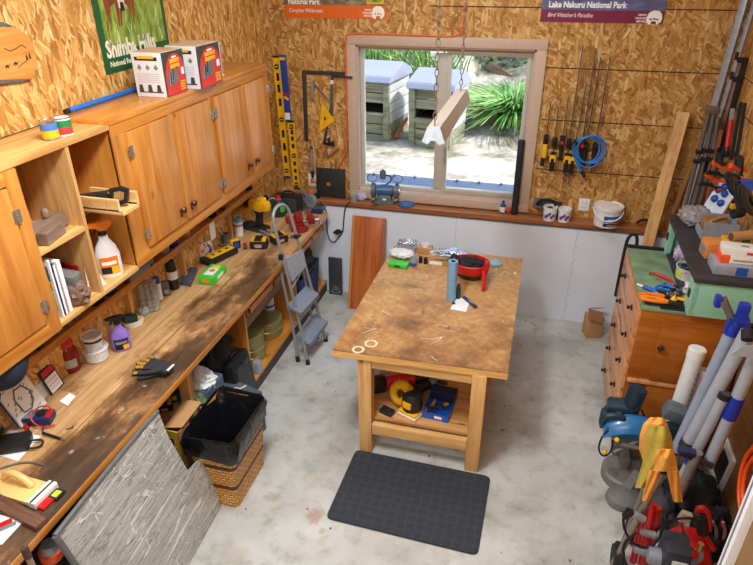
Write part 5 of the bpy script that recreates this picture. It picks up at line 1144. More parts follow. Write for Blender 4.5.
# paper and charger
q = [bp(x, y) for x, y in ((-6, 454), (18, 461), (41, 436), (8, 430))]; O = q[0].copy(); b = MB(); b.prism([(p.x-O.x, p.y-O.y) for p in q], .0012, m_paper); one('instruction_sheet', 'white instruction sheet lying under the black charger', 'paper', b, O)
P = bp(15, 447); t = thing('battery_charger', 'black battery charger with its coiled cable on a white sheet', 'charger', (P.x, P.y, BZ+.003), .5)
b = MB(); b.box((.01, 0, .025), (.13, .10, .05), m_black, bev=.012); part(t, 'case', b)
b = MB()
for k in range(4): b.tube([(-.06+.01*math.cos(a)*1-.02*k+.0, .09*math.sin(a)*.9, .055+.03*math.cos(a)+.004*k) for a in [2*PI*j/16 for j in range(16)]], .0065, m_blackm, closed=True, n=6)
b.tube([(.06, .0, .02), (.10, .01, .014), (.13, .0, .012), (.13, -.04, .012), (.09, -.05, .012), (.06, -.03, .012)], .005, m_blackm, smooth=2, n=6); part(t, 'cable', b)
pts = [bp(x, y, BZ+.006) for x, y in ((-12, 472), (5, 467), (18, 463), (32, 462), (44, 465))]; O = pts[0].copy(); O.z = BZ+.001; b = MB(); b.tube([p-O for p in pts], .005, mat('grey_cord', (110, 100, 92), .6), smooth=2, n=6); one('power_lead', 'thin grey lead lying across the bench beyond the yellow float', 'cord', b, O)
# yellow handled float (wooden)
m_yw = mat('yellow_varnished_wood', (236, 198, 124), .4, var=.06, scale=8)
A, B = bp(-6, 489), bp(46, 505); ang = span(A, B); L = (B-A).length
t = thing('wooden_float', 'pale yellow wooden trowel float with a curved grip at the bench edge', 'float', (A.x, A.y, BZ+.001), ang)
b = MB(); b.box((L*.38, .03, .012), (L*.9, .12, .022), m_yw, bev=.003); part(t, 'board', b)
b = MB(); b.tube([(L*.05, .05, .02), (L*.12, .05, .055), (L*.32, .05, .075), (L*.52, .05, .05), (L*.6, .05, .022)], .016, m_yw, smooth=2, n=10); part(t, 'grip', b)
b = MB(); b.box((L*.86, .03, .018), (.045, .13, .034), m_whitep, bev=.003); b.box((L*.86, .03, .036), (.008, .128, .002), m_black); part(t, 'edge_guard', b)
b = MB(); b.box((L*.99, .0, .008), (.045, .06, .012), m_red, bev=.002); b.box((L*1.03, .055, .008), (.05, .055, .012), m_black, bev=.002); b.box((L*1.03, .055, .0146), (.03, .035, .001), mat('lime_print', (200, 208, 50), .5)); part(t, 'label_card', b)
A, B = bp(-8, 492), bp(49, 521.5); ang = span(A, B); L = (B-A).length; b = MB(); b.box((L/2, -.03, .014), (L, .055, .024), wood('dark_strip', (72, 46, 34), (118, 80, 60), 'x', .6, 1.2, knots=False), bev=.002); one('dark_wood_strip', 'dark brown wood strip lying across the bench front', 'wood', b, (A.x, A.y-.0, BZ+.001), ang)
q = [bp(x, y) for x, y in ((-14, 512), (24, 521), (2, 545), (-30, 540))]; O = q[0].copy(); b = MB(); b.prism([(p.x-O.x, p.y-O.y) for p in q], .003, m_paper)
v = bp(5, 524)-O; b.box((v.x, v.y, .0035), (.055, .03, .002), m_red, rot=(0, 0, .9), bev=.0006); v = bp(8, 527)-O; b.box((v.x, v.y, .0036), (.06, .022, .002), m_grey, rot=(0, 0, .9), bev=.0006); one('tool_leaflet', 'white leaflet with a printed red tool at the bench corner', 'leaflet', b, O)
T, Bt = Yp(24, 548, 1.06), Yp(40, 600, 1.10); d = (Bt-T).normalized(); O = T + d*((0-T.z)/d.z) if d.z < 0 else Vector((T.x+.1, T.y, 0))
O = Vector((T.x+.14, T.y-.06, 0)); b = MB(); b.cyl((0, 0, 0), T-O, .011, mat('grey_pole', (140, 122, 108), .5), n=12); e = (T-O).normalized(); b.cyl((T-O)-e*.0, (T-O)-e*.045, .0135, mat('brown_grip', (70, 48, 42), .6), n=12); one('broom_pole', 'grey pole with a dark tip standing before the bench front', 'pole', b, O)
# red bottle
P = bp(72, 369); t = thing('red_bottle', 'dark red bottle with a red cap standing near the bench back', 'bottle', P, face(P)); h = .165; t.scale = (1.3, 1.3, 1.28)
b = MB(); b.lathe([(.036, 0), (.04, .01), (.04, h*.62), (.03, h*.72), (.026, h*.76)], m_redd, n=20); wrap2(b, .04, .03, .07, mat('pale_label', (172, 182, 190), .4), -.7, .7); part(t, 'body', b)
b = MB(); b.lathe([(.03, h*.76), (.034, h*.8), (.03, h*1.0), (.02, h*1.06), (0, h*1.06)], m_red, n=14); b.box((-.025, 0, h*.95), (.035, .02, .05), m_red, bev=.006); part(t, 'cap', b)
# stacked tubs
P = bp(97.5, 358); t = thing('white_tub', 'white plastic tub on the bench holding up a smaller tub', 'tub', P, face(P)); r = .07; h = .078
b = MB(); b.lathe([(r*.86, 0), (r*.98, h*.9), (r*1.05, h*.9), (r*1.05, h), (r*.97, h), (r*.9, h*.85), (0, h*.84)], m_whitep, n=28); wrap2(b, r*.92, h*.15, h*.7, mat('faint_print', (206, 212, 206), .5, var=.15, scale=40), -1.2, 1.2, .004); part(t, 'body', b)
P2 = P+Vector((0, 0, .0665)); t = thing('white_tub', 'smaller filled white tub stacked on top of the wider tub', 'tub', P2, face(P)); r = .055; h = .098
b = MB(); b.lathe([(r*.86, 0), (r*.96, h*.9), (r*1.1, h*.9), (r*1.1, h), (r*.98, h), (r*.97, h*.93), (0, h*.93)], [m_whitep]*5+[mat('putty', (196, 192, 176), .7, var=.1)], n=28); wrap2(b, r*.95, h*.66, h*.78, m_blackm, -1.0, 1.0, .003); wrap2(b, r*.92, h*.25, h*.5, mat('faint_print', (206, 212, 206), .5), -.9, .9, .004); part(t, 'body', b)
P = bp(123, 349); spray('lavender spray bottle with black trigger standing on the bench', P, .235, .108, m_purp, m_black, m_navy, m_silverp, d=.62)
P = bp(107, 338); spray('grey spray bottle with red trigger behind the lavender one', P, .255, .075, m_silverp, m_red, None)
P = bp(134, 325); t = thing('oval_tub', 'low white oval tub holding a dark battery near the spray bottles', 'tub', P, .9)
b = MB(); b.lathe([(.06, 0), (.068, .04), (.063, .04), (.055, .006), (0, .006)], m_whitep, n=24, M=Matrix.Diagonal((1, .62, 1, 1))); part(t, 'tub_wall', b)
P = P+Vector((-.01, -.01, .03)); t = thing('drill_battery', 'dark teal drill battery with a yellow end lying in the oval tub', 'battery', P, 1.0); b = MB(); b.box((0, 0, .028), (.085, .05, .045), m_teal, rot=(0, .25, 0), bev=.008); part(t, 'case', b); b = MB(); b.box((.038, -.0, .02), (.03, .046, .03), m_yellow, rot=(0, .25, 0), bev=.005); part(t, 'yellow_end', b)
P = bp(144, 314.5); b = MB(); b.lump((0, 0, .028), (.035, .035, .032), m_clear, .25, 3, 5, flat=-.85); one('plastic_wrap', 'crumpled clear plastic wrap beside the tray stack', 'wrap', b, P)
# tray stack (clear ribbed)
P = bp(151, 311); t = thing('egg_tray', 'grey clear ribbed tray standing on end against the bench back', 'tray', P, face(P)); t.scale = (1.3, 1.3, 1.12)
b = MB()
for k in range(7):
    for x in (-.028, 0, .028): b.lathe([(.018, 0), (.021, .012), (.017, .026)], mat('ribbed_clear', (150, 146, 138), .3, var=.3, scale=50), (x, 0, .004+.027*k), n=12)
b.box((0, .004, .1), (.10, .02, .2), mat('tray_back', (150, 148, 142), .4), bev=.002); part(t, 'ribs', b)
P = bp(160, 299); t = can('spray_can', 'thin white spray can with a blue cap at the bench back', 'spray can', P, .022, .125, m_whitep, m_bsl, rim=False)
P = bp(167, 295); b = MB(); b.box((0, 0, .055), (.05, .03, .11), mat('grey_tin', (96, 100, 98), .4, .3, var=.3), bev=.004); b.cyl((0, -.0155, .035), (0, -.017, .035), .017, m_silverp, n=16); one('grey_tin', 'small grey square tin with a round emblem between two cans', 'tin', b, P, face(P))
P = bp(165, 285); can('black_can', 'plain black can half hidden behind the taller white labelled can', 'can', P, .024, .12, m_black, m_black)
P = bp(174.5, 288); can('spray_can', 'tall black spray can with a white label band', 'spray can', P, .035, .16, m_black, m_black, rim=False, band2=m_whitep)
P = bp(184, 277); t = thing('yellow_pack', 'yellow blister pack leaning behind the tall can', 'packaging', P, face(P)); b = MB(); b.box((0, 0, .075), (.06, .02, .15), m_yellow, rot=(-.15, 0, 0), bev=.002); b.box((0, -.012, .06), (.035, .004, .05), m_black, rot=(-.15, 0, 0)); b.box((-.01, -.013, .11), (.03, .004, .02), m_whiteprint, rot=(-.15, 0, 0)); part(t, 'pack', b)
q = [bp(x, y) for x, y in ((180, 285), (191, 287), (198, 271), (189, 270))]; O = q[0].copy(); b = MB(); b.prism([(p.x-O.x, p.y-O.y) for p in q], .028, mat('slate_box', (72, 80, 96), .4, var=.2), bev=.002); one('slate_box', 'flat slate grey box with pale edge lying near the green packet', 'box', b, O)
# green wipes box
A, B, C_ = bp(199, 283), bp(213, 286.5), bp(226.5, 272.5); w = (B-A).length; dp = (C_-B).length
t = thing('wipes_packet', 'bright green packet of wipes with an orange motif on the bench', 'packet', ((A.x+C_.x)/2, (A.y+C_.y)/2, BZ+.001), span(B, C_))
m_gw2 = mat('packet_green', (60, 196, 54), .35); b = MB(); b.box((0, 0, .028), (dp, w, .056), m_gw2, bev=.01); b.box((-.01, 0, .0565), (dp*.5, w*.6, .002), m_whitep, bev=.0008); b.cyl((.005, .0, .0565), (.005, 0, .0585), .022, m_orangep, n=14); b.box((.0, -w/2-.0005, .03), (dp*.4, .002, .025), m_whitep); b.box((-dp/2-.0005, .0, .03), (.002, w*.5, .02), m_orangep); b.box((dp*.3, 0, .0565), (dp*.2, w*.5, .002), mat('packet_lemon', (220, 220, 80), .4)); part(t, 'packet_body', b)
# puzzle box
A, B = bp(196, 261), bp(209, 256); L = (B-A).length; ang = span(A, B); R_ = Matrix.Rotation(-.25, 4, 'X')
t = thing('game_box', 'small colourful box with a bright picture leaning at the bench back', 'box', (A.x+.05, A.y, BZ+.004), ang); b = MB(); b.box((L/2, 0, .065), (L, .02, .13), m_whitep, M=R_, bev=.001)
rr = random.Random(6)
for k in range(22): b.box((rr.uniform(.012, L-.012), -.0108, rr.uniform(.012, .118)), (rr.uniform(.012, .03), .001+.0004*k/22, rr.uniform(.01, .03)), rr.choice([m_navy, m_blue, m_orangep, m_red, m_yellow, mat('pic_sky', (110, 160, 220), .4), m_purp]), M=R_)
part(t, 'printed_box', b)
# black and yellow charger / case
A, B = bp(206, 265), bp(233, 252); ang = span(A, B); L = (B-A).length
t = thing('tool_charger', 'flat black case with a yellow perforated top panel', 'case', ((A.x+B.x)/2, (A.y+B.y)/2, BZ+.001), ang); b = MB(); b.box((0, 0, .025), (L*1.08, .11, .05), m_black, bev=.012); part(t, 'case', b)
b = MB(); b.box((.01, 0, .052), (L*.86, .075, .008), m_yellow, bev=.003)
for k in range(3): b.box((-.06+.07*k, .0, .0565), (.025, .025, .002), m_black)
part(t, 'top_panel', b)
b = MB(); b.tube([(L*.5, .03, .03), (L*.58, .07, .03), (L*.5, .12, .02), (L*.4, .14, .03)], .006, m_black, smooth=2); part(t, 'cord', b)
# pen cup, glue, bucket
P = bp(225.5, 243); t = thing('pen_cup', 'grey cup of white pens standing near the paper note', 'cup', P, face(P)); b = MB(); b.lathe([(.03, 0), (.034, .085), (.031, .085), (.027, .005), (0, .005)], mat('grey_cup', (120, 122, 128), .5, .4), n=20); part(t, 'cup', b)
for k, (dx, dy) in enumerate(((-.012, 0), (.0, .01), (-.008, -.008))):
    b = MB(); b.cyl((dx*.6, dy, .008), (dx*2.2-.012, dy*1.8, .145-.01*k), .005, (m_whitep, m_silverp, m_whitep)[k], n=8); one('pen', ('white pen leaning out of the grey cup', 'silver pen standing in the grey cup', 'short white pen at the front of the grey cup')[k], 'pen', b, P, face(P), 'pens in the grey cup')
P = bp(231, 236); t = thing('glue_tube', 'yellow squeeze tube with a red band beside the white bucket of rags', 'tube', P, face(P)); b = MB(); b.lathe([(.02, 0), (.022, .02), (.02, .11), (.01, .13)], m_yellow, n=14); wrap2(b, .021, .075, .095, m_red); part(t, 'tube_body', b); b = MB(); b.lathe([(.01, .13), (.008, .15), (0, .152)], m_yellow, n=10); part(t, 'cap', b)
P = bp(239.5, 235); t = thing('white_pot', 'tall white pot stuffed with pale blue gloves', 'pot', P, face(P)); b = MB(); b.lathe([(.034, 0), (.038, .115), (.041, .115), (.041, .125), (.034, .125), (.034, .06), (0, .06)], m_whitep, n=24); wrap2(b, .037, .09, .105, m_grey, off=.003); part(t, 'pot_body', b)
b = MB(); b.lump((P.x*0, 0, .0), (.036, .036, .03), mat('pale_blue_glove', (120, 180, 204), .6, var=.15), .5, 2.5, 4, n=12); b.tube([(-.01, 0, .0), (-.02, 0, .04), (-.01, 0, .055)], .008, m_whitep, smooth=1); b.tube([(.012, 0, 0), (.02, .0, .045)], .008, mat('pale_blue_glove', (0, 0, 0)), smooth=1); one('rubber_gloves', 'pale blue rubber gloves stuffed into the white pot', 'gloves', b, P+Vector((0, 0, .125)), face(P))
# laser measure / tape, red clip, battery, snips
P = bp(236, 248); t = thing('tape_measure', 'yellow and black tape measure with a blue face on the bench', 'tape measure', P, face(P)+.3); b = MB(); b.box((0, 0, .035), (.075, .045, .07), m_black, bev=.012); part(t, 'case', b); b = MB(); b.cyl((0, -.0225, .034), (0, -.026, .034), .024, m_blue, n=18); part(t, 'blue_face', b); b = MB(); b.box((0, 0, .071), (.06, .04, .012), m_yellow, bev=.004); b.box((-.034, 0, .05), (.012, .046, .04), m_yellow, bev=.004); part(t, 'yellow_shell', b)
P = bp(245.5, 249); t = thing('clip', 'small red and dark clip between tape measure and battery', 'clip', P, face(P)); b = MB(); b.box((0, 0, .014), (.03, .03, .028), mat('dark_brown_plastic', (72, 52, 46), .4), bev=.004); part(t, 'base', b); b = MB(); b.cyl((0, 0, .028), (0, 0, .05), .015, m_red, n=12); part(t, 'red_button', b)
def battery(label, P, rz, s=1):
    t = thing('tool_battery', label, 'battery', P, rz, 'black and yellow tool batteries'); b = MB(); b.box((0, 0, .026*s), (.115*s, .08*s, .052*s), m_black, bev=.01); b.box((0, -.0405*s, .024*s), (.045*s, .002, .022*s), m_redd if False else mat('pinkish_label', (190, 150, 140), .5)); part(t, 'case', b)
    b = MB(); b.box((0, .005, .057*s), (.10*s, .07*s, .014), m_yellow, bev=.004); b.box((.0, .0, .065*s), (.05*s, .075*s, .012), m_black, bev=.003); part(t, 'yellow_rail', b)
    return t
battery('black and yellow tool battery with a pale label in the bench middle', bp(259.5, 247), .25, 1.2)
battery('black and yellow tool battery lying behind the ladder hoop', bp(279, 242), .9, 1.15)
P = bp(259, 232); t = thing('tin_snips', 'dark grey snips with two pale handles lying open', 'snips', P, -.35); t.scale = (1.25, 1.25, 1.25); b = MB(); b.prism([(-.10, .02), (-.09, -.02), (.0, -.022), (.03, .0), (.0, .02)], .03, m_darksteel, bev=.004); part(t, 'blades', b)
for s in (-1, 1): b = MB(); b.tube([(.0, .0, .018), (.06, s*.02+.01, .02), (.14, s*.035, .016)], .009, m_alu, smooth=2); part(t, 'handle', b)
# drill
P = bp(262, 231); t = thing('cordless_drill', 'yellow and black cordless drill standing on its battery', 'drill', P, 2.9); t.scale = (1.25, 1.25, 1.25)
b = MB(); b.box((0, 0, .02), (.10, .07, .04), m_black, bev=.01); part(t, 'battery', b)
b = MB(); b.box((.01, 0, .095), (.045, .04, .12), m_black, rot=(0, -.12, 0), bev=.012); part(t, 'grip', b)
b = MB(); b.box((0, 0, .19), (.15, .065, .065), m_yellow, bev=.018); b.box((-.02, 0, .23), (.05, .05, .03), m_yellow, bev=.008); b.box((.0, 0, .158), (.06, .05, .02), m_yellow, bev=.006); part(t, 'motor_housing', b)
b = MB(); b.cyl((.075, 0, .19), (.115, 0, .19), .028, m_black, n=16); b.cyl((.115, 0, .19), (.15, 0, .19), .022, m_black, r2=.012, n=16); part(t, 'chuck', b)
b = MB(); b.box((.04, 0, .14), (.015, .018, .03), m_black, bev=.004); part(t, 'trigger', b)
b = MB(); b.box((-.03, -.04, .045), (.10, .012, .02), m_yellow, rot=(0, .35, 0), bev=.004); part(t, 'foot_trim', b)
P = bp(250, 229); b = MB(); b.lump((0, 0, .035), (.06, .045, .04), mat('black_nylon', (30, 31, 36), .8), .3, 2.5, 8, flat=-.85); one('tool_pouch', 'small black nylon pouch behind the cordless drill foot', 'pouch', b, P)
# green jug flask, black case
P = bp(279.5, 215); t = thing('green_flask', 'dark green flask with a lime label and red cap', 'flask', P, face(P)); m_dkg = mat('bottle_green', (20, 62, 50), .35)
b = MB(); b.lathe([(.06, 0), (.066, .015), (.066, .11), (.05, .14), (.035, .15)], m_dkg, n=24); b.box((.028, -.058, .09), (.04, .02, .075), m_green, rot=(0, 0, .45), bev=.003); part(t, 'body', b); b = MB(); b.lathe([(.03, .15), (.022, .165), (.02, .185), (0, .187)], m_red, n=12); part(t, 'cap', b); b = MB(); b.tube([(-.066, 0, .1), (-.095, 0, .14), (-.06, 0, .17), (-.02, 0, .155)], .008, m_silverp, smooth=2); part(t, 'handle', b)
P = bp(289, 197); t = thing('tool_case', 'black blow moulded tool case standing at the far bench end', 'case', (-2.13, 4.84, BZ+.001), .05); b = MB(); b.box((0, 0, .085), (.24, .075, .17), m_black, bev=.012); b.box((0, -.04, .085), (.17, .01, .11), mat('case_grey', (56, 58, 64), .5), bev=.004); part(t, 'shell', b); b = MB(); b.tube([(-.05, 0, .168), (-.05, 0, .195), (.05, 0, .195), (.05, 0, .168)], .009, m_black, smooth=1); part(t, 'handle', b)
b = MB(); b.lump((0, 0, .05), (.09, .06, .06), m_blackm, .3, 2, 2, flat=-.8); one('dark_rag', 'dark bundled rag on the bench between flask and wall', 'rag', b, bp(262, 206))
P = bp(264, 199); b = MB(); b.lump((0, 0, .05), (.06, .05, .06), mat('grey_rag', (150, 152, 158), .8), .3, 3, 7, flat=-.8); one('grey_rag', 'pale grey crumpled rag just behind the drill', 'rag', b, (P.x, P.y, BZ+.001))
# vise
P = bp(300, 230); t = thing('bench_vise', 'dark red bench vise bolted near the end of the bench', 'vise', (P.x, P.y, BZ+.001), .55); m_vr = mat('vise_red', (146, 26, 34), .4)
b = MB(); b.lathe([(.075, 0), (.075, .015), (.05, .02), (.045, .05)], m_vr, n=24); part(t, 'swivel_base', b)
b = MB(); b.box((-.03, 0, .085), (.12, .075, .07), m_vr, bev=.012); b.box((-.01, 0, .125), (.05, .13, .05), m_vr, bev=.008); b.box((-.09, 0, .105), (.05, .09, .045), m_vr, bev=.012); part(t, 'fixed_body', b)
b = MB(); b.box((.10, 0, .085), (.06, .07, .07), m_vr, bev=.01); b.box((.085, 0, .125), (.04, .13, .05), m_vr, bev=.008); part(t, 'moving_jaw', b)
for x in (.02, .058): b = MB(); b.box((x, 0, .143), (.01, .125, .025), m_steel, bev=.001); part(t, 'jaw_plate', b)
b = MB(); b.cyl((.02, 0, .075), (.17, 0, .075), .018, m_steel, n=14); b.cyl((.165, -.09, .075), (.165, .09, .075), .006, m_steel, n=8); b.ball((.165, -.09, .075), .011, m_steel, n=6); b.ball((.165, .09, .075), .011, m_steel, n=6); part(t, 'screw_and_bar', b)
P = bp(291, 238); b = MB(); b.cyl((0, 0, .012), (.07, .05, .012), .011, m_darksteel, n=10); b.cyl((0, 0, .012), (-.05, -.035, .012), .006, m_steel, n=8); one('socket_driver', 'dark steel driver bit holder lying before the vise', 'driver', b, P)
# circular saw at the far end
P = bp(309, 206); t = thing('circular_saw', 'grey circular saw with its shoe plate lying on the far bench end', 'saw', (P.x, P.y+.0, BZ+.001), -.25); b = MB(); b.box((.02, 0, .01), (.27, .12, .006), m_steel, rot=(0, 0, 0), bev=.002); part(t, 'shoe_plate', b)
b = MB(); b.cyl((.03, -.03, .06), (.03, .02, .06), .06, m_alu, n=24, bev=.006); part(t, 'blade_guard', b)
b = MB(); b.cyl((.03, .02, .07), (.03, .11, .07), .036, m_black, n=16, bev=.005); b.tube([(-.03, .03, .07), (-.08, .03, .12), (-.13, .03, .08), (-.14, .03, .04)], .017, mat('saw_purple_grey', (110, 96, 118), .5), smooth=2); part(t, 'motor_and_grip', b)
P = bp(318, 212); b = MB(); b.box((0, 0, .014), (.11, .06, .026), m_navy, bev=.005); one('blue_case', 'flat navy case at the corner of the far bench end', 'case', b, (P.x-.0, P.y-.02, BZ+.001), .05)
# gloves
m_gl = mat('glove_black', (44, 46, 52), .8, var=.2); m_gly = mat('glove_tan', (190, 140, 52), .7, var=.15)
A, B = bp(131, 369), bp(165, 374); ang = span(A, B); L = (B-A).length
def glove(label, off, z, rz):
    t = thing('work_glove', label, 'glove', (A.x+off[0], A.y+off[1], BZ+.001+z), rz, 'black and tan work gloves'); b = MB()
    b.box((.155, 0, .016), (.10, .095, .026), m_gl, bev=.012); b.box((.215, .0, .016), (.05, .085, .024), m_gl, bev=.01); part(t, 'palm', b)
    for k in range(4):
        y = -.036+.024*k; l = (.075, .09, .088, .07)[k]; b = MB(); b.tube([(.12, y, .017), (.12-l*.5, y*1.25, .022), (.12-l, y*1.5, .012)], [.012, .0125, .012, .0115, .010], m_gl, smooth=2, n=8); b.tube([(.12-l*.30, y*1.2, .025), (.12-l*.9, y*1.45, .0185)], .0115, m_gly, n=6); part(t, 'finger', b)
    b = MB(); b.tube([(.18, -.04, .016), (.13, -.075, .016), (.09, -.085, .012)], .012, m_gl, smooth=2, n=8); part(t, 'thumb', b)
    b = MB(); b.box((.243, .0, .026), (.012, .06, .006), m_whitep, bev=.001); part(t, 'white_tab', b); return t
glove('black and tan work glove lying palm down on the bench', (0, -.01), 0, ang+.12)
glove('second black and tan glove, on top of the first and turned', (.02, .02), .03, ang-.10)
for k, (x, y, c) in enumerate(((66, 427, 'dark'), (164, 437, 'pale'))):
    pass
P = bp(66, 430); b = MB(); b.cyl((0, 0, .004), (.02, .02, .004), .003, m_darksteel, n=6); b.ball((.022, .022, .006), .006, m_darksteel, n=5); one('small_screw', 'tiny dark screw lying alone on the bench boards', 'screw', b, P)
# ================================================================ UNDER THE BENCH AND ON THE FLOOR
def onplane(p0, n, x, y):
    v = ray(x, y); t = (Vector(p0)-CAM).dot(n)/v.dot(n); return CAM + v*t
# --- step ladder
m_lad = mat('ladder_tube', (158, 162, 162), .4, .35, var=.05); m_tread = mat('ladder_tread_grey', (122, 130, 140), .5, var=.12, scale=60)
F1, F2 = Zp(308, 364), Zp(326, 341); T_ = Yp(282.5, 204.5, 3.98)
T_ = Vector((-1.745, 3.98, 1.36)); v = ray(282.5, 204.5); k = (T_.x)/v.x; T_ = CAM + v*k
nf = (F2-F1).cross(T_-F1).normalized(); G1, G2 = Zp(298, 361), Zp(317, 338)
t = thing('step_ladder', 'grey folding step ladder with a hoop handrail leaning at the bench', 'step ladder', ((F1.x+F2.x)/2, (F1.y+F2.y)/2, 0)); O = t.location.copy()
fp = lambda x, y: onplane(F1, nf, x, y)-O
b = MB(); b.tube([fp(*p) for p in ((308, 364), (300, 325), (291, 289), (283, 258), (275, 230), (272.5, 216), (276, 206.5), (282.5, 204.3), (288, 208), (291, 217), (297, 238), (303, 258), (311, 286), (319, 315), (326, 341))], .0125, m_lad, smooth=2, n=10); part(t, 'hoop_frame', b)
nb = (G2-G1).cross(Vector((-1.80, 3.98, 1.0))-G1).normalized(); bpn = lambda x, y: onplane(G1, nb, x, y)-O
for pts in (((298, 361), (292.5, 325), (277.5, 257)), ((317, 338), (309, 305), (303, 270))):
    b = MB(); b.tube([bpn(*p) for p in pts], .0115, m_lad, n=10); part(t, 'rear_leg', b)
b = MB(); b.tube([bpn(293, 329), bpn(310, 308)], .008, m_lad); part(t, 'rear_brace', b)
for p in (fp(308, 364), fp(326, 341), bpn(298, 361), bpn(317, 338)): b = MB(); b.cyl(p+Vector((0, 0, -p.z)), p+Vector((-.004, 0, .05-p.z)), .02, m_black, r2=.016, n=12); part(t, 'foot', b)
def quad(b, q, th, m, up):
    n = (q[1]-q[0]).cross(q[3]-q[0]).normalized()*th
    vs = [b.bm.verts.new(p) for p in q]+[b.bm.verts.new(p-n) for p in q]; k = b.mi(m)
    for f in ((0, 1, 2, 3), (7, 6, 5, 4), (0, 4, 5, 1), (1, 5, 6, 2), (2, 6, 7, 3), (3, 7, 4, 0)):
        fc = b.bm.faces.new([vs[i] for i in f]); fc.material_index = k
m_plat = mat('worn_platform', (158, 164, 172), .5, var=.25, scale=70)
b = MB(); quad(b, [fp(*p)+Vector((.016, 0, .004)) for p in ((291, 281.5), (304.5, 266.5), (301.5, 250), (284, 259))], .02, m_plat, 0); part(t, 'platform', b)
for L, R in (((293.5, 309), (312, 289.5)), ((302.5, 340), (320.5, 317))):
    a, c = fp(*L), fp(*R); b = MB(); d1, d2 = Vector((.055, 0, -.03)), Vector((-.05, 0, .03))
    quad(b, [a+d1, c+d1, c+d2, a+d2], .02, m_tread, 0); quad(b, [a+d1, c+d1, c+d1+Vector((0, 0, -.035)), a+d1+Vector((0, 0, -.035))], .006, m_tread, 0); part(t, 'tread', b)
b = MB(); b.box(fp(281, 257), (.03, .035, .04), m_black, bev=.006); b.box(fp(296.5, 236), (.03, .035, .04), m_black, bev=.006); part(t, 'hinge_block', b)
b = MB(); b.tube([fp(292, 288), fp(304, 268)], .006, m_lad); part(t, 'cross_strut', b)
# --- woven basket with bin bag
def weave():
    m, nt, b = newmat('woven_cane'); L = nt.links.new
    tc = N(nt, 'ShaderNodeTexCoord'); sp = N(nt, 'ShaderNodeSeparateXYZ'); L(tc.outputs['Object'], sp.inputs[0])
    ad = N(nt, 'ShaderNodeMath', operation='ADD'); L(sp.outputs[0], ad.inputs[0]); L(sp.outputs[1], ad.inputs[1]); cb0 = N(nt, 'ShaderNodeCombineXYZ'); L(ad.outputs[0], cb0.inputs[0]); L(sp.outputs[2], cb0.inputs[1])
    wn = N(nt, 'ShaderNodeTexNoise'); wn.inputs['Scale'].default_value = 22; L(cb0.outputs[0], wn.inputs['Vector']); ws = N(nt, 'ShaderNodeVectorMath', operation='SCALE'); ws.inputs['Scale'].default_value = .012; L(wn.outputs['Color'], ws.inputs[0]); cb = N(nt, 'ShaderNodeVectorMath', operation='ADD'); L(cb0.outputs[0], cb.inputs[0]); L(ws.outputs[0], cb.inputs[1])
    br = N(nt, 'ShaderNodeTexBrick'); br.inputs['Scale'].default_value = 1; br.inputs['Brick Width'].default_value = .038; br.inputs['Row Height'].default_value = .023; br.inputs['Mortar Size'].default_value = .003; br.inputs['Mortar Smooth'].default_value = .6
    br.inputs['Color1'].default_value = lin((234, 182, 98)); br.inputs['Color2'].default_value = lin((212, 150, 66)); br.inputs['Mortar'].default_value = lin((130, 82, 34)); L(cb.outputs[0], br.inputs['Vector'])
    out = br.outputs['Color']
    for z0, z1 in ((.155, .185), (.315, .345)):
        a = N(nt, 'ShaderNodeMath', operation='COMPARE'); a.inputs[1].default_value = (z0+z1)/2; a.inputs[2].default_value = (z1-z0)/2; L(sp.outputs[2], a.inputs[0])
        mx = N(nt, 'ShaderNodeMix', data_type='RGBA', blend_type='MULTIPLY'); mx.inputs[7].default_value = lin((110, 70, 56)); L(a.outputs[0], mx.inputs[0]); L(out, mx.inputs[6]); out = mx.outputs[2]
    L(out, b.inputs['Base Color']); b.inputs['Roughness'].default_value = .5
    bp_ = N(nt, 'ShaderNodeBump'); bp_.inputs['Strength'].default_value = .9; bp_.inputs['Distance'].default_value = .012; L(br.outputs['Fac'], bp_.inputs['Height']); bp_.invert = True; L(bp_.outputs['Normal'], b.inputs['Normal']); return m
m_weave = weave()
def rrect(hw, hd, r, n=5):
    out = []
    for cx, cy, a0 in ((hw-r, hd-r, 0), (-(hw-r), hd-r, PI/2), (-(hw-r), -(hd-r), PI), (hw-r, -(hd-r), 1.5*PI)):
        for j in range(n+1): a = a0+PI/2*j/n; out.append((cx+r*math.cos(a), cy+r*math.sin(a)))
    return out
def loft(b, rings, m, close=True, wob=0, seed=0):
    vs = []
    for i, (P, z, dx, dy) in enumerate(rings):
        vs.append([b.bm.verts.new((x+dx+wob*noise.noise(Vector((x*9+seed, y*9, z*14+i))), y+dy+wob*noise.noise(Vector((x*9, y*9+seed, z*14-i))), z+wob*.8*noise.noise(Vector((x*7, y*7, seed+i))))) for x, y in P])
    k = b.mi(m); n = len(vs[0])
    for A, B in zip(vs, vs[1:]):
        for j in range(n): f = b.bm.faces.new((A[j], A[(j+1) % n], B[(j+1) % n], B[j])); f.material_index = k
    if close: f = b.bm.faces.new(vs[0][::-1]); f.material_index = k
    return vs
BC = Vector((-1.615, 2.495, 0)); bh = .53
t = thing('woven_basket', 'tall woven cane basket with dark bands standing on the floor by the bench', 'basket', BC)
b = MB(); R1, R2 = rrect(.112, .2, .03, 6), rrect(.158, .222, .04, 6); mixr = lambda f: [(a[0]+(c[0]-a[0])*f, a[1]+(c[1]-a[1])*f) for a, c in zip(R1, R2)]
loft(b, [(mixr(f), bh*f, -.01*f, .0) for f in (0, .25, .5, .75, 1)], m_weave); part(t, 'woven_body', b)
m_bag = mat('black_bin_bag', (18, 19, 22), .18, var=.2, scale=16, bump=1.0)
b = MB(); R3 = rrect(.16, .224, .05, 12); s = lambda f: [(x*f, y*f) for x, y in R3]
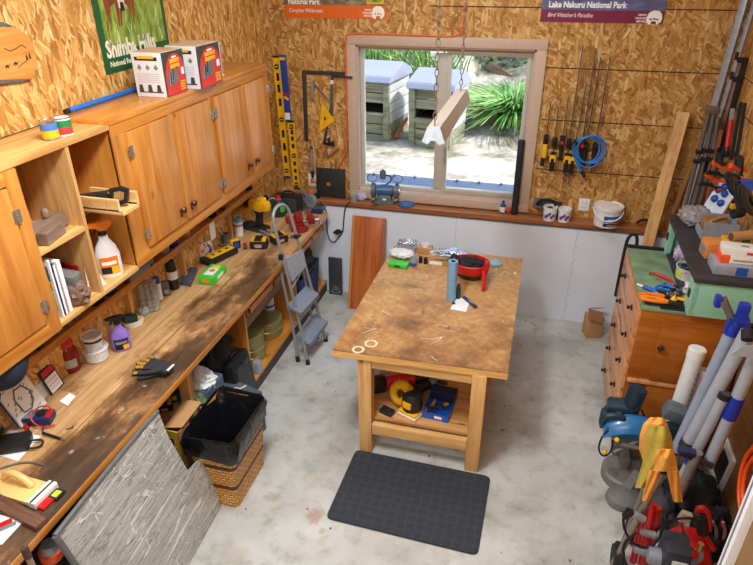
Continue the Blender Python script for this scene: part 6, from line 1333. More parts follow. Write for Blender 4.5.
loft(b, [(s(.5), .06, -.01, 0), (s(.62), .25, -.01, 0), (s(.8), bh-.1, -.01, 0), (s(.94), bh-.02, -.01, 0), (s(1.0), bh+.02, -.01, 0), (s(1.06), bh+.015, -.01, 0), (s(1.12), bh-.03, -.01, 0), (s(1.14), bh-.07, -.01, 0), (s(1.14), bh-.12, -.01, 0)], m_bag, wob=.026, seed=3)
one('bin_bag', 'glossy black bin bag lining the woven basket and folded over its rim', 'bag', b, BC+Vector((0, 0, .002)), 0, ang=60)
# --- scratched grey sheet leaning at the bench front
def scratchmat():
    m, nt, b = newmat('scratched_grey_sheet'); L = nt.links.new
    tc = N(nt, 'ShaderNodeTexCoord'); sp = N(nt, 'ShaderNodeSeparateXYZ'); L(tc.outputs['Object'], sp.inputs[0])
    cb = N(nt, 'ShaderNodeCombineXYZ'); L(sp.outputs[1], cb.inputs[0]); L(sp.outputs[2], cb.inputs[1])
    base = N(nt, 'ShaderNodeTexNoise'); base.inputs['Scale'].default_value = 5; base.inputs['Detail'].default_value = 5; L(cb.outputs[0], base.inputs['Vector'])
    out = ramp(nt, [(.3, (160, 160, 153)), (.7, (184, 184, 177))]); L(base.outputs['Fac'], out.inputs['Fac']); out = out.outputs['Color']
    def layer(rot, sc, pos, wid, col, cut, out, det=1.0, dist=.6):
        mp = N(nt, 'ShaderNodeMapping'); mp.inputs['Scale'].default_value = sc; mr = N(nt, 'ShaderNodeMapping'); mr.inputs['Rotation'].default_value = (0, 0, rot)
        L(cb.outputs[0], mr.inputs['Vector']); L(mr.outputs['Vector'], mp.inputs['Vector'])
        n = N(nt, 'ShaderNodeTexNoise', noise_dimensions='2D'); n.inputs['Scale'].default_value = 1; n.inputs['Detail'].default_value = det; n.inputs['Distortion'].default_value = dist; L(mp.outputs['Vector'], n.inputs['Vector'])
        c = N(nt, 'ShaderNodeMath', operation='COMPARE'); c.inputs[1].default_value = pos; c.inputs[2].default_value = wid; L(n.outputs['Fac'], c.inputs[0])
        k = N(nt, 'ShaderNodeTexNoise'); k.inputs['Scale'].default_value = 7; k.inputs['Detail'].default_value = 2; L(cb.outputs[0], k.inputs['Vector'])
        g = N(nt, 'ShaderNodeMath', operation='GREATER_THAN'); g.inputs[1].default_value = cut; L(k.outputs['Fac'], g.inputs[0])
        mu0 = N(nt, 'ShaderNodeMath', operation='MULTIPLY'); L(c.outputs[0], mu0.inputs[0]); L(g.outputs[0], mu0.inputs[1]); mu = N(nt, 'ShaderNodeMath', operation='MULTIPLY'); mu.inputs[1].default_value = .62; L(mu0.outputs[0], mu.inputs[0])
        mx = N(nt, 'ShaderNodeMix', data_type='RGBA'); mx.inputs[7].default_value = lin(col); L(mu.outputs[0], mx.inputs[0]); L(out, mx.inputs[6]); return mx.outputs[2]
    out = layer(.02, (3.6, 70, 1), .42, .03, (96, 96, 90), .36, out)
    out = layer(.0, (2.0, 90, 1), .58, .02, (214, 214, 210), .38, out)
    out = layer(.04, (3.2, 46, 1), .40, .035, (104, 104, 98), .42, out)
    out = layer(.05, (2.4, 38, 1), .62, .03, (84, 84, 78), .55, out)
    out = layer(-.04, (.5, 16, 1), .5, .006, (238, 238, 236), .30, out, 1, .5)
    out = layer(-.1, (1.2, 12, 1), .5, .008, (236, 236, 234), .40, out, 1, 1.2)
    out = layer(.9, (1.5, 11, 1), .5, .009, (228, 228, 226), .50, out, 1, 1.6)
    out = layer(1.7, (1.3, 13, 1), .46, .008, (232, 232, 230), .54, out, 1, 1.6)
    L(out, b.inputs['Base Color']); b.inputs['Roughness'].default_value = .4; return m
m_scr = scratchmat()
pn = Vector((1, .05, .2)).normalized(); PP = Vector((-1.612, 2.2, 0)); S = [onplane(PP, pn, x, y) for x, y in ((100, 618), (75, 566), (62, 547), (54, 536), (80, 503), (112, 464), (140, 430), (157, 411), (167, 436), (187, 471), (203, 454), (212, 480), (220.5, 507))]
e0 = onplane(PP, pn, 178, 565); fl_ = [Vector((-1.612+.05*(2.2-y), y, .004)) for y in (1.85, 1.5, 1.35)]
S = [p for p in S]; S[0] = Vector((PP.x+.05*(2.2-1.2), 1.2, .3)); S = [Vector((PP.x+.05*(2.2-1.3), 1.3, .004))]+S[1:]+[]
O = Vector((-1.64, 1.9, 0)); u = Vector((-.05, 1, 0)).normalized(); w = pn.cross(u).normalized(); w = -w if w.z < 0 else w
t = thing('grey_sheet', 'large scratched grey plastic sheet leaning against the bench front', 'sheet', O)
M4 = Matrix((( u.x, w.x, pn.x, 0), (u.y, w.y, pn.y, 0), (u.z, w.z, pn.z, 0), (0, 0, 0, 1))); M4.translation = (PP-O)
b = MB(); b.prism([((p-PP).dot(u), max(.004, (p-PP).dot(w))) for p in S], .007, m_scr, M4); part(t, 'sheet_body', b)
b = MB(); b.tube([p-O+pn*.006 for p in (S[1], S[2], S[3])], .014, mat('sheet_edge', (96, 98, 100), .5), n=8); b.tube([S[1]-O+pn*.006, S[0]-O+pn*.006], .014, mat('sheet_edge', (0, 0, 0)), n=8); b.tube([p-O+pn*.004 for p in S[3:8]], .012, mat('sheet_edge', (0, 0, 0)), n=8); part(t, 'rolled_edge', b)
T = Zp(50, 549, .66); P = Vector((T.x-.06, T.y+.05, 0)); v = T-P; n = v.normalized(); t = thing('line_trimmer', 'black and orange trimmer standing behind the end of the grey sheet', 'trimmer', P)
b = MB(); b.cyl((0, 0, 0), v*.95, .028, m_black, n=12); part(t, 'shaft', b)
b = MB(); b.cyl(v*.93, v, .05, mat('orange_red_ring', (232, 84, 46), .4), n=18); part(t, 'orange_ring', b)
b = MB(); b.cyl(v, v+n*.04, .042, m_silverp, r2=.03, n=18); part(t, 'cap', b)
b = MB(); b.lump((0, 0, .3), (.24, .5, .32), mat('dark_filler', (26, 26, 28), .85, var=.2), .18, 1.8, 14, n=26, flat=-.92); one('dark_filler', 'added black tarp stowed under the bench behind the grey sheet', 'filler', b, (-2.12, 1.35, 0))  # added lump that blacks out the open space under the bench
# --- cardboard box, yellow strapped
t_ = [Zp(x, y, .60) for x, y in ((163.5, 427.5), (182, 427), (201.5, 402), (185, 399))]
x0, x1 = t_[0].x, t_[1].x; y0 = t_[0].y; O = Vector((x0, y0, 0))
t = thing('cardboard_box', 'open cardboard box with yellow straps standing behind the grey sheet', 'box', O)
m_ybox = mat('olive_yellow_carton', (176, 150, 34), .6, var=.1); wx = .13; dy = .11
b = MB()
b.box((wx/2-.04, .004, .29), (wx, .008, .58), m_ybox); b.box((wx/2-.04, dy, .29), (wx, .008, .58), m_card2); b.box((-.04, dy/2, .29), (.008, dy, .58), m_card2); b.box((wx-.04, dy/2, .29), (.008, dy, .58), m_card2); b.box((wx/2-.04, dy/2, .01), (wx, dy, .01), m_card2)
for zz in (.40, .44): b.box((wx/2-.04+.01, -.0012, zz), (.07, .002, .012), m_yellow, rot=(0, -.9, 0))
b.box((.02, -.001, .5), (.06, .002, .05), m_blackm); part(t, 'carton', b)
b = MB(); quad(b, [p-O for p in t_], .005, m_card, 0); part(t, 'flap', b)
battery('black and yellow tool battery on the low shelf behind the cardboard flap', Zp(165, 409, .471), .6, .9)
P = Zp(172, 404, .471); b = MB(); b.box((0, 0, .04), (.10, .08, .08), m_teal, bev=.015); b.box((.0, -.0405, .04), (.03, .004, .03), m_yellow); one('tool_radio', 'small teal tool body beside the battery under the bench', 'tool', b, (P.x, P.y+.05, .471), .4)
# --- rags in a blue grey crate
P = Zp(208, 380, .4715); P = Vector((-1.945, 2.73, .4715))
t = thing('blue_crate', 'blue grey crate full of rags jutting from under the bench', 'crate', P, 0); m_crate = mat('crate_blue_grey', (84, 100, 124), .5)
b = MB()
for c, d in (((0, 0, .008), (.27, .2, .016)), ((.131, 0, .05), (.008, .2, .1)), ((-.131, 0, .05), (.008, .2, .1)), ((0, .097, .05), (.26, .008, .1)), ((0, -.097, .05), (.26, .008, .1))): b.box(c, d, m_crate)
part(t, 'crate_walls', b)
b = MB(); b.lump((0, 0, .0), (.125, .092, .085), mat('white_rag', (216, 220, 222), .8, var=.05), .35, 2.4, 5, n=24, flat=-.8); one('white_rags', 'heap of crumpled white rags lying in the blue grey crate', 'rags', b, P+Vector((.0, .0, .09)))
b = MB(); b.lump((0, 0, 0), (.06, .05, .05), mat('olive_rag', (104, 118, 84), .8, var=.1), .4, 2.6, 2, flat=-.8); one('olive_rag', 'small olive green rag at the viewer end of the crate', 'rag', b, P+Vector((.06, -.1, .045)))
# --- black bags, case, foam slab
b = MB(); b.lump((0, 0, .19), (.16, .17, .19), mat('black_cloth', (34, 36, 42), .85, var=.2), .3, 2.3, 11, n=26, flat=-.95); one('black_bag', 'slumped black cloth bag stuffed under the bench', 'bag', b, (-2.06, 3.06, .40)); 
b = MB(); b.box((0, 0, .2), (.36, .34, .40), mat('dark_carton', (46, 48, 54), .7), bev=.01); one('dark_carton', 'dark carton under the bench carrying the black cloth bag', 'carton', b, (-2.12, 3.06, 0))
t = thing('equipment_case', 'black hard equipment case standing on edge before the bench divider', 'case', (-1.84, 3.14, 0), (0, -.12, 0))
b = MB(); b.box((0, 0, .24), (.10, .25, .48), m_black, bev=.015); b.box((.05, 0, .24), (.012, .17, .36), mat('case_grey', (56, 58, 64), .5), bev=.005); part(t, 'shell', b); b = MB(); b.box((.056, .05, .42), (.01, .08, .05), m_darksteel, bev=.004); part(t, 'latch', b); b = MB(); b.tube([(0, -.05, .478), (0, -.05, .505), (0, .05, .505), (0, .05, .478)], .01, m_black, smooth=1); part(t, 'handle', b)
b = MB(); q = [Zp(x, y, .34) for x, y in ((206, 386), (224, 374.5), (262.5, 391), (248, 402))]; O = Vector((q[0].x, q[0].y, 0)); b.prism([(p.x-O.x, p.y-O.y) for p in q], .34, mat('dark_grey_foam', (82, 88, 94), .7, var=.1), bev=.006); b.tube([(p.x-O.x, p.y-O.y, .343) for p in (Zp(230, 391, .34), Zp(236, 388, .34), Zp(240, 389, .34), Zp(246, 386, .34))], .004, m_paper, n=5); one('foam_block', 'dark grey foam block standing on the floor behind the basket', 'block', b, O)
P = Zp(200, 396, .35); t = thing('steel_kettle', 'small shiny steel canister under the bench behind the basket', 'canister', (P.x-.06, P.y+.02, 0)); b = MB(); b.lathe([(.06, 0), (.06, .3), (.045, .34), (.02, .36), (0, .36)], m_chrome, n=20); part(t, 'body', b)
# --- olive tins
m_olive = mat('olive_enamel', (146, 140, 84), .3, .3, var=.08)
tin0 = None
for (x, y, r, h, n, place) in ((-2.075, 4.0, .152, .078, 2, 'beside the far divider'), (-2.05, 3.63, .135, .062, 4, 'nearer the viewer')):
    for k in range(n):
        w = ('bottom', 'top')[k] if n == 2 else ('lowest', 'second from the bottom', 'third from the bottom', 'topmost')[k]
        t = thing('film_tin', f'round olive tin, {w} of the {"two" if n == 2 else "four"} tin stack {place}', 'tin', (x+.004*math.sin(3*k), y, .1205+h*k), .3*k, 'stacked olive tins')
        b = MB(); b.lathe([(r*.96, 0), (r*.97, h*.45)], m_olive, n=36); part(t, 'base', b)
        b = MB(); b.lathe([(r, h*.32), (r, h*.9), (r*.96, h*.985), (r*.86, h*.985), (r*.84, h*.95), (0, h*.95)], m_olive, n=36); part(t, 'lid', b)
P = Vector((-1.895, 3.46, .1205)); b = MB(); b.lathe([(.042, 0), (.042, .085), (.036, .095), (0, .095)], mat('grey_hex', (146, 150, 158), .5), n=6); one('hex_weight', 'grey hexagonal weight standing before the olive tins', 'weight', b, P)
P = Vector((-2.08, 4.13, .2775)); t = thing('paper_roll', 'white printed paper roll standing on the two tin stack', 'roll', P); b = MB(); b.cyl((0, 0, 0), (0, 0, .12), .045, m_paper, n=20); b.cyl((0, 0, .03), (0, 0, .05), .0455, m_blue, n=20); part(t, 'roll', b)
# --- blue bin with black bag
P = Vector((-2.03, 4.56, .1205)); t = thing('blue_bin', 'dark blue bin standing on the low shelf under the far bench end', 'bin', P); m_bb = mat('bin_blue', (30, 62, 110), .45)
b = MB(); loft(b, [(rrect(.165, .21, .03), 0, 0, 0), (rrect(.185, .24, .03), .36, 0, 0)], m_bb); loft(b, [(rrect(.185, .24, .03), .36, 0, 0), (rrect(.178, .233, .03), .36, 0, 0), (rrect(.16, .2, .03), .02, 0, 0)], m_bb, close=False); part(t, 'tub', b)
b = MB(); b.lump((0, 0, .04), (.19, .24, .19), m_blackm, .22, 2.2, 6, n=26, flat=-.5); b.tube([(-.1, .15, .14), (0, .1, .17), (.1, .12, .13)], .012, mat('tan_strap', (150, 130, 96), .7), smooth=1, n=6); one('black_backpack', 'black bag with a tan strap heaped in the dark blue bin', 'bag', b, P+Vector((0, 0, .37)))
# ================================================================ TABLE THINGS
tp = lambda x, y: Zp(x, y, TZ+.0008)
m_clr = mat('clear_tub', (200, 208, 214), .15, var=.1, trans=.5); m_bluecont = mat('blue_contents', (58, 104, 150), .5, var=.3)
P = tp(407, 250); r = sz(P, 18)/2; t = thing('clear_tub', 'clear square tub holding blue and foil scraps at the table corner', 'tub', P, .05); b = MB(); w = r*2
for c, d in (((0, 0, .003), (w, w*.8, .006)), ((w/2, 0, .035), (.003, w*.8, .07)), ((-w/2, 0, .035), (.003, w*.8, .07)), ((0, w*.4, .035), (w, .003, .07)), ((0, -w*.4, .035), (w, .003, .07))): b.box(c, d, m_clr)
part(t, 'tub_walls', b); b = MB(); b.box((0, 0, .025), (w*.94, w*.72, .034), m_bluecont, bev=.008); part(t, 'blue_fill', b); m_foil = mat('foil', (214, 216, 220), .18, .8)
b = MB(); b.lump((0, 0, 0), (w*.42, w*.32, .03), m_foil, .5, 4, 3, n=16); part(t, 'foil_scraps', b, loc=(0, 0, .06))
P = tp(399, 266); b = MB(); b.box((0, 0, .018), (sz(P, 20), .09, .034), m_gw2, bev=.012); b.box((0, -.046, .018), (.05, .002, .016), mat('dark_green_print', (20, 84, 40), .5)); one('green_packet', 'lime green packet lying under a white bag near the table corner', 'packet', b, P, -.1)
P = tp(401, 260); b = MB(); b.lump((0, 0, .018), (sz(P, 12), .07, .026), mat('white_film', (222, 226, 222), .4), .25, 2.5, 9, n=20, flat=-.7); one('white_bag', 'flat white plastic bag on top of the lime green packet', 'bag', b, (P.x, P.y+.02, TZ+.037), -.1)
P = tp(413.5, 265.5); t = thing('plastic_cup', 'clear plastic cup with a blue foot beside the green packet', 'cup', P); b = MB(); b.lathe([(.027, .03), (.03, .075), (.028, .075), (.025, .032)], m_clr, n=20); part(t, 'cup_wall', b); b = MB(); b.lathe([(.024, 0), (.027, .03), (0, .03)], mat('cobalt_plastic', (60, 76, 190), .4), n=20); part(t, 'blue_foot', b)
for (x, y, lb) in ((420.5, 262.5, 'black film canister standing nearest the clear cup'), (425.5, 263.5, 'black film canister standing nearest the brown foil box')):
    P = tp(x, y); t = thing('film_canister', lb, 'canister', P, 0, 'black film canisters'); b = MB(); b.cyl((0, 0, 0), (0, 0, .043), .0155, m_black, n=16); part(t, 'body', b); b = MB(); b.cyl((0, 0, .043), (0, 0, .052), .0168, m_black, n=16, bev=.002); part(t, 'lid', b)
A, B = tp(429, 264), tp(459, 267); w = (B-A).length; t = thing('foil_box', 'cardboard box covered with crumpled clear film at the back of the table', 'box', A+Vector((w/2, .07, 0)), span(A, B)); b = MB(); b.box((.025, 0, .035), (w+.07, .15, .07), m_card, bev=.002); b.box((-w*.28, -.0755, .018), (.10, .002, .03), m_paper); b.box((.03, -.0755, .05), (w*.9, .002, .012), mat('green_stripe', (90, 120, 84), .6)); part(t, 'carton', b)
b = MB(); b.lump((.04, .0, .075), (w*.55, .075, .028), m_foil, .5, 3.2, 4, n=26, flat=-.5); part(t, 'clear_film', b)
P = tp(425, 252); b = MB(); b.box((0, 0, .025), (.115, .085, .05), m_card, bev=.002); one('small_carton', 'small tan carton between the clear tub and foil box', 'carton', b, P, -.05); b = MB(); b.lathe([(.022, 0), (.03, 0), (.03, .022), (.022, .022), (.022, 0)], m_whitep, n=24); one('tape_roll', 'white tape roll lying on the small tan carton', 'tape', b, P+Vector((0, 0, .051)))
# red cap
P = tp(470, 277); t = thing('cycle_helmet', 'red and black padded helmet upturned on the table, filled with black mesh', 'helmet', P, -.15); t.scale = (1.22, 1.22, 1.22)
b = MB(); b.lathe([(.03, 0), (.075, .012), (.10, .045), (.106, .075)], mat('dark_shell', (42, 36, 38), .5), n=28, M=Matrix.Diagonal((1, .85, 1, 1))); part(t, 'shell', b)
b = MB(); b.lathe([(.101, .05), (.113, .066), (.116, .108), (.108, .112), (.10, .07)], m_red, n=28, M=Matrix.Diagonal((1, .87, 1, 1))); part(t, 'red_band', b)
b = MB(); b.lump((-.01, 0, .088), (.088, .072, .034), m_blackm, .35, 3.4, 2, n=22); part(t, 'mesh_lining', b)
b = MB(); b.box((.10, -.045, .085), (.03, .045, .13), m_red, rot=(.1, .15, .4), bev=.008); b.tube([(.10, -.08, .1), (.118, -.12, .05), (.122, -.15, .008)], .012, m_red, n=6, smooth=1); part(t, 'strap', b); b = MB(); b.box((-.115, .03, .095), (.05, .05, .04), m_blackm, rot=(0, .3, 0), bev=.012); part(t, 'rear_pad', b)
P = tp(451, 299); t = thing('foam_cylinder', 'pale blue foam cylinder standing upright on the table', 'cylinder', P); h = ht(P, 452, 261); r = sz(P, 9.5)/2; m_pb = mat('pale_blue_foam', (122, 168, 204), .6)
b = MB(); b.lathe([(r, 0), (r, h), (r*.5, h), (r*.5, h*.9), (0, h*.9)], [m_pb, m_pb, m_blackm, m_blackm], n=24); part(t, 'tube', b)
P = tp(458, 298); b = MB(); b.lathe([(.017, 0), (.017, .075), (.012, .10), (.009, .118), (0, .118)], m_dkg, n=16); one('green_bottle', 'small dark green bottle beside the pale blue cylinder', 'bottle', b, P)
q = [tp(x, y) for x, y in ((450, 309), (466, 312), (470, 301), (458, 297))]; O = q[0].copy(); b = MB(); b.prism([(p.x-O.x, p.y-O.y) for p in q], .001, m_paper); one('table_note', 'white paper note on the table before the blue cylinder', 'note', b, O)
A, B = tp(463.5, 298), tp(476, 308.5); b = MB(); b.box((0, 0, .009), ((B-A).length, .024, .014), m_navy, bev=.005); b.box((.01, 0, .017), (.05, .012, .004), m_silverp, bev=.001); one('pocket_knife', 'dark folding pocket knife lying partly on the white note', 'knife', b, (A+B)/2+Vector((0, 0, .001)), span(A, B))
b = MB(); b.box((0, 0, .006), (.022, .016, .012), m_navy, bev=.003); one('bottle_stopper', 'tiny dark stopper at the corner of the white note', 'cap', b, tp(453.5, 304)+Vector((0, 0, .0012)), .4)
P = tp(495, 264); b = MB(); b.lump((0, 0, .010), (.05, .055, .014), mat('aqua_cloth', (146, 188, 192), .8), .4, 3, 6, flat=-.6); one('aqua_cloth', 'small pale aqua cloth lying behind the red helmet', 'cloth', b, P)
# shelf under the table (top of shelf z=.259)
sp_ = lambda x, y: Zp(x, y, .2595)
P = sp_(387, 413); t = thing('sanding_pad', 'black curved hand pad on the table shelf near a leg', 'pad', P, -.35); b = MB(); b.box((0, 0, .017), (.10, .065, .03), m_black, bev=.014); b.box((0, 0, .035), (.06, .04, .012), m_black, bev=.006); part(t, 'pad', b)
P = sp_(412, 413); t = thing('random_sander', 'yellow and black power sander standing on the table shelf', 'sander', P, -.4); t.scale = (1.3, 1.3, 1.25)
b = MB(); b.box((0, 0, .012), (.11, .11, .014), m_whitep, bev=.003); b.box((0, 0, .026), (.105, .105, .02), m_yellow, bev=.006); part(t, 'sanding_plate', b)
b = MB(); b.lathe([(.05, .035), (.055, .06), (.05, .12), (.038, .14), (0, .142)], m_black, n=20); b.box((0, -.048, .085), (.05, .02, .04), m_yellow, bev=.008); part(t, 'motor_body', b)
b = MB(); b.tube([(-.02, .0, .14), (-.07, .02, .15), (-.115, .01, .12), (-.125, 0, .07), (-.09, -.01, .04), (-.04, 0, .06)], [.026, .026, .024, .022, .022, .022], m_yellow, smooth=2, n=10); part(t, 'grip', b)
b = MB(); b.box((.03, .0, .146), (.06, .035, .012), m_black, bev=.004); part(t, 'switch', b)
A, B, C_ = sp_(424, 418), sp_(449, 424), sp_(458, 393); w = (B-A).length; dp = min(.26, (C_-B).length); rz = span(A, B)
t = thing('blue_tray', 'blue tray holding hand tools on the table shelf', 'tray', A+Vector((w/2, dp/2, 0)), rz); m_btray = mat('tray_blue', (24, 90, 190), .4); b = MB()
for c, d in (((0, 0, .006), (w, dp, .012)), ((w/2, 0, .025), (.006, dp, .05)), ((-w/2, 0, .025), (.006, dp, .05)), ((0, dp/2, .025), (w, .006, .05)), ((0, -dp/2, .025), (w, .006, .05))): b.box(c, d, m_btray)
b.box((.02, -dp/2-.0035, .025), (.05, .001, .02), m_whiteprint); part(t, 'tray_walls', b); b = MB(); b.box((0, dp*.36, .045), (w*1.02, dp*.3, .09), mat('tray_navy', (30, 36, 70), .5), bev=.004); part(t, 'tray_bin', b)
TO = t.location.copy()
def handtool(label, off, a, hc, L):
    t = thing('hand_tool', label, 'hand tool', TO+Vector(off), a, 'tools in the blue tray'); b = MB(); b.cyl((0, 0, 0), (L*.5, 0, .012), .012, hc, n=12, bev=.004); part(t, 'handle', b); b = MB(); b.cyl((L*.5, 0, .012), (L, 0, .02), .006, m_darksteel, n=8); b.box((L, 0, .02), (.02, .022, .01), m_darksteel, bev=.002); part(t, 'blade', b)
handtool('yellow handled chisel lying in the blue tray', (.05, .02, .03), -2.2, m_yellow, .16)
handtool('tan handled tool lying in the blue tray', (-.04, .03, .03), -1.7, m_card, .15)
handtool('dark steel tool with yellow end across the blue tray', (.03, -.03, .045), -2.6, m_darksteel, .12)
P = sp_(397, 384); t = thing('angle_grinder', 'red and black power tool pushed to the back of the table shelf', 'power tool', (P.x+.02, 3.36, .2595), .5); t.scale = (1.15, 1.15, 1.3); b = MB(); b.cyl((-.08, 0, .05), (.10, 0, .05), .042, m_red, n=18, bev=.008); part(t, 'red_body', b); b = MB(); b.cyl((.10, 0, .05), (.2, 0, .055), .034, m_black, n=16, bev=.006); part(t, 'gear_head', b); b = MB(); b.box((-.14, 0, .05), (.12, .055, .1), m_black, bev=.015); part(t, 'rear_grip', b)
P = sp_(424, 388); t = thing('grey_grinder', 'grey and black grinder with a silver neck behind the yellow sander', 'power tool', (P.x, 3.36, .2595), .9); b = MB(); b.cyl((-.12, 0, .045), (.06, 0, .05), .034, m_black, n=16, bev=.006); part(t, 'body', b); b = MB(); b.cyl((.06, 0, .05), (.13, 0, .055), .03, m_alu, n=16, bev=.005); b.cyl((.11, 0, .03), (.11, 0, .09), .04, m_alu, n=18); part(t, 'gear_head', b); b = MB(); b.cyl((.1, 0, .06), (.12, -.11, .09), .013, m_darksteel, n=10); part(t, 'side_handle', b)
b = MB(); b.box((0, 0, .1), (.18, .2, .2), m_card2, bev=.002); one('brown_carton', 'brown carton at the back of the table shelf behind the tray', 'carton', b, (-.26, 3.75, .2595), .1)
t = thing('shipping_box', 'low cardboard box with a white label on the floor beneath the table', 'box', (-.66, 3.62, 0), 0); b = MB(); b.box((0, 0, .08), (.40, .3, .16), m_card2, bev=.002); b.box((-.06, -.151, .1), (.09, .002, .05), m_paper); part(t, 'carton', b)
# ================================================================ RIGHT HAND SIDE
# leaning stud and poles in the corner
def beam(b, A, B, w, d, m, O, tw=0):
    A, B = Vector(A), Vector(B); L = (B-A).length; b.box((0, 0, L/2), (w, d, L), m, M=Matrix.Translation(A-O) @ ((B-A).to_track_quat('Z', 'Y').to_matrix().to_4x4()) @ Matrix.Rotation(tw, 4, 'Z'), bev=.002)
T = Yp(684.5, 112, 5.13); M_ = Yp(648, 245, 4.95); B = M_+(M_-T)*(M_.z/(T.z-M_.z))
b = MB(); beam(b, B, T, .09, .045, m_rawz, B); one('timber_stud', 'pale pine stud leaning in the corner behind the dresser', 'timber', b, B)
def pole(name, label, cat, p0, p1, y0, y1, w, d, m, zb=0.0, group=None):
    A, C = Yp(*p0, y0), Yp(*p1, y1); e = (C-A); Bt = C + e*((zb-C.z)/e.z)
    b = MB(); beam(b, Bt, A, w, d, m, Vector((Bt.x, Bt.y, zb))); return one(name, label, cat, b, (Bt.x, Bt.y, zb), 0, group)
m_chan = mat('grey_channel', (150, 156, 166), .4, .3); m_brstrip = wood('brown_strip', (106, 62, 30), (152, 96, 52), 'z', .6)
pole('metal_channel', 'pale grey metal channel, the widest pole standing in the corner', 'channel', (748, -10), (687, 203), 5.06, 5.0, .05, .03, m_chan, 0, 'poles in the corner')
pole('metal_channel', 'narrow grey metal channel just beside the wide one', 'channel', (759, -10), (694, 203), 5.0, 4.94, .03, .025, m_chan, 0, 'poles in the corner')
pole('timber_strip', 'brown timber strip standing against the corner', 'timber', (741, 66), (702, 205), 4.97, 4.88, .035, .02, m_brstrip, 0, 'poles in the corner')
pole('timber_strip', 'tan timber strip behind the metal channels', 'timber', (716, 100), (680, 195), 5.15, 5.12, .035, .02, wood('tan_strip', (160, 104, 54), (200, 146, 90), 'z', .6), .967, 'poles in the corner')
pole('timber_strip', 'thin brown batten nearest the strand board wall', 'timber', (721, 130), (707, 200), 4.8, 4.72, .022, .02, m_brstrip, 0, 'poles in the corner')
# tripod
A = Yp(712, 110, 4.86); t = thing('tripod', 'closed grey brown tripod with black leg clamps standing in the corner', 'tripod', (A.x-.09, 4.82, 0)); O = t.location.copy(); m_tri = mat('tripod_grey', (112, 104, 98), .45, .4)
for p0, p1 in (((709, 112), (697, 160)), ((713.5, 113), (705, 158)), ((718, 118), (712, 158))):
    A, C = Yp(*p0, 4.86), Yp(*p1, 4.84); e = C-A; Bt = C + e*((0-C.z)/e.z); Bt.x = min(Bt.x, RW-.2+.04*C.x); b = MB(); b.cyl(Bt-O, C-O, .013, m_tri, n=10); b.cyl(C-O, A-O, .018, m_tri, n=10); part(t, 'leg', b)
    b = MB(); m_ = A+e*.82; b.box(m_-O, (.05, .045, .03), m_black, bev=.006); part(t, 'leg_clamp', b); b = MB(); m_ = A+e*1.02; b.box(m_-O, (.05, .045, .03), m_black, bev=.006); part(t, 'leg_clamp', b)
b = MB(); A = Yp(713, 110, 4.86)-O; b.box(A, (.09, .05, .05), m_tri, bev=.01); part(t, 'head', b)
# rack and clamps on the wall by the dresser
RX_ = RW-.0
def wallp(x, y, d=.06): return Xp(x, y, RW-d)
def sash(label, p0, p1, m, w, jaw, extra=None):
    A, C = wallp(*p0), wallp(*p1); O = Vector((C.x, C.y, C.z)); t = thing('sash_clamp', label, 'clamp', O, 0, 'long clamps on the wall'); b = MB(); beam(b, C, A, w, .014, m, O); part(t, 'bar', b)
    for f in jaw:
        b = MB(); p = C+(A-C)*f-O; b.box(p+Vector((-.02, 0, 0)), (.06, .03, .035), m_blackm, bev=.008); b.cyl(p+Vector((-.06, 0, 0)), p+Vector((-.06, .0, .05)), .011, m_blackm, n=8); part(t, 'jaw', b)
    if extra: b = MB(); p, q = C+(A-C)*extra[0]-O, C+(A-C)*extra[1]-O; b.box((p+q)/2, (w*1.2, .018, (q-p).length), m_red, rot=(0, math.atan2((A-C).x, (A-C).z), 0)) if False else b.cyl(p, q, w*.62, m_red, n=10); part(t, 'red_grip', b)
    return t
sash('longest black sash clamp with its jaw at the top', (746, 58), (719, 160), m_blackm, .04, (.98, .8))
sash('grey sash clamp with a red grip', (733, 106), (725, 162), m_alu, .028, (.12,), (.2, .75))
sash('slim black bar clamp beside the red gripped one', (741, 102), (731, 160), m_blackm, .022, (.1,))
sash('slim black bar clamp, the one farthest from the corner', (745, 103), (736, 160), m_blackm, .022, (.1,))
for k, (x, y, lb) in enumerate(((708, 166, 'big black C clamp hanging lowest beside the tripod clamps'), (722, 162, 'big black C clamp hung behind the orange spring clamps'), (742, 166, 'big black C clamp arching over the black discs'))):
    O = wallp(x, y, .09); t = thing('c_clamp', lb, 'clamp', O, 0, 'black C clamps on the wall'); b = MB(); b.tube([(-.03, -.10, -.03), (-.035, -.08, .03), (-.02, 0, .05), (-.01, .08, .03), (.0, .10, -.04)], .02, m_blackm, smooth=2, n=8); part(t, 'frame', b); b = MB(); b.cyl((-.03, -.10, -.03), (-.03, -.02, -.04), .009, m_darksteel, n=8); b.cyl((-.05, -.11, -.03), (-.01, -.11, -.03), .005, m_darksteel, n=6); part(t, 'screw', b)
m_orcl = mat('clamp_orange', (236, 84, 34), .45)
def spring(label, x, y, rz):
    O = wallp(x, y, .13); t = thing('spring_clamp', label, 'clamp', O, (0, .3, rz), 'orange spring clamps')
    for s in (-1, 1):
        b = MB(); b.prism([(-.11, s*.05), (-.10, s*.02), (-.02, s*.008), (.03, s*.02), (.03, s*.035), (-.03, s*.03)], .028, m_orcl if s > 0 else m_blackm, TM((0, 0, 0), (PI/2, 0, 0)), bev=.002); part(t, 'arm', b)
    b = MB(); b.cyl((-.01, -.03, 0), (-.01, .004, 0), .016, m_steel, n=12); part(t, 'pivot', b)
    b = MB(); b.box((.035, -.014, .03), (.03, .03, .02), m_orcl, bev=.004); part(t, 'jaw_pad', b); b = MB(); b.box((.035, -.014, -.03), (.03, .03, .02), m_orcl, bev=.004); part(t, 'jaw_pad', b)
spring('orange and black spring clamp hanging highest in the cluster', 722, 171, .3); spring('orange and black spring clamp pointing at the corner poles', 716, 183, .1); spring('orange and black spring clamp tucked behind the black discs', 737, 173, .6)
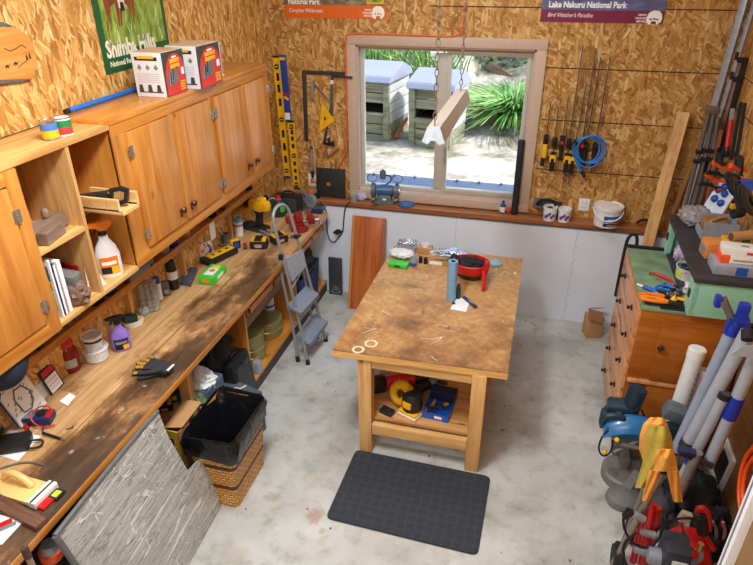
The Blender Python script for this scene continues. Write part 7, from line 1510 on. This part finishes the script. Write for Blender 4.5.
O = wallp(726, 190, .035); b = MB(); b.cyl((0, -.02, 0), (0, .02, 0), .028, m_darksteel, n=16); b.tube([(0, 0, 0), (-.04, -.03, -.03)], .008, m_steel); one('steel_coupling', 'small steel coupling hanging under the orange clamps', 'coupling', b, O)
for k in range(5):
    O = wallp(732+4.2*k, 184+4.5*k, .16-.0*k); b = MB(); b.lathe([(.03, -.012), (.075, -.012), (.085, 0), (.075, .012), (.03, .012), (.03, -.012)], m_black, n=26, M=TM((0, 0, 0), (.5, .9, .2)))
    one('abrasive_disc', ('black ring nearest the orange clamps, first of the hanging row', 'second black ring of the hanging row on the wall', 'middle black ring of the hanging row on the wall', 'fourth black ring of the hanging row on the wall', 'lowest black ring, last of the hanging row')[k], 'ring', b, O, 0, 'black rings on the wall')
O = wallp(750, 190, .1); b = MB(); b.lathe([(.03, 0), (.06, .01), (.05, .06), (0, .07)], mat('blue_cap', (44, 74, 160), .4), n=18, M=TM((0, 0, 0), (0, -1.2, 0))); b.cyl((-.02, -.03, -.05), (-.03, -.04, -.10), .02, m_blackm); one('blue_reel', 'blue and black reel on the wall behind the black rings', 'reel', b, O)
O = wallp(742, 207, .1); b = MB()
for k in range(5): b.tube([(-.01*k, .07*math.cos(a), .05*math.sin(a)-.004*k) for a in [2*PI*j/16 for j in range(16)]], .011, m_blackm, n=6, closed=True)
b.box((-.05, 0, .0), (.03, .03, .03), m_yellow, bev=.004); one('black_rope_coil', 'coil of black cord with a yellow tag below the black rings', 'cord', b, O)
q = Zp(738, 37, 2.36); t = thing('wall_shelf', 'raw pine shelf bracket board high on the wall above the clamps', 'shelf', (RW, q.y, q.z)); b = MB(); b.box((-(RW-q.x)/2, -.18, -.012), (RW-q.x, .5, .022), m_rawy, bev=.002); part(t, 'board', b); b = MB(); b.prism([(0, 0), (-(RW-q.x)*.9, 0), (0, -.2)], .02, m_rawz, TM((0, -.2, -.024), (PI/2, 0, 0))); part(t, 'bracket', b)
# --- on the dresser
dz = lambda x, y, z=DZ+.0115: Zp(x, y, z)
P = [dz(x, y, DZ+.022) for x, y in ((649, 273), (655, 273.5), (664, 277), (671, 281), (676, 287))]; O = P[0].copy(); O.z = DZ+.011; b = MB(); b.tube([p-O for p in P[1:]], .011, m_red, smooth=2, n=10); b.cyl(P[0]-O, P[1]-O, .008, mat('brass', (196, 160, 84), .3, .8), n=10); one('red_hose', 'short red hose with brass end on the green dresser top', 'hose', b, O)
A, B = dz(637, 284, DZ+.02), dz(655, 291.5, DZ+.022); O = Vector((A.x, A.y, DZ+.0115)); t = thing('soldering_iron', 'blue handled soldering iron with a pale tip on the green top', 'soldering iron', O); b = MB(); d = (B-A); b.cyl(A-O+d*.35, B-O, .015, m_blue, n=14, bev=.004); part(t, 'handle', b); b = MB(); b.cyl(A-O, A-O+d*.36, .006, m_whitep, r2=.009, n=10); part(t, 'tip', b)
C_ = dz(666, 294, DZ+.03); O = Vector((C_.x, C_.y, DZ+.0115)); r = sz(C_, 11); b = MB()
for k in range(2): b.tube([(r*math.cos(a), r*.75*math.sin(a)+.01*k, .012+.022*k+.012*math.sin(a)) for a in [2*PI*j/24 for j in range(24)]], .0085, m_bc, closed=True)
b.tube([(r, 0, .02), (r*1.4, .06, .015), (r*1.7, .12, .012)], .0085, m_bc, smooth=1); one('blue_tube_coil', 'loop of blue tubing lying among the pliers on the dresser', 'tubing', b, O)
t = thing('tool_mat', 'black rubber tray at the front edge of the dresser top', 'tray', (DX0+.14, DY0+.09, DZ+.0185)); b = MB(); b.box((0, 0, .005), (.24, .13, .01), m_blackm, bev=.003); part(t, 'tray', b)
def pliers(label, x, y, a, m):
    P = dz(x, y, DZ+.04); O = Vector((P.x, P.y, DZ+.032)); t = thing('pliers', label, 'pliers', O, a, 'pliers on the dresser')
    for s in (-1, 1): b = MB(); b.tube([(0, s*.004, .012), (.05, s*.022, .014), (.12, s*.02, .012), (.15, s*.014, .01)], .011, m, smooth=2, n=8); part(t, 'handle', b)
    b = MB(); b.prism([(-.07, -.004), (-.07, .004), (-.01, .018), (.02, .012), (.02, -.012), (-.01, -.018)], .014, m_darksteel, TM((0, 0, .006)), bev=.002); part(t, 'jaws', b)
pliers('orange handled pliers lying farthest back on the black tray', 664, 297, .15+PI, m_orangep); pliers('orange handled pliers nearest the dresser front edge', 668, 302.5, 3.0, m_orangep); pliers('pliers with yellow grips inside the blue loop', 667, 294.5, -.35, m_yellow)
P = dz(673, 290, DZ+.02); b = MB(); b.box((0, 0, .018), (.075, .04, .034), m_black, bev=.01); b.box((0, -.0, .036), (.045, .025, .003), m_silverp); one('voltage_tester', 'small black tester with a grey screen beside the blue loop', 'tester', b, (P.x-.02, P.y+.02, DZ+.0115), -.2)
P = dz(673, 303, DZ+.02); b = MB(); b.lathe([(.018, 0), (.02, .02), (.008, .035), (.0, .05)], m_yellow, n=12); one('yellow_nozzle', 'small yellow nozzle standing near the mint cupboard foot', 'nozzle', b, (min(P.x, HX0-.035), P.y, DZ+.0285))
P = dz(680, 298, DZ+.03); b = MB(); 
for k in range(3): b.tube([(.03*math.cos(a)+.01*k, .035*math.sin(a), .02+.018*k) for a in [2*PI*j/14 for j in range(14)]], .008, m_darksteel, closed=True, n=6)
one('cable_bundle', 'small dark cable bundle beside the mint cupboard foot', 'cable', b, (HX0-.055, P.y, DZ+.0115))
# --- in the open mint cupboard
P = Vector((HX0+.085, 3.88, DZ+.0245)); t = thing('scrap_tub', 'white round tub with lime label filled with scraps in the mint cupboard', 'tub', P); b = MB(); b.lathe([(.07, 0), (.078, .075), (.082, .08), (.075, .08), (.068, .05), (0, .05)], m_whitep, n=28); b.sheet(lambda u, v: ((.073+.006*v)*math.cos(3.3+.7*u), (.073+.006*v)*math.sin(3.3+.7*u), .015+.045*v), 6, 2, mat('lime_label', (214, 220, 70), .5), .001); part(t, 'tub_wall', b); b = MB(); b.lump((0, 0, .06), (.062, .062, .022), m_darksteel, .5, 4, 3, n=14); part(t, 'scraps', b)
b = MB(); b.lump((0, 0, .07), (.06, .05, .075), mat('printed_pouch', (178, 166, 190), .4, var=.4, scale=30), .35, 3, 4, flat=-.9); one('printed_pouch', 'crinkled purple and white pouch at the back of the mint cupboard', 'pouch', b, (HX0+.09, 4.1, DZ+.0245))
b = MB(); b.lump((0, 0, .045), (.055, .06, .05), mat('pink_bag', (232, 206, 206), .4, var=.2, scale=20), .35, 3, 7, flat=-.9); one('pink_bag', 'crumpled pink and white bag at the front of the mint cupboard', 'bag', b, (HX0+.07, 3.62, DZ+.0245))
# --- on the black top
hz = lambda x, y: Zp(x, y, HZ+.0008)
P = hz(691, 222); b = MB(); b.lump((0, 0, .045), (.10, .13, .06), mat('cloudy_film', (178, 172, 172), .25, var=.2, scale=25, trans=.3), .28, 2.6, 8, n=26, flat=-.75); one('film_bag', 'crumpled clear film bag at the far end of the black top', 'bag', b, P+Vector((.02, .0, 0)))
A = hz(706, 213); t = thing('blister_sign', 'white card panel with blue rounded clips leaning over the black top', 'panel', (A.x+.03, A.y, HZ+.0008), (.0, .45, .55)); b = MB(); b.box((0, 0, .12), (.012, .17, .24), mat('pale_panel', (220, 226, 240), .4), bev=.002); part(t, 'card', b)
for (yy, zz) in ((-.035, .09), (.03, .10), (-.02, .155), (.045, .165), (.01, .2)): b = MB(); b.ball((-.016, yy, zz), (.022, .026, .026), m_blue, n=8); part(t, 'blue_clip', b)
A, B = hz(702, 240), hz(727, 240); t = thing('grey_bin', 'grey open front storage bin of brown offcuts on the black top', 'bin', ((A.x+B.x)/2+.015, A.y+.09, HZ+.0008), 0); m_gbin = mat('bin_grey', (156, 160, 172), .45); w = .20; b = MB()
for c, d in (((0, 0, .005), (w, .19, .01)), ((w/2, 0, .06), (.006, .19, .12)), ((0, -.092, .06), (w, .006, .12)), ((0, .092, .06), (w, .006, .12)), ((-w/2, 0, .03), (.006, .19, .05))): b.box(c, d, m_gbin)
part(t, 'bin_walls', b); b = MB(); b.box((-.02, 0, .06), (.13, .16, .1), m_card2, bev=.01); b.tube([(-.06, -.05, .115), (0, 0, .125), (.05, .04, .115)], .012, m_card, n=6); part(t, 'offcuts', b)
def sbox(name, label, P, w, d, h, m, rz, deco=()):
    t = thing(name, label, 'box', P, rz); b = MB(); b.box((0, 0, h/2), (w, d, h), m, bev=.003)
    for c, dd, mm in deco: b.box(c, dd, mm)
    part(t, 'case', b); return t
c0 = hz(728, 276); gx, gy = 1.165, c0.y+.085
sbox('grey_case', 'grey flat plastic case with a blue label at the front of the black top', Vector((gx, gy, HZ+.0008)), .225, .16, .06, m_gbin, 0, (((.03, -.0805, .03), (.06, .002, .05), m_blue),))
sbox('screw_box', 'white carton with orange red end lying on the grey case', Vector((gx+.0, gy+.01, HZ+.0615)), .17, .11, .042, m_whitep, .03, (((-.062, 0, .021), (.047, .1105, .0425), mat('orange_red_ink', (240, 90, 40), .5)), ((.03, -.0555, .02), (.10, .001, .008), m_grey)))
sbox('screw_box', 'white carton with a small red print, topmost of the box pile', Vector((gx+.01, gy+.02, HZ+.1045)), .17, .105, .042, m_whitep, -.04, (((.06, -.053, .02), (.05, .001, .016), mat('red_ink', (206, 60, 50), .5)), ((.03, .0, .0425), (.04, .02, .001), m_grey)))
sbox('screw_box', 'orange and grey carton behind the white cartons on the black top', Vector((1.10, gy+.19, HZ+.0008)), .12, .12, .095, mat('orange_carton', (222, 140, 70), .6), .1, (((-.0605, 0, .04), (.001, .09, .05), m_silverp),))
sbox('screw_box', 'green carton with a yellow end under the rolled brown paper', Vector((1.215, gy+.19, HZ+.0008)), .135, .13, .11, mat('carton_green', (20, 136, 66), .45), .05, (((-.055, 0, .056), (.03, .1305, .111), m_yellow), ((.02, -.0655, .06), (.06, .001, .015), m_whiteprint)))
O = Vector((1.225, gy+.19, HZ+.112)); b = MB(); b.tube([(.08, .02, .035), (-.06, -.03, .03)], .03, m_card, n=14); b.cyl((-.06, -.03, .03), (-.062, -.0307, .03), .024, mat('roll_hole', (90, 60, 36), .8), n=12); b.prism([(-.08, -.05), (-.02, -.06), (.0, -.02), (-.06, 0)], .006, m_card, TM((0, 0, .002), (0, .0, .2))); one('paper_bag', 'rolled brown paper bag lying on the green carton', 'paper bag', b, O)
# --- cardboard behind dresser
P = Zp(604, 331); P = Vector((.66, 4.86, 0)); t = thing('small_carton', 'small open brown carton on the floor between wall and dresser', 'carton', P, .3); b = MB(); b.box((0, 0, .10), (.13, .12, .20), m_card, bev=.002); part(t, 'carton', b); b = MB(); b.box((-.02, -.07, .235), (.14, .10, .005), m_card2, rot=(.7, .3, 0)); b.box((.03, .05, .24), (.12, .08, .005), m_card, rot=(-.6, 0, 0)); part(t, 'flap', b)
# --- tubes before the dresser
m_pvc = mat('white_pvc', (226, 228, 228), .4, var=.03); m_gtube = mat('blue_grey_tube', (150, 162, 182), .4, var=.04); m_gt2 = mat('grey_tube', (168, 174, 184), .4, var=.04); m_bjoint = mat('cobalt_joint', (26, 52, 168), .4)
A = Yp(698, 348, 3.29); Bt = Vector((A.x-.045, 3.22, 0)); t = thing('white_tube', 'thick white plastic tube with a cap standing before the dresser', 'tube', Bt); d = A-Bt; r = sz(A, 17)/2
b = MB(); b.cyl((0, 0, 0), d*.97, r*.93, m_pvc, n=24); part(t, 'tube', b); b = MB(); b.cyl(d*.93, d, r, m_whitep, n=24, bev=.006); part(t, 'cap', b); b = MB()
s_ = d.cross(Vector((0, 0, 1))).normalized()
for k in range(14): p = d*(.35+.038*k); b.box(p+Vector((r*.62, -r*.71, 0)), (.008, .004, d.length*.02), m_grey, rot=(0, .05, .72))
part(t, 'printed_line', b)
A = Yp(706, 370, 3.30); Bt = Vector((A.x-.03, 3.27, 0)); b = MB(); b.cyl((0, 0, 0), A-Bt, .025, m_pvc, n=18); b.cyl((A-Bt)*.97, (A-Bt)*1.0, .029, m_whitep, n=18); one('thin_tube', 'thinner white plastic tube just behind the thick capped one', 'tube', b, Bt)
def leg_(t, O, p0, y0, p1, y1, r, m, collar=None, name='tube'):
    A, C = Yp(*p0, y0), Yp(*p1, y1); C.z = max(C.z, .02); b = MB(); b.cyl(C-O, A-O, r, m, n=16); q = part(t, name, b)
    if collar:
        for f0, f1, mm in collar: k = MB(); k.cyl(C-O+(A-C)*f0, C-O+(A-C)*f1, r*1.18, mm, n=16); part(q, 'collar', k)
O = Zp(672, 500); t = thing('folding_stand', 'folded grey tubular work stand with blue collars leaning by the dresser', 'work stand', O)
leg_(t, O, (735, 324), 2.98, (676, 450), 2.98, .031, m_gtube, ((.93, 1.0, m_bjoint),))
leg_(t, O, (748, 332), 2.90, (686, 447), 2.90, .035, m_gt2, ((.0, .06, m_darksteel),))
leg_(t, O, (726, 393), 2.86, (678, 486), 2.86, .027, m_gt2, ((.95, 1.0, m_blackm), (.26, .36, m_bjoint)))
leg_(t, O, (758, 350), 2.86, (708, 465), 2.84, .031, m_gt2, ((.44, .62, m_bjoint),))
leg_(t, O, (698, 452), 2.8, (679, 494), 2.8, .026, mat('taupe_tube', (128, 122, 116), .45), None)
b = MB(); A, C = Yp(723, 299, 3.0), Yp(735, 326, 2.98); beam(b, C, A, .055, .03, m_tri, O); part(t, 'roller_bracket', b); b = MB(); b.box(Yp(718, 301, 3.0)-O, (.03, .05, .06), m_bjoint, bev=.008); part(t, 'blue_bracket', b); b = MB(); b.box(Yp(738, 322, 2.98)-O, (.10, .05, .06), m_bjoint, bev=.012); b.box(Yp(743, 312, 2.98)-O, (.05, .05, .10), m_bjoint, bev=.01); part(t, 'blue_bracket', b)
b = MB(); A, C = Yp(684, 454, 2.8), Yp(712, 466, 2.8); b.cyl(A-O, C-O, .018, m_darksteel, n=12); b.box(Yp(687, 452, 2.8)-O, (.09, .05, .035), mat('dark_navy_joint', (40, 40, 80), .4), bev=.01); part(t, 'pivot', b); b = MB(); b.cyl(Yp(748, 330, 2.86)-O, Yp(748, 340, 2.82)-O, .03, m_blackm, n=14); part(t, 'pivot', b)
b = MB(); A = Yp(747, 346, 2.8); b.prism([(-.02, 0), (.12, .03), (.12, -.06), (-.06, -.06)], .006, m_gt2, MK(A-O)); part(t, 'hinge_plate', b)
q = [Xp(x, y, RW-.022) for x, y in ((728, 438), (736.5, 462), (719, 499), (710, 466))]; O = q[2].copy(); b = MB()
P4 = [((p-O).y, (p-O).z) for p in q]; frame_poly(b, P4, .02, .74, m_whitep, Matrix.Rotation(PI, 4, 'Z') @ ML((0, 0, 0)) @ Matrix.Diagonal((-1, 1, 1, 1))); cx = sum(p[0] for p in P4)/4; cy = sum(p[1] for p in P4)/4
t = thing('pet_flap', 'white framed pet flap with dark opening low on the brown wall', 'flap', O); part(t, 'frame', b); b = MB(); b.prism([(cx+(x-cx)*.76, cy+(y-cy)*.76) for x, y in P4], .004, mat('dark_flap', (36, 26, 20), .6), Matrix.Rotation(PI, 4, 'Z') @ ML((0, 0, 0)) @ Matrix.Diagonal((-1, 1, 1, 1))); part(t, 'flap_panel', b)
# --- mitre saw on the floor
P = Zp(626, 470); t = thing('mitre_saw', 'blue sliding mitre saw with a dark teal motor on the floor before the dresser', 'mitre saw', (.80, 3.18, 0), 0); O = t.location.copy(); m_sawb = mat('saw_blue', (34, 108, 164), .3, coat=.3); m_sawt = mat('saw_teal', (28, 52, 66), .4); m_castg = mat('cast_grey', (122, 120, 116), .55, .2)
b = MB(); b.lathe([(.15, 0), (.15, .06), (.135, .075), (0, .08)], m_castg, (0, -.02, 0), n=28); b.box((.10, .0, .05), (.36, .18, .06), m_castg, bev=.01); b.box((-.02, .02, .12), (.05, .12, .10), m_castg, bev=.01); part(t, 'turntable_base', b)
b = MB(); b.box((.08, .10, .12), (.34, .03, .08), m_castg, bev=.004); b.prism([(-.0, 0), (.11, 0), (.15, .22), (-.04, .26)], .012, mat('dull_fence', (112, 114, 118), .5, .3), MK((.22, .08, .2))); part(t, 'fence', b)
b = MB(); c_ = Yp(631, 424, 3.15)-O
b.sheet(lambda u, v: (c_.x-.16+.36*u, c_.y-.11+.15*v, c_.z+.085-.07*(2*u-1)**2-.07*(2*v-1)**2), 14, 8, m_sawb, .012); b.box((c_.x+.0, c_.y-.03, c_.z-.02), (.32, .12, .08), m_sawb, bev=.02); b.cyl((c_.x+.02, c_.y-.05, c_.z-.05), (c_.x+.02, c_.y+.03, c_.z-.05), .11, m_castg, n=26, bev=.006); part(t, 'blade_guard', b)
c2 = Yp(620, 402, 3.22)-O; b = MB(); b.cyl((c2.x+.07, c2.y, c2.z-.03), (c2.x-.07, c2.y, c2.z-.04), .055, m_sawt, n=20, bev=.01); b.cyl((c2.x+.06, c2.y, c2.z-.08), (c2.x+.085, c2.y, c2.z+.12), .055, m_sawt, n=20, bev=.008); b.box((c2.x+.0, c2.y-.03, c2.z-.12), (.2, .08, .12), m_sawt, bev=.02); b.box((c2.x-.005, c2.y-.06, c2.z-.05), (.03, .01, .02), m_yellow); part(t, 'motor', b)
b = MB(); c3 = Yp(607, 421, 3.1)-O; b.tube([(c3.x-.03, c3.y, c3.z-.01), (c3.x+.0, c3.y, c3.z+.05), (c3.x+.09, c3.y, c3.z+.05), (c3.x+.1, c3.y, c3.z-.02), (c3.x+.0, c3.y, c3.z-.05), (c3.x-.03, c3.y, c3.z-.01)], .02, m_sawt, smooth=2, n=10); part(t, 'handle', b)
b = MB(); b.tube([Yp(x, y, 3.05)-O for x, y in ((608, 430), (601, 438), (598, 450), (603, 457), (611, 453), (613, 440))], .006, m_blackm, smooth=2, n=6); b.tube([Yp(x, y, 3.15)-O for x, y in ((632, 412), (640, 408), (644, 414), (645, 424))], .007, m_blackm, smooth=2, n=6); part(t, 'cord', b)
b = MB()
for x, y in ((604.5, 452), (617, 440)): b = MB(); b.ball(Yp(x, y, 3.02)-O, .016, m_yellow, n=8); part(t, 'yellow_knob', b)
b = MB(); b.cyl(Yp(618, 444, 3.03)-O, Yp(648, 450, 3.05)-O, .014, m_castg, n=10); b.cyl(Yp(614, 452, 3.02)-O, Yp(650, 436, 3.1)-O, .012, m_castg, n=10); part(t, 'slide_rail', b)
b = MB(); c4 = Yp(675, 412, 3.12)-O; b.box((c4.x, c4.y, c4.z), (.12, .09, .09), mat('saw_grey', (92, 108, 116), .45), rot=(.2, .3, 0), bev=.012); b.box((c4.x-.01, c4.y-.03, c4.z-.09), (.10, .06, .04), m_sawt, bev=.008); b.tube([(c4.x-.04, c4.y-.03, c4.z-.1), (c4.x-.02, c4.y-.04, c4.z-.2), (c4.x+.03, c4.y-.04, c4.z-.13)], .008, m_gt2, n=6); b.box((c4.x+.0, c4.y+.0, c4.z-.2), (.14, .10, .18), m_sawt, bev=.015); part(t, 'rear_pivot', b)
b = MB(); b.lathe([(.10, 0), (.125, .01), (.12, .04), (.07, .075), (0, .085)], mat('grey_dust_bag', (112, 112, 110), .7, var=.1), n=24, M=Matrix.Diagonal((1, .8, 1, 1))); b.box((.05, .05, .08), (.2, .06, .05), mat('grey_dust_bag', (0, 0, 0)), rot=(0, -.5, .5), bev=.015); part(t, 'dust_port', b, loc=(-.02, -.22, 0), rot=(0, .1, .5))
# --- red compressor and draped cloth
m_rp = mat('compressor_red', (204, 26, 30), .3, coat=.3)
O = Vector((.96, 2.42, 0)); t = thing('air_compressor', 'red air compressor with black motor and copper pipe by the open door', 'compressor', O, 0)
b = MB(); b.cyl((.03, -.18, .15), (.10, .22, .15), .11, m_rp, n=30, bev=.04); part(t, 'tank', b)
c1 = Yp(676, 548, 2.3)-O; b = MB(); b.box((c1.x, c1.y, c1.z-.04), (.13, .15, .17), m_navy if False else mat('motor_black', (44, 50, 60), .45), bev=.03); b.box((c1.x+.01, c1.y-.076, c1.z-.02), (.07, .002, .025), m_whitep); part(t, 'motor_cover', b)
b = MB(); b.cyl((c1.x-.06, c1.y-.02, c1.z-.06), (c1.x-.12, c1.y-.02, c1.z-.06), .045, m_alu, n=18, bev=.005); b.cyl((c1.x+.0, c1.y-.02, c1.z-.16), (c1.x, c1.y-.02, c1.z-.09), .05, m_alu, n=16); part(t, 'pump_head', b)
b = MB(); b.tube([Yp(x, y, 2.38)-O for x, y in ((680, 521), (683, 530), (687, 543), (693, 551), (699, 549))], .007, mat('copper', (190, 116, 76), .3, .8), smooth=2, n=8); b.tube([Yp(x, y, 2.36)-O for x, y in ((700, 549), (702, 556), (698, 562), (690, 563))], .012, m_alu, smooth=2, n=8); part(t, 'copper_pipe', b)
b = MB(); p = Yp(700, 547, 2.36)-O; b.cyl(p-Vector((0, 0, .02)), p+Vector((0, 0, .025)), .014, mat('brass', (196, 160, 84), .3, .8), n=10); part(t, 'brass_valve', b)
hp = [Yp(x, y, 2.5)-O for x, y in ((708, 530), (709, 519), (705, 509), (699, 508), (698.5, 514), (700, 524), (704, 536), (713, 549))]
b = MB(); b.tube(hp, .018, m_rp, smooth=2, n=10); h_ = part(t, 'handle', b); k = MB(); A, C = Yp(699.5, 513, 2.49)-O, Yp(703, 533, 2.49)-O; k.cyl(A, C, .031, m_black, n=14, bev=.006); part(h_, 'grip', k)
b = MB()
for sy in (-.16, .26): b.cyl((-.16, sy, .085), (-.2, sy, .085), .085, m_blackm, n=22, bev=.01)
part(t, 'wheel', b)
b = MB(); A = Yp(685, 517, 2.5)-O; b.box((A.x, A.y, A.z), (.05, .03, .06), mat('tan_tag', (206, 196, 180), .6), rot=(0, .2, 0)); part(t, 'tag', b)
b = MB(); b.tube([Yp(x, y, 2.45)-O for x, y in ((655, 530), (672, 519), (690, 518), (700, 520))], .007, m_blackm, smooth=2, n=6); part(t, 'air_hose', b)
t = thing('hand_pliers', 'grey handled snips stuck behind the red compressor handle', 'snips', Yp(716, 540, 2.62)); b = MB(); b.tube([(0, 0, 0), (-.015, 0, .08), (-.05, 0, .13)], .009, m_alu, smooth=1); b.tube([(.03, 0, .0), (.03, 0, .07), (-.0, 0, .14)], .009, mat('pink_grip', (196, 110, 116), .5), smooth=1); part(t, 'handles', b)
b = MB(); b.lump((0, 0, .13), (.10, .12, .15), m_blackm, .3, 2.4, 9, n=20, flat=-.85); one('black_hose_heap', 'dark heap of hoses on the floor behind the red compressor', 'hose', b, (1.2, 2.72, 0)); 
b = MB(); b.lump((0, 0, .10), (.10, .12, .11), mat('dark_grey_cover', (52, 54, 60), .7), .2, 2, 5, n=20, flat=-.88); one('grey_cover', 'dark grey covered tool on the floor behind the jack handle', 'cover', b, (.94, 2.86, 0))
b = MB(); b.lump((0, 0, .13), (.15, .16, .15), mat('dark_heap_black', (30, 30, 34), .8, var=.2), .22, 2.2, 21, n=22, flat=-.85); one('dark_heap', 'added black heap darkening the floor below the white pet flap', 'bag', b, (1.14, 3.0, 0))  # added heap that darkens floor which came out too pale
# jack with tubes, clips
O = Vector((.80, 2.42, 0)); t = thing('bar_jack', 'red and steel bar jack standing upright with grey clips on its tubes', 'jack', O); m_st = mat('tan_steel', (150, 136, 120), .35, .6)
def yy(x, y, Y=2.42): return Yp(x, y, Y)-O
top = yy(662.5, 472); b = MB(); b.cyl((top.x-.11, 0, .0), top, .017, m_st, n=14); b.cyl(top-Vector((0, 0, .0)), top+Vector((.004, 0, .018)), .019, m_blackm, n=14); part(t, 'steel_tube', b)
b = MB(); l1 = yy(645, 489, 2.5); b.cyl((l1.x-.03, .1, 0), l1, .017, m_castg, n=14); part(t, 'steel_tube', b)
for (a, c, Y) in (((653, 504), (641, 566), 2.50), ((645, 507), (632, 566), 2.52), ((658, 508), (652, 545), 2.52)):
    A, C = yy(*a, Y), yy(*c, Y); d = A-C; C2 = C + d*((0.0-C.z)/d.z); b = MB(); b.cyl(C2, A, .018, m_rp, n=12); part(t, 'red_tube', b)
for (x0, y0, x1, y1) in ((634, 514, 645, 520), (641, 531, 656, 536), (634, 549, 650, 554)):
    A, C = yy(x0, y0, 2.38), yy(x1, y1, 2.38); b = MB(); b.cyl(A, C, .020, m_silverp, n=12, bev=.006); part(t, 'clip', b)
b = MB(); b.cyl((-.14, .02, .09), (-.09, .02, .09), .09, m_blackm, n=24, bev=.015); part(t, 'wheel', b)
b = MB(); b.tube([yy(x, y, 2.3) for x, y in ((628, 508), (623, 516), (624, 530), (632, 543), (645, 549), (657, 543), (663, 528), (662, 515))], .007, m_blackm, smooth=2, n=6); b.tube([yy(x, y, 2.28) for x, y in ((636, 533), (625, 541), (622, 553), (627, 566))], .007, m_blackm, smooth=2, n=6); b.box(yy(628, 514, 2.3), (.03, .03, .06), m_blackm, rot=(0, .5, 0), bev=.008); part(t, 'cable', b)
# yellow chamois cloth over the jack tubes
m_chy = mat('orange_chamois', (238, 168, 72), .9, var=.08); m_chg = mat('olive_chamois', (188, 166, 66), .9, var=.1)
C0 = Yp(656, 424, 2.50); O2 = Yp(659, 466, 2.42)
def clothpoly(b, rows, m, th, Y0):
    "rows: list of (xl, xr, y, depth) down the picture, bulging toward the viewer"
    def fn(u, v):
        i = min(len(rows)-2, int(v*(len(rows)-1))); f = v*(len(rows)-1)-i; r = [a+(c-a)*f for a, c in zip(rows[i], rows[i+1])]
        x = r[0]+(r[1]-r[0])*u; p = Yp(x, r[2], Y0-r[3]*math.sin(PI*u)-.012*math.sin(9*u+4*v)); return p-O2
    b.sheet(fn, 16, 24, m, th)
t = thing('chamois_cloth', 'orange and olive chamois cloth draped over the top of the bar jack', 'cloth', O2)
b = MB(); clothpoly(b, [(651, 663, 417.5, .01), (644, 667, 424, .05), (640, 669, 436, .06), (639, 668, 448, .05), (643, 662, 460, .04)], m_chy, .006, 2.50); part(t, 'rear_fold', b)
b = MB(); clothpoly(b, [(650, 667, 426, .04), (646, 671, 436, .06), (645, 673, 449, .06), (643, 664, 461, .05), (639, 657, 475, .03), (634.5, 648, 488, .02)], m_chg, .006, 2.46); part(t, 'olive_fold', b)
b = MB(); clothpoly(b, [(658, 673, 449, .04), (654, 675, 458, .05), (650, 678, 471, .03)], m_chy, .006, 2.41); clothpoly(b, [(650, 660, 470, .02), (645.5, 656, 486, .02), (642, 650, 501, .01)], m_chy, .006, 2.41); clothpoly(b, [(667, 678, 470, .02), (670, 680.5, 486, .02), (674, 682, 502, .01)], m_chy, .006, 2.41); part(t, 'front_fold', b)
# --- hose coil on the wall and the open door
O = Xp(762, 492, RW-.07); b = MB(); m_oh = mat('orange_hose', (248, 92, 24), .35); r = .24
for k in range(6): b.tube([(-.012*(k % 3)-.01, (r-.018*k)*math.cos(a), (r*1.02-.018*k)*math.sin(a)) for a in [2*PI*j/40 for j in range(40)]], .0105, m_oh, closed=True, n=8)
b.cyl((.06, 0, r*.86), (-.05, 0, r*.86), .015, m_steel, n=10); one('orange_hose', 'coil of bright orange air hose hanging on the brown wall by the door', 'hose', b, O)
m_dtan = mat('door_tan', (170, 144, 108), .5, var=.03); m_dwh = mat('door_edge_white', (226, 232, 238), .35, var=.02)
ye = 1.55; xf = Yp(753, 474, ye).x; w = 1.0
b = MB(); b.box((xf+.03+w/2, ye-.02, 1.0), (w-.06+.06, .034, 1.98), m_dtan); b.box((xf+.014, ye-.02, 1.0), (.028, .042, 2.0), m_dwh, bev=.003); b.box((xf-.0012, ye-.02, 1.0), (.004, .006, 2.0), m_grey)
struct('door_1', b, 'open tan door leaf with a white edge strip')
# ================================================================ LIGHT AND CAMERA
w = bpy.data.worlds.new('World'); SC.world = w; w.use_nodes = True
nt = w.node_tree; bg = nt.nodes['Background']
sky = nt.nodes.new('ShaderNodeTexSky'); sky.sky_type = 'NISHITA'; sky.sun_disc = False; sky.sun_elevation = 1.0; sky.sun_rotation = 1.6
nt.links.new(sky.outputs['Color'], bg.inputs['Color']); bg.inputs['Strength'].default_value = .6
def light(name, kind, loc, energy, color=(1, 1, 1), rot=(0, 0, 0), **kw):
    l = bpy.data.lights.new(name, kind); l.energy = energy; l.color = color
    for k, v in kw.items(): setattr(l, k, v)
    o = bpy.data.objects.new(name, l); COL.objects.link(o); o.location = loc; o.rotation_euler = rot; return o
light('sunlight', 'SUN', (6, 6, 8), 5.0, (1, .97, .92), (0, 0.72, .12), angle=.01)
light('ceiling_lamp_and_fill', 'AREA', (-1.0, 1.8, 3.42), 88, (.93, .97, 1), (0, 0, 0), shape='RECTANGLE', size=.35, size_y=.9)
light('ceiling_lamp_and_fill', 'AREA', (-.4, -1.0, 3.5), 80, (.92, .97, 1), (0, 0, 0), shape='RECTANGLE', size=2.4, size_y=1.6)  # unseen fill behind the camera, added to lift the whole room
light('ceiling_lamp_and_fill', 'AREA', (-.6, 4.0, 3.5), 26, (.92, .97, 1), (0, 0, 0), shape='RECTANGLE', size=1.6, size_y=.6)  # unseen overhead light, raised to brighten the window end
cam = bpy.data.cameras.new('camera'); cam.sensor_fit = 'HORIZONTAL'; cam.sensor_width = 36.0; cam.lens = 36.0*F_/W_; cam.clip_start = .02
co = bpy.data.objects.new('camera', cam); COL.objects.link(co)
co.matrix_world = Matrix.Translation(CAM) @ Matrix((RX, RU, -RF)).transposed().to_4x4()
SC.camera = co
SC.view_settings.view_transform = 'Standard'; SC.view_settings.look = 'None'; SC.view_settings.gamma = 1.0; SC.view_settings.use_curve_mapping = False
SC.view_settings.exposure = 0.0
